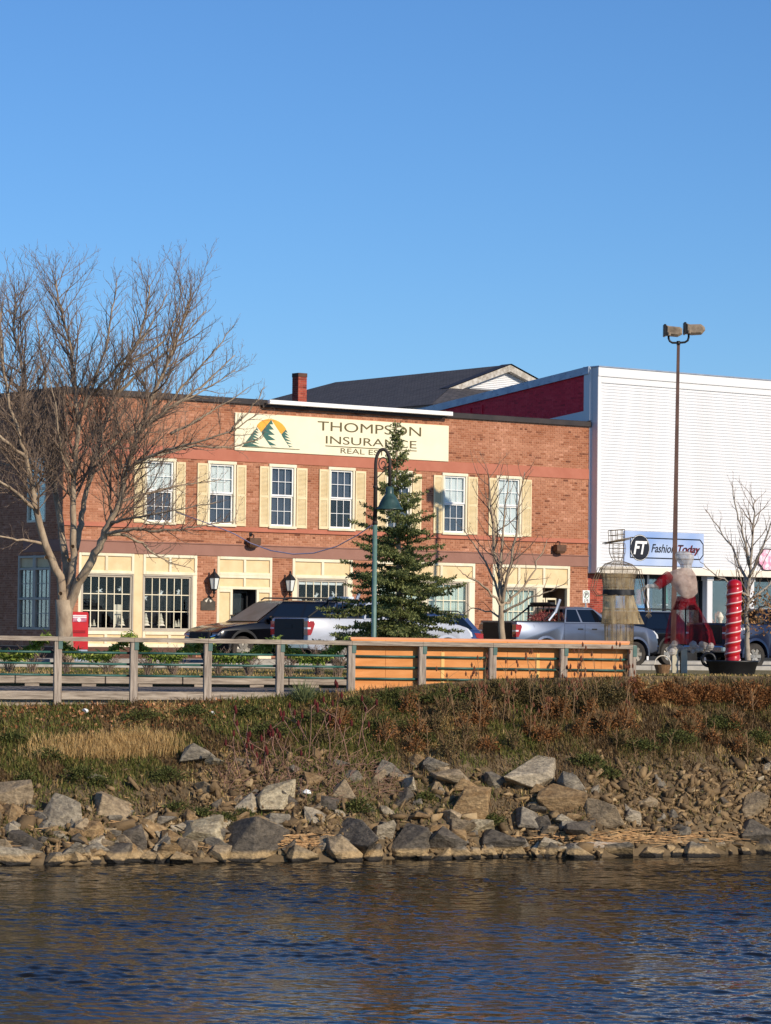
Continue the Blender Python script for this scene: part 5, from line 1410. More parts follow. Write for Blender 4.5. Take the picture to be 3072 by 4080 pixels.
def pickup(name, label, corner, alpha, body_m, gate_m, arch_m, rack=None, side_text=None, see_through=False):
    """corner: world point of the rear corner on the kerb-away side (local -2.95,-1.0)"""
    R_ = Matrix.Rotation(alpha, 3, 'Z'); loc = Vector(corner) - R_ @ Vector((-2.95, -1.0, 0)); loc.z = 0
    t = thing(name, label, 'pickup', loc, alpha)
    fx, rx, wr = 1.98, -1.72, 0.405
    poly = [(-2.82, 0.52), (-2.90, 0.62), (-2.93, 0.80), (-2.93, 1.36), (-2.89, 1.425), (-1.02, 1.425), (-0.98, 1.40), (0.98, 1.40), (1.15, 1.395), (1.7, 1.36), (2.4, 1.28), (2.70, 1.20), (2.84, 1.05), (2.90, 0.80), (2.88, 0.55), (2.70, 0.45)]
    poly += arc_pts(fx, 0.42, 0.50, 0.05, math.pi - 0.05, 14)
    poly += [(1.40, 0.40), (-1.12, 0.40)] + arc_pts(rx, 0.42, 0.50, 0.05, math.pi - 0.05, 14) + [(-2.3, 0.48)]
    slab(poly, [(-1.0, 0.05), (-0.975, 0.012), (-0.93, 0.0), (0.93, 0.0), (0.975, 0.012), (1.0, 0.05)], 'body', body_m, t)
    q = MB()
    for cx in (fx, rx): q.lathe([(0.0, -0.9), (0.52, -0.9), (0.52, 0.9), (0.0, 0.9)], 20, cap=False) if False else None
    q.box(fx - 0.55, fx + 0.55, -0.72, 0.72, 0.45, 0.95); q.box(rx - 0.55, rx + 0.55, -0.72, 0.72, 0.45, 0.95); q.box(-2.7, 2.6, -0.7, 0.7, 0.36, 0.5); stuff(q.build('underbody', m_liner, t))
    for cx in (fx, rx):
        flare(cx, 0.485, 0.985, t, arch_m)
        for s in (-1, 1): wheel(cx, s * 0.86, wr, 0.26, t, s)
    cb, P = cabin((-0.98, 1.08), (-0.80, 0.22), 0.965, 0.78, 1.398, 1.93, 'cab', body_m, t)
    for s in (-1, 1):
        quad_part('window', [P(0.03, 0.06, s), P(0.33, 0.06, s), P(0.345, 0.82, s), P(0.04, 0.82, s)], m_cglass, t)
        quad_part('window', [P(0.37, 0.06, s), P(0.86, 0.06, s), P(0.93, 0.82, s), P(0.385, 0.82, s)], m_cglass, t)
        q = MB(); q.cbox(0.72, 0.86, s * 1.0, s * 1.22, 1.42, 1.62, 0.03); q.tube([(0.78, s * 0.93, 1.42), (0.78, s * 1.05, 1.48)], 0.03, 6); q.build('mirror', m_plast, t)
        for hx in (-0.45, 0.12):
            q = MB(); q.cbox(hx, hx + 0.22, s * 0.99 - 0.02, s * 0.99 + 0.03, 1.18, 1.225, 0.008); q.build('door_handle', m_plast, t)
        q = MB()
        for sx in (-0.99, -0.16, 0.98): q.box(sx - 0.004, sx + 0.004, s * 0.985 - 0.015, s * 1.0 + 0.002 * s + 0.0, 0.5, 1.36)
        q.build('door_seam', m_liner, t)
        q = MB(); z0, z1 = 0.93, 1.33
        q.prism_y([(-2.945, z0), (-2.945, z1), (-2.74, z1), (-2.70, z1 - 0.08), (-2.80, z0 + 0.06), (-2.84, z0)], s * 0.80, s * 1.008); q.build('tail_light', m_tail, t, fixn=True)
        q = MB(); q.prism_y([(-2.955, 1.10), (-2.955, 1.15), (-2.84, 1.15), (-2.85, 1.10)], s * 0.82, s * 1.012); q.build('reverse_lens', m_lensw, t, fixn=True)
        q = MB(); q.prism_y([(2.55, 0.98), (2.58, 1.18), (2.72, 1.17), (2.86, 1.05), (2.895, 0.93), (2.80, 0.92)], s * 0.62, s * 0.995); q.build('head_light', m_lensw, t, fixn=True)
    quad_part('windscreen', [(1.02, -0.86, 1.43), (1.02, 0.86, 1.43), (0.34, 0.74, 1.86), (0.34, -0.74, 1.86)], m_cglass, t).location.x = 0.03
    quad_part('rear_window', [(-0.975, -0.8, 1.45), (-0.975, 0.8, 1.45), (-0.83, 0.68, 1.84), (-0.83, -0.68, 1.84)], m_cglass, t).location.x = -0.02
    q = MB(); q.cbox(-2.965, -2.925, -0.78, 0.78, 0.80, 1.40, 0.015); q.cbox(-2.975, -2.955, -0.2, 0.2, 1.12, 1.24, 0.01); q.build('tailgate', gate_m, t)
    q = MB(); q.cbox(-3.08, -2.88, -0.97, 0.97, 0.52, 0.72, 0.04); q.build('rear_bumper', m_chrome, t)
    q = MB(); q.cbox(2.84, 2.99, -0.95, 0.95, 0.48, 0.70, 0.04); q.build('front_bumper', m_chrome, t)
    q = MB(); q.cbox(2.82, 2.915, -0.62, 0.62, 0.76, 1.15, 0.03); q.build('grille', m_plast, t)
    q = MB(); q.box(-2.86, -1.05, -0.90, 0.90, 1.43, 1.434); q.cbox(-2.9, -1.02, -0.985, -0.90, 1.42, 1.45, 0.01); q.cbox(-2.9, -1.02, 0.90, 0.985, 1.42, 1.45, 0.01); q.build('bed_cap', m_plast, t)
    if rack:
        q = MB()
        for s in (-1, 1):
            q.tube([(-1.10, s * 0.82, 1.45), (-1.10, s * 0.80, 1.95)], 0.035, 6); q.tube([(-1.10, s * 0.80, 1.9), (-1.75, s * 0.86, 1.45)], 0.028, 6)
        q.tube([(-1.10, -0.8, 1.95), (-1.10, 0.8, 1.95)], 0.035, 6); q.tube([(-1.10, -0.8, 1.62), (-1.10, 0.8, 1.62)], 0.025, 6)
        for yy in (-0.3, 0.0, 0.3): q.tube([(-1.10, yy, 1.62), (-1.10, yy, 1.95)], 0.02, 6)
        q.build('headache_rack', m_plast, t)
        q = MB(); q.cbox(-1.25, -1.05, -0.55, 0.55, 1.97, 2.06, 0.02); q.build('light_bar', m_lensw if rack == 'white' else m_plast, t)
        q = MB(); q.tube([(-1.3, -0.9, 1.72), (-1.12, -0.9, 2.15)], 0.05, 6); q.tube([(-1.55, -0.88, 1.46), (-1.3, -0.9, 1.74)], 0.04, 6); q.build('beacon_arm', m_flash, t)
    if side_text:
        o = text_mesh(side_text, 'lettering', m_white, t, -2.55, -2.15, 1.22, 1.31, -1.006, shear=0.2, off=0.02)
    return t
AL = math.radians(34)
m_silver = paint('silver_paint', srgb(98, 106, 122), srgb(106, 114, 130), metal=0.55)
m_whitep = paint('white_car_paint', srgb(170, 174, 184), srgb(182, 186, 196))
m_darkb = paint('dark_blue_paint', srgb(22, 32, 58), srgb(26, 38, 66), metal=0.3)
m_blackp = paint('black_car_paint', srgb(9, 10, 14), srgb(12, 13, 18), coat=0.15, rough=0.16)
m_bluep = paint('steel_blue_paint', srgb(40, 62, 104), srgb(46, 68, 110), metal=0.4)
m_gateshade = paint('shaded_tailgate', srgb(16, 16, 18), srgb(20, 20, 22), coat=0.0, rough=0.6)  # near-black colour stands in for the shade on the tailgates
pickup('pickup_truck', 'silver pickup with shade-darkened tailgate parked behind the orange hoarding', at_y(2055, 2500, 96.0), AL, m_silver, m_gateshade, m_silver, rack='amber')
pickup('pickup_truck', 'white pickup with headache rack parked behind the spruce', at_y(1225, 2500, 86.5), AL, m_whitep, m_gateshade, m_whitep, rack='white')
pickup('pickup_truck', 'dark blue pickup with black tailgate and white side lettering', at_y(2893, 2500, 94.3), AL, m_darkb, m_blackp, m_darkb, side_text='4X4')

def suv(name, label, corner, local_corner, alpha, body_m, trim_m, roof_rails=True):
    R_ = Matrix.Rotation(alpha, 3, 'Z'); loc = Vector(corner) - R_ @ Vector(local_corner); loc.z = 0
    t = thing(name, label, 'car', loc, alpha)
    fx, rx, wr = 1.45, -1.38, 0.365
    poly = [(-2.25, 0.42), (-2.33, 0.55), (-2.36, 0.85), (-2.30, 1.08), (-2.22, 1.14), (0.92, 1.10), (1.2, 1.07), (1.75, 1.00), (2.12, 0.92), (2.27, 0.82), (2.33, 0.62), (2.30, 0.40), (2.1, 0.30)]
    poly += [(x, z - 0.04) for x, z in arc_pts(fx, 0.42, 0.44, 0.05, math.pi - 0.05, 14)] + [(0.92, 0.32), (-0.86, 0.32)] + [(x, z - 0.04) for x, z in arc_pts(rx, 0.42, 0.44, 0.05, math.pi - 0.05, 14)] + [(-1.95, 0.36)]
    slab(poly, [(-0.945, 0.06), (-0.92, 0.02), (-0.86, 0.0), (0.86, 0.0), (0.92, 0.02), (0.945, 0.06)], 'body', body_m, t)
    q = MB(); q.box(fx - 0.5, fx + 0.5, -0.66, 0.66, 0.35, 0.85); q.box(rx - 0.5, rx + 0.5, -0.66, 0.66, 0.35, 0.85); q.box(-2.1, 2.0, -0.65, 0.65, 0.28, 0.4); stuff(q.build('underbody', m_liner, t))
    for cx in (fx, rx):
        for s in (-1, 1):
            wheel(cx, s * 0.80, wr, 0.24, t, s)
        flare(cx, 0.425, 0.93, t, trim_m, 0.025)
    cb, P = cabin((-2.26, 1.00), (-1.80, 0.05), 0.90, 0.66, 1.09, 1.66, 'cab', body_m, t)
    for s in (-1, 1):
        quad_part('window', [P(0.60, 0.05, s), P(0.90, 0.05, s), P(0.98, 0.80, s), P(0.60, 0.82, s)], m_clear if False else m_cglass, t)
        quad_part('window', [P(0.26, 0.05, s), P(0.57, 0.05, s), P(0.57, 0.82, s), P(0.28, 0.82, s)], m_cglass, t)
        quad_part('window', [P(0.06, 0.12, s), P(0.23, 0.05, s), P(0.25, 0.82, s), P(0.10, 0.78, s)], m_cglass, t)
        q = MB(); q.cbox(0.55, 0.68, s * 0.94, s * 1.12, 1.10, 1.25, 0.03); q.build('mirror', body_m, t)
        for hx in (-0.85, 0.0):
            q = MB(); q.cbox(hx, hx + 0.2, s * 0.93 - 0.02, s * 0.93 + 0.025, 0.93, 0.965, 0.008); q.build('door_handle', m_chrome, t)
        q = MB(); q.prism_y([(2.02, 0.80), (1.94, 0.90), (2.14, 0.885), (2.29, 0.78), (2.30, 0.74)], s * 0.62, s * 0.94); q.build('head_light', m_hlens, t, fixn=True)
        q = MB(); q.prism_y([(-2.37, 0.85), (-2.36, 1.02), (-2.02, 1.04), (-2.12, 0.88)], s * 0.5, s * 0.955); q.build('tail_light', m_tail, t, fixn=True)
        q = MB(); q.tube([(2.32, s * 0.60, 0.70), (2.31, s * 0.86, 0.74), (2.2, s * 0.945, 0.80)], 0.02, 5); q.build('lamp_strip', m_chrome, t)
        if roof_rails:
            q = MB(); q.tube([(-1.75, s * 0.60, 1.66), (-1.6, s * 0.60, 1.72), (-0.1, s * 0.60, 1.72), (0.02, s * 0.60, 1.66)], 0.02, 6); q.build('roof_rail', m_plast, t)
    quad_part('windscreen', [(0.94, -0.82, 1.12), (0.94, 0.82, 1.12), (0.13, 0.68, 1.59), (0.13, -0.68, 1.59)], m_lensw if False else m_screenrefl, t).location.x = 0.035
    quad_part('rear_window', [(-2.24, -0.76, 1.16), (-2.24, 0.76, 1.16), (-1.88, 0.66, 1.56), (-1.88, -0.66, 1.56)], m_cglass, t).location.x = -0.03
    q = MB(); q.cbox(2.26, 2.36, -0.55, 0.55, 0.55, 0.84, 0.03)
    for k in range(4): q.box(2.355, 2.37, -0.5, 0.5, 0.58 + 0.06 * k, 0.60 + 0.06 * k)
    q.build('grille', m_plast, t)
    q = MB(); q.cbox(2.22, 2.36, -0.86, 0.86, 0.32, 0.50, 0.04); q.build('bumper', trim_m, t)
    q = MB(); q.cbox(-2.42, -2.28, -0.86, 0.86, 0.40, 0.60, 0.04); q.build('bumper', trim_m, t)
    return t
m_hlens = mat('smoked_lens', srgb(96, 100, 108), srgb(130, 134, 140), scale=9, rough=0.1, coat=0.6)
m_screenrefl = mat('windscreen_reflection', srgb(112, 114, 114), srgb(84, 88, 90), scale=2, rough=0.3, spec=0.2)  # pale grey reflection painted into the glass colour
suv('black_car', 'black crossover car with bright headlight parked before the brick storefront', at_y(878, 2540, 90.0), (2.20 * 1.1, 0.92 * 1.06, 0), AL + math.pi, m_blackp, m_plast).scale = (1.10, 1.06, 1.19)
suv('blue_car', 'steel blue crossover car between the spruce and the silver pickup', at_y(1922, 2500, 95.3), (-2.35, 0.92, 0), AL + math.pi, m_bluep, m_plast)
suv('black_van', 'tall black car behind the nose of the silver pickup', at_y(2740, 2500, 103.5), (-2.35, 0.92, 0), AL + math.pi, m_blackp, m_plast).scale = (1.1, 1.05, 1.12)
# red garland bundle in the silver truck bed
rng = np.random.default_rng(12)
base = at_y(2190, 2476, 97.3); n_ = 900
ax = np.array([math.cos(AL), math.sin(AL), 0])
tt_ = rng.uniform(-0.75, 0.75, n_); hgt = rng.random(n_) * 0.28 * (1 - (tt_ / 0.8) ** 2 * 0.5)
cs = np.array(base) + tt_[:, None] * ax + rng.normal(size=(n_, 3)) * 0.03 + np.stack([np.zeros(n_), np.zeros(n_), hgt], 1) + np.array([0, 0.35, 0]) * rng.normal(size=(n_, 1)) * 0.6
cs[:, 2] = 1.44 + hgt + 0.01
v, f = cards(cs, rng.normal(size=(n_, 3)), rng.uniform(0.06, 0.2, n_), 0.02, rng)
m_redb = tone_mat('red_brush', [(0, srgb(96, 36, 40)), (0.6, srgb(150, 66, 66)), (1, srgb(190, 130, 110))], rough=0.8)
tag(np_mesh('brush_bundle', v, f, m_redb, None, tone=rng.random(n_)), 'bundle of reddish brushwood lying in the silver pickup bed', 'brushwood')
# ------------------------------------------------------------------ trees
m_bark = mat('grey_bark', srgb(138, 118, 98), srgb(182, 162, 136), scale=5, rough=0.95, bump=0.6, bscale=22, stretch=(1, 1, 0.4), detail=9)
m_twig = mat('brown_twig', srgb(108, 90, 76), srgb(146, 125, 107), scale=5, rough=0.9)
class Tree:
    def __init__(self, seed, up=0.25):
        self.r = random.Random(seed); self.trunk = MB(); self.crown = MB(); self.up = up; self.count = 0
    def jitter(self, s):
        return Vector((self.r.gauss(0, s), self.r.gauss(0, s), self.r.gauss(0, s)))
    def branch(self, p, d, length, r0, level, maxlevel, sides, spec):
        """spec[level] = (segments, child spacing, child length factor, spread degrees)"""
        seg, spc, lf, spread = spec[level]
        pts = [p]; rad = [r0]; d = d.normalized(); st = length / seg; cur = p
        for k in range(seg):
            d = (d + self.jitter(0.13) + Vector((0, 0, self.up * 0.4))).normalized()
            cur = cur + d * st; pts.append(cur); rad.append(max(0.0024, r0 * (1 - 0.8 * (k + 1) / seg)))
        self.crown.tube(pts, rad, sides[level], cap=False); self.count += 1
        if level < maxlevel: self.children(pts, rad, length, level, maxlevel, sides, spec)
    def children(self, pts, rad, length, level, maxlevel, sides, spec, start=0.12):
        seg, spc, lf, spread = spec[level]
        n_ = max(1, int(length / spc))
        side = self.r.random() * 6.28
        for k in range(n_):
            t = start + (1 - start) * (k + self.r.random()) / n_
            ft_ = t * (len(pts) - 1); i = min(len(pts) - 2, int(ft_)); p = pts[i].lerp(pts[i + 1], ft_ - i)
            tan = (pts[i + 1] - pts[i]).normalized()
            a = tan.orthogonal().normalized(); b_ = tan.cross(a)
            side += 2.4 + self.r.gauss(0, 0.4)
            out = a * math.cos(side) + b_ * math.sin(side)
            sp = math.radians(spread * self.r.uniform(0.7, 1.25))
            d = (tan * math.cos(sp) + out * math.sin(sp) + Vector((0, 0, self.up * 0.8))).normalized()
            rr = rad[i] + (rad[i + 1] - rad[i]) * (ft_ - i)
            L = length * lf * self.r.uniform(0.6, 1.15) * (1.05 - 0.5 * t)
            self.branch(p, d, L, min(max(rr * 0.6, 0.0055), 0.0055 + L * 0.011), level + 1, maxlevel, sides, spec)
    def limb(self, pts, r0, r1, maxlevel, sides, spec, start=0.2, n=10, into=None):
        P = [Vector(p) for p in pts]
        # resample smoothly
        out = []
        for i in range(len(P) - 1):
            p0 = P[max(i - 1, 0)]; p1 = P[i]; p2 = P[i + 1]; p3 = P[min(i + 2, len(P) - 1)]
            for k in range(4):
                t = k / 4.0
                out.append(0.5 * ((2 * p1) + (p2 - p0) * t + (2 * p0 - 5 * p1 + 4 * p2 - p3) * t * t + (3 * p1 - p0 - 3 * p2 + p3) * t ** 3) + (self.jitter(0.02) if i + k else Vector()))
        out.append(P[-1])
        L = sum((b_ - a).length for a, b_ in zip(out[:-1], out[1:]))
        rad = [r0 + (r1 - r0) * (k / (len(out) - 1)) ** 0.8 for k in range(len(out))]
        (into or self.trunk).tube(out, rad, 9, cap=True)
        self.children(out, rad, L, 0, maxlevel, sides, spec, start)

YT = 84.0
big = Tree(11, up=0.22)
def tp(px, py, dy=0.0): return at_y(px, py, YT + dy)
base = tp(256, 2660); root = Vector((base.x, YT, 0))
tree = thing('bare_tree', 'large leafless tree with forked trunk in front of the brick building', 'tree', (0, 0, 0), 0)
tree.location = root
big.trunk.tube([(root.x - 0.01, YT, -0.15), (root.x, YT, 0.25), (root.x - 0.01, YT, 0.9), tp(255, 2470), tp(257, 2390)], [0.34, 0.27, 0.235, 0.225, 0.26], 14)
spec = {0: (1, 0.145, 0.30, 46), 1: (6, 0.145, 0.42, 40), 2: (4, 0.14, 0.5, 38), 3: (2, 1, 0.5, 35)}
sides = {1: 5, 2: 3, 3: 3}
LIMBS = [
    ([(890, 1690, -2.5), (960, 1560, -2.6), (985, 1480, -2.6)], 0.03, 0.01),
    ([(660, 1700, -1.8), (800, 1600, -1.6), (930, 1480, -1.5)], 0.045, 0.01),
    ([(600, 1800, -1.4), (760, 1760, -.8), (900, 1760, -.5), (1010, 1720, -.4)], 0.045, 0.01),
    ([(474, 2000, -.9), (600, 1960, -.4), (740, 1930, .0), (880, 1910, .2)], 0.05, 0.01),
    ([(440, 2080, -.8), (560, 2060, -2.0), (700, 2030, -2.6), (860, 2000, -3.0)], 0.045, 0.01),
    ([(620, 1600, 2.2), (700, 1450, 2.4), (790, 1300, 2.4), (840, 1190, 2.4)], 0.045, 0.01),
    ([(474, 1380, 1.5), (580, 1290, 1.9), (640, 1150, 2.1), (650, 1000, 2.2)], 0.045, 0.01),
    ([(372, 1500, -.3), (470, 1350, -1.4), (560, 1180, -1.8), (600, 1040, -2.0)], 0.045, 0.01),
    ([(290, 1900, -.2), (240, 1780, -1.2), (230, 1600, -1.8), (200, 1430, -2.0)], 0.045, 0.01),
    ([(110, 1500, 1.6), (30, 1400, 2.2), (-40, 1280, 2.5)], 0.045, 0.01),
    ([(204, 1910, 1.0), (120, 1860, 1.8), (20, 1840, 2.4), (-80, 1800, 2.8)], 0.045, 0.01),
    ([(250, 2420, 0), (240, 2300, -.1), (174, 2168, -.4), (144, 2030, -.7), (129, 1940, -.8), (108, 1820, -.9), (78, 1670, -1.1), (54, 1580, -1.2), (35, 1350, -1.4), (40, 1130, -1.4)], 0.145, 0.02),
    ([(262, 2400, .1), (264, 2270, .3), (240, 2090, .7), (204, 1910, 1.0), (168, 1760, 1.3), (120, 1570, 1.6), (105, 1380, 1.7), (85, 1200, 1.8), (95, 1040, 1.8)], 0.13, 0.02),
    ([(268, 2400, 0), (285, 2290, 0), (294, 2180, -.1), (288, 2000, -.2), (300, 1820, -.1), (306, 1640, 0), (292, 1480, .2), (280, 1300, .3), (245, 1120, .3), (230, 980, .3)], 0.13, 0.02),
    ([(262, 2440, 0), (312, 2324, -.2), (384, 2204, -.5), (420, 2120, -.7), (474, 2000, -.9), (498, 1880, -1.0), (540, 1700, -1.1), (570, 1560, -1.2), (620, 1380, -1.3), (660, 1200, -1.3), (680, 1060, -1.3)], 0.15, 0.02),
    ([(300, 2190, .1), (320, 2090, .4), (336, 2000, .6), (372, 1820, 1.0), (408, 1658, 1.2), (438, 1520, 1.4), (474, 1380, 1.5), (525, 1200, 1.6), (540, 1000, 1.6)], 0.10, 0.02),
    ([(418, 2122, -.7), (540, 2108, -1.2), (660, 2118, -1.5), (780, 2100, -1.6), (940, 2075, -1.6)], 0.06, 0.012),
    ([(414, 2126, -.7), (530, 2140, -.2), (600, 2195, .1), (660, 2235, .3), (760, 2262, .4)], 0.055, 0.010),
    ([(498, 1872, -1.0), (582, 1808, -1.5), (720, 1748, -2.1), (890, 1690, -2.5), (985, 1600, -2.6)], 0.06, 0.012),
    ([(372, 1820, 1.0), (480, 1720, 1.6), (620, 1600, 2.2), (760, 1500, 2.6), (870, 1400, 2.7)], 0.06, 0.012),
    ([(540, 1700, -1.1), (640, 1590, -1.3), (760, 1470, -1.3), (860, 1330, -1.2)], 0.055, 0.012),
    ([(438, 1520, 1.4), (540, 1400, 1.2), (650, 1270, 1.0), (740, 1120, 1.0)], 0.055, 0.012),
    ([(144, 2030, -.7), (60, 1960, -1.4), (-40, 1880, -1.9), (-120, 1760, -2.2)], 0.06, 0.012),
    ([(108, 1820, -.9), (20, 1720, -1.5), (-70, 1600, -2.0), (-120, 1450, -2.2)], 0.06, 0.012),
    ([(174, 2168, -.4), (90, 2150, -.9), (0, 2140, -1.3), (-90, 2100, -1.6)], 0.05, 0.010),
    ([(306, 1640, 0), (360, 1480, -.3), (400, 1300, -.5), (420, 1120, -.6), (430, 980, -.6)], 0.055, 0.012),
    ([(168, 1760, 1.3), (190, 1560, 1.9), (180, 1350, 2.3), (160, 1150, 2.5)], 0.055, 0.012),
]
def squash(x, y):
    """the crown is a low wide fan"""
    k = max(0.0, 1900 - y)
    return 260 + (x - 260) * (1 + 0.00022 * k), y + 0.15 * k
for pts, r0, r1 in LIMBS:
    big.limb([tp(*squash(x, y), d) for x, y, d in pts], r0, r1, 3, sides, spec, start=0.30 if r0 > 0.09 else 0.12)
for m_ in (big.trunk, big.crown): m_.v = [tuple(Vector(v) - root) for v in m_.v]
big.trunk.build('trunk', m_bark, tree, smooth=True)
big.crown.build('crown', m_twig, tree)
# pruned branch scars
q = MB()
for px, py in ((243, 2365), (313, 2309), (291, 2178), (277, 2232), (187, 2221)):
    p = tp(px, py, -0.30) - root; q.M = Matrix.Translation(p) @ Matrix.Rotation(math.pi / 2, 4, 'X'); q.lathe([(0.0, -0.02), (0.035, -0.02), (0.05, 0.0), (0.055, 0.12)], 10, cap=False)
q.build('branch_scar', mat('cut_wood', srgb(196, 170, 136), srgb(170, 144, 112), rough=0.9), tree)

def small_tree(name, label, px, Y, z0, limbs, r, spec_, seed, leafy=None, up=0.3, trunk_r=(0.09, 0.06), lighten=None):
    t = Tree(seed, up)
    b0 = at_y(px, 2500, Y); rt = Vector((b0.x, Y, z0))
    th = thing(name, label, 'tree', rt, 0)
    for k, pts in enumerate(limbs):
        P = [at_y(x, y, Y + d) for x, y, d in pts]
        if k == 0: P[0] = Vector((rt.x, Y, z0 - 0.1))
        t.limb(P, r[k][0], r[k][1], 2, {1: 4, 2: 3, 3: 3}, spec_, start=0.35 if k == 0 else 0.1)
    for m_ in (t.trunk, t.crown): m_.v = [tuple(Vector(v) - rt) for v in m_.v]
    t.trunk.build('trunk', lighten or m_bark, th, smooth=True)
    t.crown.build('crown', m_twig, th)
    return th, t
sp2 = {0: (1, 0.20, 0.32, 48), 1: (5, 0.17, 0.40, 40), 2: (3, 0.12, 0.5, 38)}
small_tree('young_tree', 'slender leafless young tree behind the orange hoarding', 1999, 70.0, -0.02,
    [[(1999, 2660, 0), (1999, 2500, 0), (1998, 2380, 0), (1985, 2270, .1), (1965, 2130, .2), (1955, 2000, .2), (1945, 1890, .2)],
     [(2000, 2400, 0), (2020, 2300, -.2), (2050, 2170, -.4), (2068, 2020, -.5), (2090, 1880, -.6)],
     [(1998, 2390, 0), (1960, 2290, .3), (1900, 2190, .5), (1850, 2110, .6)],
     [(2002, 2420, 0), (2060, 2360, .3), (2130, 2270, .5), (2180, 2150, .6)],
     [(1998, 2420, 0), (1940, 2350, -.3), (1870, 2300, -.5), (1830, 2270, -.6)],
     [(2000, 2440, 0), (2080, 2400, -.2), (2170, 2360, -.4), (2260, 2320, -.5)],
     [(1990, 2300, 0), (2000, 2180, .1), (2015, 2040, .1), (2025, 1900, .1)],
     [(1999, 2470, 0), (1950, 2440, .3), (1890, 2425, .5), (1840, 2440, .6)]],
    [(0.095, 0.012), (0.05, 0.01), (0.04, 0.008), (0.04, 0.008), (0.035, 0.008), (0.035, 0.008), (0.04, 0.01), (0.03, 0.007)], sp2, 5)
m_lbark = mat('pale_bark', srgb(138, 126, 112), srgb(176, 164, 148), scale=6, rough=0.95)
th, tr = small_tree('young_tree', 'leafless young tree with pale trunk behind the red candle', 2978, 74.0, 0.0,
    [[(2976, 2680, 0), (2978, 2560, 0), (2980, 2420, 0), (2985, 2290, 0), (3000, 2120, .1), (3010, 1990, .1)],
     [(2982, 2330, 0), (2940, 2230, .3), (2880, 2130, .5), (2810, 2030, .6)],
     [(2984, 2300, 0), (3030, 2200, -.3), (3070, 2090, -.4), (3110, 1980, -.5)],
     [(2980, 2380, 0), (2920, 2330, -.3), (2850, 2290, -.5), (2790, 2240, -.6)],
     [(2990, 2250, 0), (2960, 2130, -.2), (2930, 2010, -.3), (2915, 1920, -.3)],
     [(2980, 2400, 0), (3040, 2350, .3), (3090, 2290, .4), (3130, 2200, .4)],
     [(2980, 2440, 0), (3030, 2420, -.3), (3080, 2390, -.5), (3130, 2370, -.5)]],
    [(0.085, 0.014), (0.04, 0.008), (0.04, 0.008), (0.035, 0.008), (0.035, 0.008), (0.035, 0.008), (0.03, 0.008)], sp2, 9, lighten=m_lbark)
rng = np.random.default_rng(4); n_ = 420
cs = np.stack([np.array(at_y(x, y, 74.0 + rng.normal() * 0.3)) for x, y in zip(rng.uniform(2940, 3075, n_), rng.triangular(2330, 2430, 2540, n_))]) - np.array(th.location)
v, f = cards(cs, rng.normal(size=(n_, 3)) + np.array([0, 0, -0.5]), rng.uniform(0.05, 0.11, n_), 0.05, rng)
np_mesh('withered_leaves', v, f, tone_mat('withered_leaf', [(0, srgb(90, 62, 40)), (1, srgb(168, 126, 82))], rough=0.9), th, tone=rng.random(n_))

# ---- spruce
YS = 72.0
m_need = tone_mat('spruce_needles', [(0.0, srgb(70, 80, 48)), (0.5, srgb(120, 128, 76)), (1.0, srgb(174, 176, 112))], rough=0.75, noise=0.25, scale=2.0, trans=0.3)
sb = at_y(1592, 2540, YS); sroot = Vector((sb.x, YS, 0))
spr = thing('spruce_tree', 'dark green spruce tree with open branches beside the green street lamp', 'tree', sroot, 0)
tipz = at_y(1580, 1678, YS).z; tipx = at_y(1580, 1662, YS).x - sroot.x
rs_ = random.Random(3); rng = np.random.default_rng(8)
tm = MB(); tm.tube([(0, 0, -0.1), (0, 0, 1.5), (tipx * 0.5, 0, 3.6), (tipx, 0, tipz - 0.05)], [0.10, 0.085, 0.05, 0.008], 9); 
C, D, LN = [], [], []
az = 0.0; z = 0.30
def half_w(z):
    f = z / tipz
    return float(np.interp(f, [0, 0.06, 0.16, 0.32, 0.5, 0.7, 0.86, 0.95, 1.0], [1.4, 1.74, 1.76, 1.46, 1.05, 0.58, 0.28, 0.12, 0.02]))
sx_ = lambda z: tipx * z / tipz
bm2 = MB()
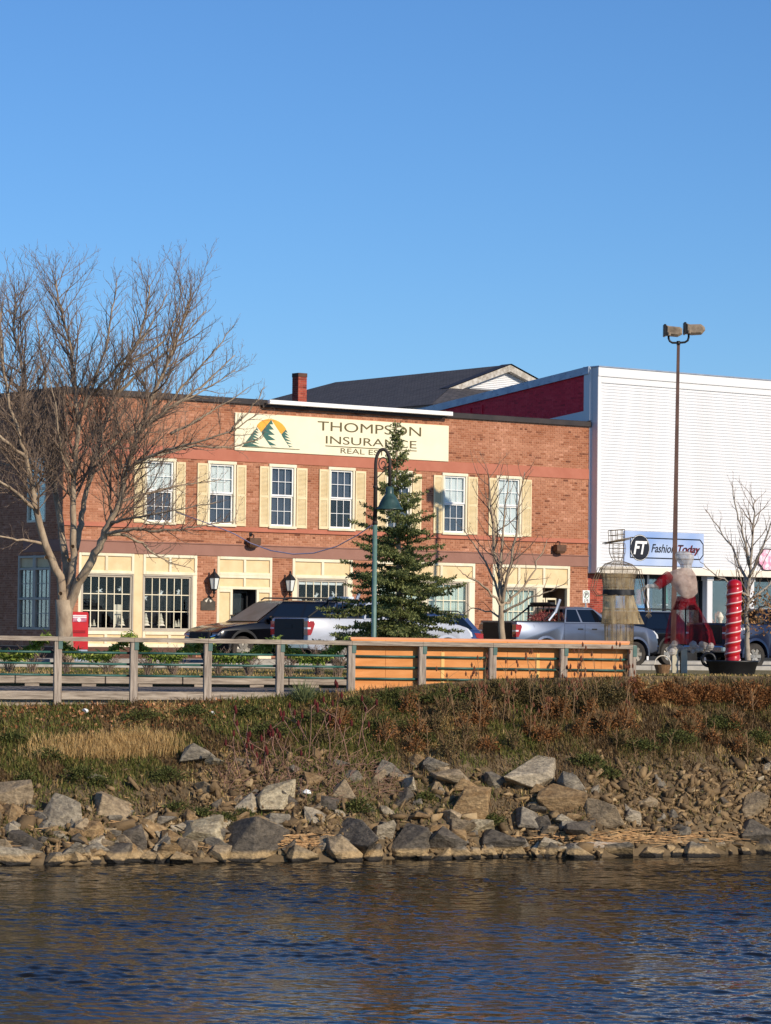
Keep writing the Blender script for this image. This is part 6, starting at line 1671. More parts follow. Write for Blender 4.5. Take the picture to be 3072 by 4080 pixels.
while z < tipz - 0.06:
    f = z / tipz
    nb = 9 if f < 0.45 else (6 if f < 0.75 else 4)
    for j in range(nb):
        az += 2.39996 + rs_.gauss(0, 0.2)
        L = half_w(z) * rs_.choice([0.4, 0.6, 0.75, 0.9, 1.0, 1.18]) * rs_.uniform(0.9, 1.05)
        if L < 0.06: continue
        pitch = math.radians(np.interp(f, [0, 0.3, 0.7, 1.0], [-6, 2, 20, 55]) + rs_.gauss(0, 6))
        d = Vector((math.cos(az) * math.cos(pitch), math.sin(az) * math.cos(pitch), math.sin(pitch)))
        p = Vector((sx_(z), 0, z + rs_.uniform(-0.12, 0.12))); pts = [p]; n_s = max(3, int(L / 0.18))
        for k in range(n_s):
            d = (d + Vector((0, 0, 0.06 if k > n_s * 0.55 else -0.03)) + Vector((rs_.gauss(0, .04), rs_.gauss(0, .04), rs_.gauss(0, .02)))).normalized()
            p = p + d * (L / n_s); pts.append(p)
        bm2.tube(pts, [max(0.004, 0.02 * L / 1.6 * (1 - k / n_s)) for k in range(n_s + 1)], 4, cap=False)
        # side twigs
        m_t = max(3, int(L / 0.055)); sd = 1
        for k in range(m_t + 1):
            t = 0.10 + 0.90 * k / m_t; ft_ = t * n_s; i = min(n_s - 1, int(ft_)); c0 = pts[i].lerp(pts[i + 1], ft_ - i); tan = (pts[i + 1] - pts[i]).normalized()
            sv = tan.cross(Vector((0, 0, 1))); sv = sv.normalized() if sv.length > 1e-3 else Vector((1, 0, 0)); sd = -sd
            tl = (0.11 + 0.36 * L / 1.7 * (1 - t)) * rs_.uniform(0.6, 1.2)
            td = (tan * 0.72 + sv * sd * 0.75 + Vector((0, 0, rs_.gauss(-0.06, 0.14)))).normalized() if k < m_t else tan
            nn = int((8 + tl * 66) * (1.0 if f < 0.6 else 0.7))
            ss = rng.random(nn)
            cen = np.array(c0) + np.array(td) * (ss * tl)[:, None]
            C.append(cen); dd = np.array(td) * 0.8 + rng.normal(size=(nn, 3)) * 0.75 + np.array([0, 0, 0.1]) - np.array([0, 0, 0.9]) * (rng.random((nn, 1)) < 0.4); D.append(dd)
            LN.append(rng.uniform(0.05, 0.10, nn))
    z += np.interp(f, [0, 0.5, 0.9, 1], [0.17, 0.17, 0.15, 0.11])
C = np.concatenate(C); D = np.concatenate(D); LN = np.concatenate(LN)
v, f = cards(C, D, LN, LN * 0.42, rng)
np_mesh('crown', v, f, m_need, spr, tone=np.clip(rng.normal(0.45, 0.22, len(C)), 0, 1))
tm.build('trunk', m_bark, spr, smooth=True); stuff(bm2.build('branches', m_bark, spr))
print('spruce needles', len(C), 'tree branches', big.count)
# ------------------------------------------------------------------ riverbank rocks and plants
def rock_mesh(name, seed, n_=16, flat=1.0, sharp=0.35, bev=0.014):
    rr = random.Random(seed); bm = bmesh.new()
    for k in range(n_):
        v = Vector((rr.gauss(0, 1), rr.gauss(0, 1), rr.gauss(0, 1))).normalized()
        # push towards a box for a blocky, split-stone look
        mx = max(abs(v.x), abs(v.y), abs(v.z)); v = v.lerp(v / mx, sharp + 0.3 * rr.random()) * rr.uniform(0.82, 1.0)
        bm.verts.new((v.x * 0.5, v.y * 0.5, v.z * 0.5 * flat))
    r = bmesh.ops.convex_hull(bm, input=bm.verts)
    bmesh.ops.delete(bm, geom=[g for g in r['geom_interior'] if isinstance(g, bmesh.types.BMVert)], context='VERTS')
    bmesh.ops.dissolve_limit(bm, angle_limit=math.radians(9), verts=bm.verts, edges=bm.edges)
    if bev: bmesh.ops.bevel(bm, geom=list(bm.edges), offset=bev, segments=1, affect='EDGES')
    xs_ = [v.co.x for v in bm.verts]; ys_ = [v.co.y for v in bm.verts]; zs_ = [v.co.z for v in bm.verts]
    for v in bm.verts:
        v.co.x = (v.co.x - (max(xs_) + min(xs_)) / 2) / (max(xs_) - min(xs_)); v.co.y = (v.co.y - (max(ys_) + min(ys_)) / 2) / (max(ys_) - min(ys_)); v.co.z = (v.co.z - (max(zs_) + min(zs_)) / 2) / (max(zs_) - min(zs_))
    me = bpy.data.meshes.new(name); bm.to_mesh(me); bm.free(); return me
def rock_mat(name, c1, c2, gloss=0.75, streak=None):
    """split shale: fine layered grain, a pale bleached band by the water and a dark wet foot below it"""
    m = bpy.data.materials.new(name); m.use_nodes = True
    n = m.node_tree.nodes; l = m.node_tree.links; b = n['Principled BSDF']; b.inputs['Roughness'].default_value = gloss
    tc = n.new('ShaderNodeTexCoord'); oi = n.new('ShaderNodeObjectInfo'); ge = n.new('ShaderNodeNewGeometry')
    add = n.new('ShaderNodeVectorMath'); add.operation = 'ADD'; l.new(ge.outputs['Position'], add.inputs[0])
    mp = n.new('ShaderNodeMapping'); mp.inputs['Scale'].default_value = (1.3, 1.3, 2.8); mp.inputs['Rotation'].default_value = (0.25, 0.35, 0)
    l.new(add.outputs[0], mp.inputs[0])
    nz = n.new('ShaderNodeTexNoise'); nz.inputs['Scale'].default_value = 3.4; nz.inputs['Detail'].default_value = 10; nz.inputs['Roughness'].default_value = 0.65; l.new(mp.outputs[0], nz.inputs['Vector'])
    rp = n.new('ShaderNodeValToRGB'); rp.color_ramp.elements[0].color = c1; rp.color_ramp.elements[1].color = c2; rp.color_ramp.elements[0].position = 0.34; rp.color_ramp.elements[1].position = 0.66
    l.new(nz.outputs[0], rp.inputs[0])
    hv = n.new('ShaderNodeHueSaturation'); l.new(rp.outputs[0], hv.inputs['Color'])
    mr = n.new('ShaderNodeMapRange'); mr.inputs['To Min'].default_value = 0.8; mr.inputs['To Max'].default_value = 1.18; l.new(oi.outputs['Random'], mr.inputs[0]); l.new(mr.outputs[0], hv.inputs['Value'])
    # water marks by height
    sx = n.new('ShaderNodeSeparateXYZ'); l.new(ge.outputs['Position'], sx.inputs[0])
    wob = n.new('ShaderNodeMath'); wob.operation = 'MULTIPLY_ADD'; wob.inputs[1].default_value = 0.10; l.new(nz.outputs[0], wob.inputs[0]); l.new(sx.outputs['Z'], wob.inputs[2])
    m1 = n.new('ShaderNodeMapRange'); m1.inputs['From Min'].default_value = ZW + 0.26; m1.inputs['From Max'].default_value = ZW + 0.20; l.new(wob.outputs[0], m1.inputs[0])
    mixA = n.new('ShaderNodeMix'); mixA.data_type = 'RGBA'; l.new(m1.outputs[0], mixA.inputs['Factor']); l.new(hv.outputs[0], mixA.inputs['A']); mixA.inputs['B'].default_value = srgb(176, 148, 106)
    m2 = n.new('ShaderNodeMapRange'); m2.inputs['From Min'].default_value = ZW + 0.13; m2.inputs['From Max'].default_value = ZW + 0.10; l.new(wob.outputs[0], m2.inputs[0])
    mixB = n.new('ShaderNodeMix'); mixB.data_type = 'RGBA'; l.new(m2.outputs[0], mixB.inputs['Factor']); l.new(mixA.outputs['Result'], mixB.inputs['A']); mixB.inputs['B'].default_value = srgb(44, 38, 30)
    n9 = n.new('ShaderNodeTexNoise'); n9.inputs['Scale'].default_value = 16; n9.inputs['Detail'].default_value = 8; l.new(ge.outputs['Position'], n9.inputs['Vector'])
    m9 = n.new('ShaderNodeMapRange'); m9.inputs['From Min'].default_value = 0.3; m9.inputs['From Max'].default_value = 0.7; m9.inputs['To Min'].default_value = 0.62; m9.inputs['To Max'].default_value = 1.25; l.new(n9.outputs[0], m9.inputs[0])
    mul = n.new('ShaderNodeVectorMath'); mul.operation = 'SCALE'; l.new(mixB.outputs['Result'], mul.inputs[0]); l.new(m9.outputs[0], mul.inputs['Scale'])
    l.new(mul.outputs[0], b.inputs['Base Color'])
    bp = n.new('ShaderNodeBump'); bp.inputs['Strength'].default_value = 1.0; bp.inputs['Distance'].default_value = 0.09; l.new(nz.outputs[0], bp.inputs['Height']); l.new(bp.outputs[0], b.inputs['Normal'])
    return m
RM = {'tan': rock_mat('rock_tan', srgb(124, 106, 80), srgb(174, 152, 120)), 'grey': rock_mat('rock_grey', srgb(100, 92, 80), srgb(156, 144, 124)), 'dark': rock_mat('rock_dark', srgb(70, 63, 54), srgb(112, 101, 86)),
      'pale': rock_mat('rock_pale', srgb(144, 130, 108), srgb(190, 174, 146), gloss=0.6), 'orange': rock_mat('rock_orange', srgb(130, 100, 62), srgb(172, 142, 100)), 'shiny': rock_mat('rock_shiny', srgb(140, 124, 96), srgb(196, 180, 146), gloss=0.28)}
RMESH = [rock_mesh('rock_form', 100 + k, 11 + k % 7, sharp=0.45 + 0.06 * (k % 6)) for k in range(18)]
for me in RMESH: me.materials.append(RM['grey'])
rr = random.Random(77)
def put_rock(px, py, w_, h_, tone, tilt=0.0, name='rock', k=None, sink=0.30, depth=0.85, flip=0):
    p = on_bank(px, py + h_ * 0.18)
    s = p.y / F_PX
    W, H = w_ * s * (1.16 if name == 'boulder' else 1.0), h_ * s * (1.1 if name == 'boulder' else 1.0)
    o = link(name, RMESH[k if k is not None else rr.randrange(18)], None)
    o.scale = (W, W * depth, H * 1.12)
    o.rotation_euler = (rr.gauss(-0.15, 0.15), tilt, rr.uniform(-0.35, 0.35) + math.pi * flip)
    c = at_y(px, py, p.y + W * depth * 0.12)
    o.location = (c.x, c.y, c.z)
    sl = o.material_slots[0]; sl.link = 'OBJECT'; sl.material = RM[tone]
    return o
BIG = [
 (62, 3182, 150, 155, 'tan', -.5, 'big rounded tan boulder standing high on the riprap bank'),
 (255, 3255, 140, 120, 'pale', .55, 'layered pale slab leaning on edge among the riprap'),
 (450, 3222, 145, 85, 'tan', .25, 'flat-topped tan boulder with dark undercut beneath weeds'),
 (350, 3312, 112, 72, 'orange', .0, 'rust-orange rounded boulder in the riprap'),
 (385, 3105, 70, 40, 'grey', .0, 'low grey stone half hidden in dry grass'),
 (780, 3018, 105, 75, 'grey', .5, 'grey upright slab poking out of the dry grass'),
 (858, 3040, 70, 48, 'shiny', .3, 'small shiny pale slab beside the upright grey slab'),
 (1108, 3188, 155, 108, 'shiny', -.25, 'glittering pale mica boulder in the middle of the bank'),
 (985, 3206, 98, 76, 'pale', .2, 'pale triangular stone next to the glittering boulder'),
 (1110, 3268, 90, 60, 'grey', -.5, 'slanted grey slab below the glittering boulder'),
 (805, 3322, 165, 92, 'shiny', -.2, 'grey boulder with white shining streaks near the water'),
 (985, 3352, 285, 150, 'dark', -.22, 'largest dark slate slab overhanging the waterline'),
 (1382, 3162, 96, 84, 'tan', .25, 'yellow-tan block below the red sumac cones'),
 (1266, 3256, 95, 70, 'pale', .0, 'smooth pale oval stone amid small rubble'),
 (1415, 3350, 205, 150, 'dark', .2, 'broad dark grey boulder with pale foot at the waterline'),
 (1527, 3322, 72, 92, 'pale', .1, 'upright pale stone beside the broad dark boulder'),
 (1880, 3205, 112, 155, 'orange', .5, 'tall yellow-orange split boulder leaning over'),
 (2110, 3072, 235, 135, 'pale', .2, 'biggest pale boulder streaked white high under the shrubs'),
 (2248, 3205, 165, 140, 'orange', -.1, 'large yellow-brown angular boulder with dark hollow beside it'),
 (2400, 3252, 145, 92, 'tan', .3, 'angular brown block beside the yellow-brown boulder'),
 (2118, 3268, 125, 76, 'grey', .15, 'grey-brown wedge of stone beside the yellow-brown boulder'),
 (1638, 3365, 155, 140, 'dark', .1, 'dark grey boulder with smooth face by the water'),
 (1772, 3368, 135, 112, 'dark', .35, 'dark slanted slab with pale bleached foot'),
 (1925, 3302, 88, 56, 'shiny', .0, 'small grey block with white stripes on top'),
 (1992, 3372, 145, 92, 'dark', .35, 'dark tilted slab wedged against the water edge'),
 (2312, 3312, 135, 70, 'dark', -.1, 'dark flat stone beneath the yellow-brown boulder'),
 (1800, 3098, 175, 56, 'tan', .3, 'long layered slab like a fallen log'),
 (2280, 3140, 120, 80, 'grey', .3, 'white-stained grey stone above the yellow-brown boulder'),
 (2520, 3262, 66, 60, 'pale', .1, 'pale pointed stone at the edge of the scree'),
 (3005, 3215, 95, 115, 'tan', .6, 'leaning brown slab at the edge of the scree'),
 (3020, 3318, 140, 84, 'dark', .0, 'dark grey boulder at the foot of the scree'),
 (2640, 3120, 60, 55, 'grey', .2, 'grey stone standing up out of the scree'),
 (85, 3362, 135, 82, 'dark', -.1, 'dark flat boulder near the water below the tan boulder'),
 (280, 3408, 105, 76, 'grey', -.5, 'grey tilted block with sunlit flat face by the water'),
 (535, 3352, 85, 112, 'dark', .0, 'dark upright wedge in the riprap'),
 (632, 3388, 82, 102, 'grey', .2, 'grey pointed boulder by the water beside the white-streaked boulder'),
 (1985, 3120, 110, 70, 'grey', .2, 'grey boulder below the white-streaked pale boulder'),
 (20, 3400, 70, 100, 'tan', -.2, 'tan pointed stone at the waterline under the bank end'),
]
for i, (px, py, w_, h_, tone, tilt, lab) in enumerate(BIG):
    o = put_rock(px, py, w_, h_, tone, tilt, 'boulder', k=i % 18); tag(o, lab, 'rock', 'boulders of the riprap bank')
# row of bleached stones at the waterline
x = -240
while x < 3380:
    w_ = rr.choice([34, 44, 56, 70, 90, 120, 150]); yl = 3432 - 36 * x / 3072.0
    o = put_rock(x + w_ / 2, yl + rr.uniform(-22, 12), w_ * 1.05, w_ * rr.uniform(0.4, 0.75) + 12, rr.choice(['pale', 'tan', 'dark', 'grey', 'grey']), rr.gauss(0, 0.15), 'rock', sink=0.4)
    tag(o, 'bleached tan stone with dark wet foot in the row at the water edge', 'rock', 'stones along the waterline'); x += w_ * rr.uniform(0.6, 1.35)
# medium riprap
ZONES = [(-220, 780, 3150, 3420), (300, 900, 3230, 3420), (800, 1500, 3000, 3420), (1500, 2350, 2990, 3400), (2350, 3320, 3030, 3390)]
TLAB = {'tan': 'loose tan angular stone among the riprap of the lower bank', 'grey': 'loose brown-grey angular stone among the riprap of the lower bank', 'dark': 'loose dark angular stone among the riprap of the lower bank', 'pale': 'loose pale bleached stone among the riprap of the lower bank', 'orange': 'loose rust-coloured stone among the riprap of the lower bank'}
cnt = 0
while cnt < 250:
    z_ = rr.choices(ZONES, [2.2, 1.2, 1.6, 2.0, 1.4])[0]
    px, py = rr.uniform(z_[0], z_[1]), z_[2] + (z_[3] - z_[2]) * rr.random() ** 0.75
    w_ = rr.uniform(38, 112) * (0.62 if px > 2450 else 1.0)
    tn = rr.choice(['tan', 'grey', 'grey', 'dark', 'tan', 'pale', 'orange'])
    o = put_rock(px, py, w_, w_ * rr.uniform(0.38, 0.8), tn, rr.gauss(0.05, 0.35), 'rock')
    tag(o, TLAB[tn], 'rock', 'loose riprap stones'); cnt += 1
# small rubble, one mass
base_forms = []
for k in range(8):
    me = rock_mesh('tmp_form', 300 + k, 9, sharp=0.55, bev=0)
    bm = bmesh.new(); bm.from_mesh(me); bmesh.ops.triangulate(bm, faces=bm.faces); bmesh.ops.dissolve_degenerate(bm, dist=0.05, edges=bm.edges); bmesh.ops.triangulate(bm, faces=bm.faces)
    bm.verts.ensure_lookup_table(); bm.verts.index_update()
    base_forms.append((np.array([v.co[:] for v in bm.verts]), np.array([[v.index for v in f.verts] for f in bm.faces]))); bm.free(); bpy.data.meshes.remove(me)
rng = np.random.default_rng(21); vs, fs, ts, off = [], [], [], 0
n_r = 5300
for k in range(n_r):
    u_ = rng.random()
    if u_ < 0.36: px, py = rng.uniform(2330, 3400), rng.triangular(2980, 3200, 3400)
    elif u_ < 0.7: px, py = rng.uniform(-10, 2400), 3060 + 350 * rng.random() ** 0.6
    elif u_ < 0.85: px, py = rng.uniform(760, 1400), rng.uniform(2990, 3330)
    else: px, py = rng.uniform(-260, 950), rng.uniform(3210, 3420)
    p = on_bank(px, py); s = p.y / F_PX
    size = rng.gamma(2.2, 6.0) * s + 0.03
    bv, bf = base_forms[k % 8]
    e = Matrix.Rotation(rng.random() * 6.28, 3, 'Z') @ Matrix.Rotation(rng.normal() * 0.7, 3, 'X') @ Matrix.Rotation(rng.normal() * 0.7, 3, 'Y')
    A = np.array(e) @ np.diag([size * rng.uniform(1.2, 2.0), size * 0.95, size * rng.uniform(0.25, 0.6)])
    vs.append(bv @ A.T + np.array([p.x, p.y, p.z + size * 0.12])); fs.append(bf + off); ts.append(np.full(len(bf), rng.beta(1.6, 2.6))); off += len(bv)
m_rub = tone_mat('rubble', [(0, srgb(78, 64, 46)), (0.35, srgb(120, 98, 70)), (0.75, srgb(152, 126, 90)), (1, srgb(186, 162, 124))], rough=0.9, noise=0.3, scale=8, bump=0.5, bscale=20)
stuff(np_mesh('rubble', np.concatenate(vs), np.concatenate(fs), m_rub, None, tone=np.concatenate(ts)))

# ---- grass and weeds of the bank
def pn(x, y):
    """patchy field over the picture of the bank, in metres"""
    return (math.sin(1.3 * x + 0.7 * y) + math.sin(2.9 * x - 1.7 * y + 1.1) + 0.7 * math.sin(5.3 * x + 4.1 * y + 2.0)) / 2.7
def blades(name, pts, hts, wid, tones, m, lean=0.35, parent=None, droop=0.3):
    n_ = len(pts); P = np.array(pts); H = np.array(hts)[:, None]
    a = rng.random(n_) * 6.28; dirv = np.stack([np.cos(a), np.sin(a), np.zeros(n_)], 1)
    side = np.stack([-np.sin(a + rng.normal(size=n_)), np.cos(a), np.zeros(n_)], 1); side /= np.linalg.norm(side, axis=1, keepdims=True)
    ln = (rng.random((n_, 1)) * lean + 0.05)
    W = np.full((n_, 1), wid) * rng.uniform(0.6, 1.4, (n_, 1))
    up = np.array([[0, 0, 1.0]])
    mid = P + up * H * 0.55 + dirv * H * ln * 0.4; tip = P + up * H * (1 - droop * ln) + dirv * H * ln * 1.3
    V_ = np.stack([P - side * W * 0.5, P + side * W * 0.5, mid + side * W * 0.4, mid - side * W * 0.4, tip], 1).reshape(-1, 3)
    i0 = np.arange(n_) * 5
    F_ = np.concatenate([np.stack([i0, i0 + 1, i0 + 2], 1), np.stack([i0, i0 + 2, i0 + 3], 1), np.stack([i0 + 3, i0 + 2, i0 + 4], 1)])
    return np_mesh(name, V_, F_, m, parent, tone=np.tile(np.array(tones), 3))
m_grass = tone_mat('bank_grass', [(0.0, srgb(84, 64, 42)), (0.25, srgb(140, 112, 76)), (0.5, srgb(108, 104, 52)), (0.72, srgb(98, 108, 48)), (0.88, srgb(186, 152, 98)), (1.0, srgb(214, 182, 126))], rough=0.85, noise=0.1, trans=0.2)
pts, hts, ton = [], [], []
for k in range(90000):
    px = rng.uniform(-260, 3400); top = np.interp(px, [0, 700, 1480, 2100, 2600, 3072], [2812, 2790, 2752, 2718, 2705, 2715])
    bot = np.interp(px, [0, 500, 900, 1300, 1800, 2300, 2700, 3072], [3180, 3170, 3100, 3090, 3050, 3080, 3080, 3030])
    u_ = rng.random(); py = top + (bot - top) * u_ ** 0.9
    if u_ > 0.80 and rng.random() < 0.6: py = rng.uniform(bot, bot + 210)
    p = on_bank(px, py) if k % 3 == 0 else None
    if p is None:
        X0, Y0 = pts[-1][0] + rng.normal() * 0.12, pts[-1][1] + rng.normal() * 0.10
        if Y0 > y_fence(X0) - 0.15: Y0 = y_fence(X0) - 0.2 - 0.1 * rng.random()
        p = Vector((X0, Y0, bank_z(X0, Y0)))
    g_ = pn(p.x * 0.8, p.y)
    base = 0.64 if g_ > -0.05 else (0.22 if g_ > -0.5 else 0.9)
    if p.x > 3.0: base = base * 0.55 if base < 0.7 else 0.85
    pts.append((p.x, p.y, p.z - 0.02)); hts.append(rng.uniform(0.05, 0.17) * (1.2 if base < 0.8 else 1.0)); ton.append(min(1, max(0, base + rng.normal() * 0.13)))
stuff(blades('bank_grass', pts, hts, 0.016, ton, m_grass, lean=0.9))
pts, hts, ton = [], [], []
for k in range(5200):
    px = rng.triangular(60, 500, 770); py = rng.uniform(2965, 3045) - 0.03 * px
    p = on_bank(px, py); pts.append((p.x, p.y, p.z - 0.02)); hts.append(rng.uniform(0.14, 0.34)); ton.append(rng.uniform(0.86, 1.0))
stuff(blades('dry_grass', pts, hts, 0.012, ton, m_grass, lean=0.5))
# fallen leaves under the railing
n_ = 1300; cs = []
for k in range(n_):
    px = rng.uniform(0, 900) if k % 3 else rng.uniform(0, 2400); p = on_bank(px, np.interp(px, [0, 700, 1500, 2400], [2815, 2800, 2770, 2740]) + rng.gamma(1.5, 40)); cs.append((p.x, p.y, p.z + 0.03))
v, f = cards(np.array(cs), rng.normal(size=(n_, 3)) * np.array([1, 1, 0.5]), rng.uniform(0.05, 0.11, n_), 0.06, rng)
stuff(np_mesh('fallen_leaves', v, f, tone_mat('dead_leaf', [(0, srgb(120, 66, 40)), (0.6, srgb(168, 110, 70)), (1, srgb(206, 160, 120))], rough=0.9), None, tone=rng.random(n_)))
# lawn grass seen between the rails
pts, hts, ton = [], [], []
for k in range(15000):
    X0 = rng.uniform(-9.5, 1.0) if k % 4 else rng.uniform(5.0, 10.5); yf = y_fence(X0)
    Y0 = rng.uniform(yf + 5.5, min(y_kerb(X0) - 0.2, yf + 20)) if X0 < 4 else rng.uniform(yf + 0.1, yf + 12)
    pts.append((X0, Y0, lawn_z(X0, Y0) - 0.01)); hts.append(rng.uniform(0.03, 0.09)); g_ = pn(X0 * 0.7, Y0 * 0.4); ton.append(min(1, max(0, (0.6 if g_ > 0.2 else 0.84) + rng.normal() * 0.1)))
stuff(blades('lawn_grass', pts, hts, 0.02, ton, m_grass, lean=0.9))

def leaf_bush(name, label, group, px, py, wpx, hpx, n_, m, leaf=0.05, Y=None, z0=None, stems=8, cat='bush', flat=False):
    p = on_bank(px, py) if Y is None else Vector((at_y(px, 2600, Y).x, Y, z0))
    s = p.y / F_PX; rx, h = wpx * s / 2, hpx * s
    th = thing(name, label, cat, p, 0, group)
    a = rng.random(n_) * 6.28; rad = rng.random(n_) ** 0.5; zz = rng.random(n_) ** (0.8)
    lump = 0.75 + 0.25 * np.sin(3 * a + px) * np.cos(2 * a + py)
    env = np.sqrt(np.clip(1 - zz ** 2, 0.03, 1))
    cs = np.stack([rx * rad * np.cos(a) * env * lump, rx * 0.7 * rad * np.sin(a) * env * lump, h * zz * lump], 1) + rng.normal(size=(n_, 3)) * 0.02
    dirs = rng.normal(size=(n_, 3)) * 0.7 + np.stack([np.cos(a) * rad, np.sin(a) * rad, np.full(n_, 0.5)], 1)
    v, f = cards(cs, dirs, rng.uniform(0.7, 1.6, n_) * leaf, rng.uniform(0.5, 0.9, n_) * leaf * 0.7, rng)
    np_mesh('foliage', v, f, m, th, tone=np.clip(rng.normal(0.5, 0.25, n_), 0, 1))
    q = MB()
    for k in range(stems):
        aa = rng.random() * 6.28; q.tube([(0, 0, -0.05), (rx * 0.3 * math.cos(aa), rx * 0.25 * math.sin(aa), h * 0.5), (rx * 0.65 * math.cos(aa), rx * 0.45 * math.sin(aa), h * rng.uniform(0.7, 1.1))], [0.006, 0.005, 0.003], 3, cap=False)
    q.build('stems', m_stem, th)
    return th
m_stem = mat('brown_stem', srgb(104, 80, 54), srgb(146, 116, 80), scale=6, rough=0.9)
m_weed = tone_mat('weed_green', [(0, srgb(50, 54, 28)), (0.5, srgb(84, 90, 44)), (1, srgb(126, 126, 68))], rough=0.8, trans=0.2)
m_brownb = tone_mat('hedge_rust', [(0, srgb(80, 52, 30)), (0.5, srgb(140, 92, 52)), (1, srgb(188, 134, 82))], rough=0.85, trans=0.2)
m_olive_b = tone_mat('hedge_dark', [(0, srgb(60, 54, 34)), (0.5, srgb(102, 90, 56)), (1, srgb(146, 126, 82))], rough=0.85, trans=0.2)
for px, py, w_, h_ in ((55, 2955, 130, 60), (190, 3030, 130, 80), (100, 3120, 80, 70), (330, 3110, 150, 90), (400, 3130, 90, 60), (660, 3110, 150, 90), (700, 3230, 100, 60), (800, 3250, 130, 50), (900, 3270, 110, 50), (980, 3262, 90, 60), (1060, 2930, 170, 80), (1230, 2880, 160, 70), (1000, 2850, 140, 60), (560, 2870, 180, 70), (760, 2850, 150, 60), (1420, 2820, 170, 80), (1580, 2790, 180, 80), (1740, 2800, 190, 80), (1860, 2790, 150, 90), (1420, 3240, 120, 100), (2060, 3110, 90, 70), (1700, 3190, 70, 60), (1960, 3290, 90, 80), (2420, 3100, 130, 80), (2340, 3050, 140, 80), (2700, 2960, 170, 90), (2880, 2900, 170, 80), (3020, 2960, 150, 90), (2560, 2990, 150, 80), (1690, 2960, 130, 80), (1520, 2900, 170, 70)):
    leaf_bush('weed_clump', 'low clump of green weeds growing on the riverbank', 'green weed clumps on the riverbank', px, py, w_ * 1.5, h_ * 0.62, int(w_ * h_ / 13) + 200, m_weed, leaf=0.045, cat='plant')
for k, px in enumerate(range(1900, 3400, 62)):
    rust = px > 2500
    leaf_bush('low_hedge_bush', 'rust-brown low bush along the top of the bank below the candle' if rust else 'dark withered low bush at the foot of the orange hoarding', 'rust bushes along the bank top' if rust else 'withered bushes below the hoarding',
              px + rr.uniform(-15, 15), (2790 if rust else 2800) + rr.uniform(-15, 25), rr.uniform(130, 190), rr.uniform(66, 100), 1300, m_brownb if rust else m_olive_b, leaf=0.05)
for k in range(44):
    px, py = rr.uniform(1300, 3060), rr.uniform(2830, 3040)
    leaf_bush('dry_shrub', 'small brown dry shrub on the upper slope of the bank', 'dry shrubs on the upper slope', px, py, rr.uniform(80, 150), rr.uniform(55, 110), 420, rr.choice([m_brownb, m_olive_b]), leaf=0.045, stems=22)

# tall dry stalks
m_stalk = mat('dry_stalk', srgb(128, 98, 70), srgb(166, 134, 98), scale=8, rough=0.9)
m_seed = mat('dark_seedhead', srgb(92, 52, 36), srgb(120, 74, 50), scale=8, rough=0.9)
def stalk(px, py, hpx, label, group, seedhead=True, bushy=6, m=None):
    p = on_bank(px, py); s = p.y / F_PX; h = hpx * s
    th = thing('dry_weed_stalk', label, 'weed', p, 0, group)
    q = MB(); lean = Vector((rr.gauss(0, 0.10), rr.gauss(0, 0.08), 1)); 
    pts_ = [Vector((0, 0, -0.05))]
    for k in range(5): pts_.append(pts_[-1] + (lean + Vector((rr.gauss(0, 0.08), rr.gauss(0, 0.08), 0))) * (h / 5))
    q.tube(pts_, [0.007, 0.006, 0.006, 0.005, 0.004, 0.003], 4, cap=False)
    tips = [pts_[-1]]
    for k in range(bushy):
        t = rr.uniform(0.35, 0.95); i = int(t * 5); b0 = pts_[i].lerp(pts_[min(5, i + 1)], t * 5 - i)
        dr = Vector((rr.gauss(0, 0.5), rr.gauss(0, 0.5), 0.8)).normalized(); L = h * rr.uniform(0.15, 0.34)
        e = b0 + dr * L; q.tube([b0, b0 + dr * L * 0.5 + Vector((0, 0, 0.01)), e], [0.004, 0.0035, 0.002], 3, cap=False); tips.append(e)
    q.build('stem', m or m_stalk, th)
    if seedhead:
        q = MB()
        for e in tips:
            if rr.random() < 0.6: q.M = Matrix.Translation(e); q.lathe([(0.0, -0.05), (0.018, -0.03), (0.022, 0.01), (0.0, 0.06)], 5, cap=False)
        if q.v: stuff(q.build('seed_head', m_seed, th))
for k in range(30):
    px = rr.uniform(1820, 2560); stalk(px, rr.uniform(2800, 2960), rr.uniform(110, 260), 'thin dry weed stalk rising in front of the orange hoarding', 'dry stalks below the hoarding')
for k in range(22):
    px = rr.uniform(1450, 3060); stalk(px, rr.uniform(2880, 3060), rr.uniform(70, 170), 'thin tan weed stalk on the open slope below the hedge', 'tan stalks on the slope', seedhead=False, bushy=8)
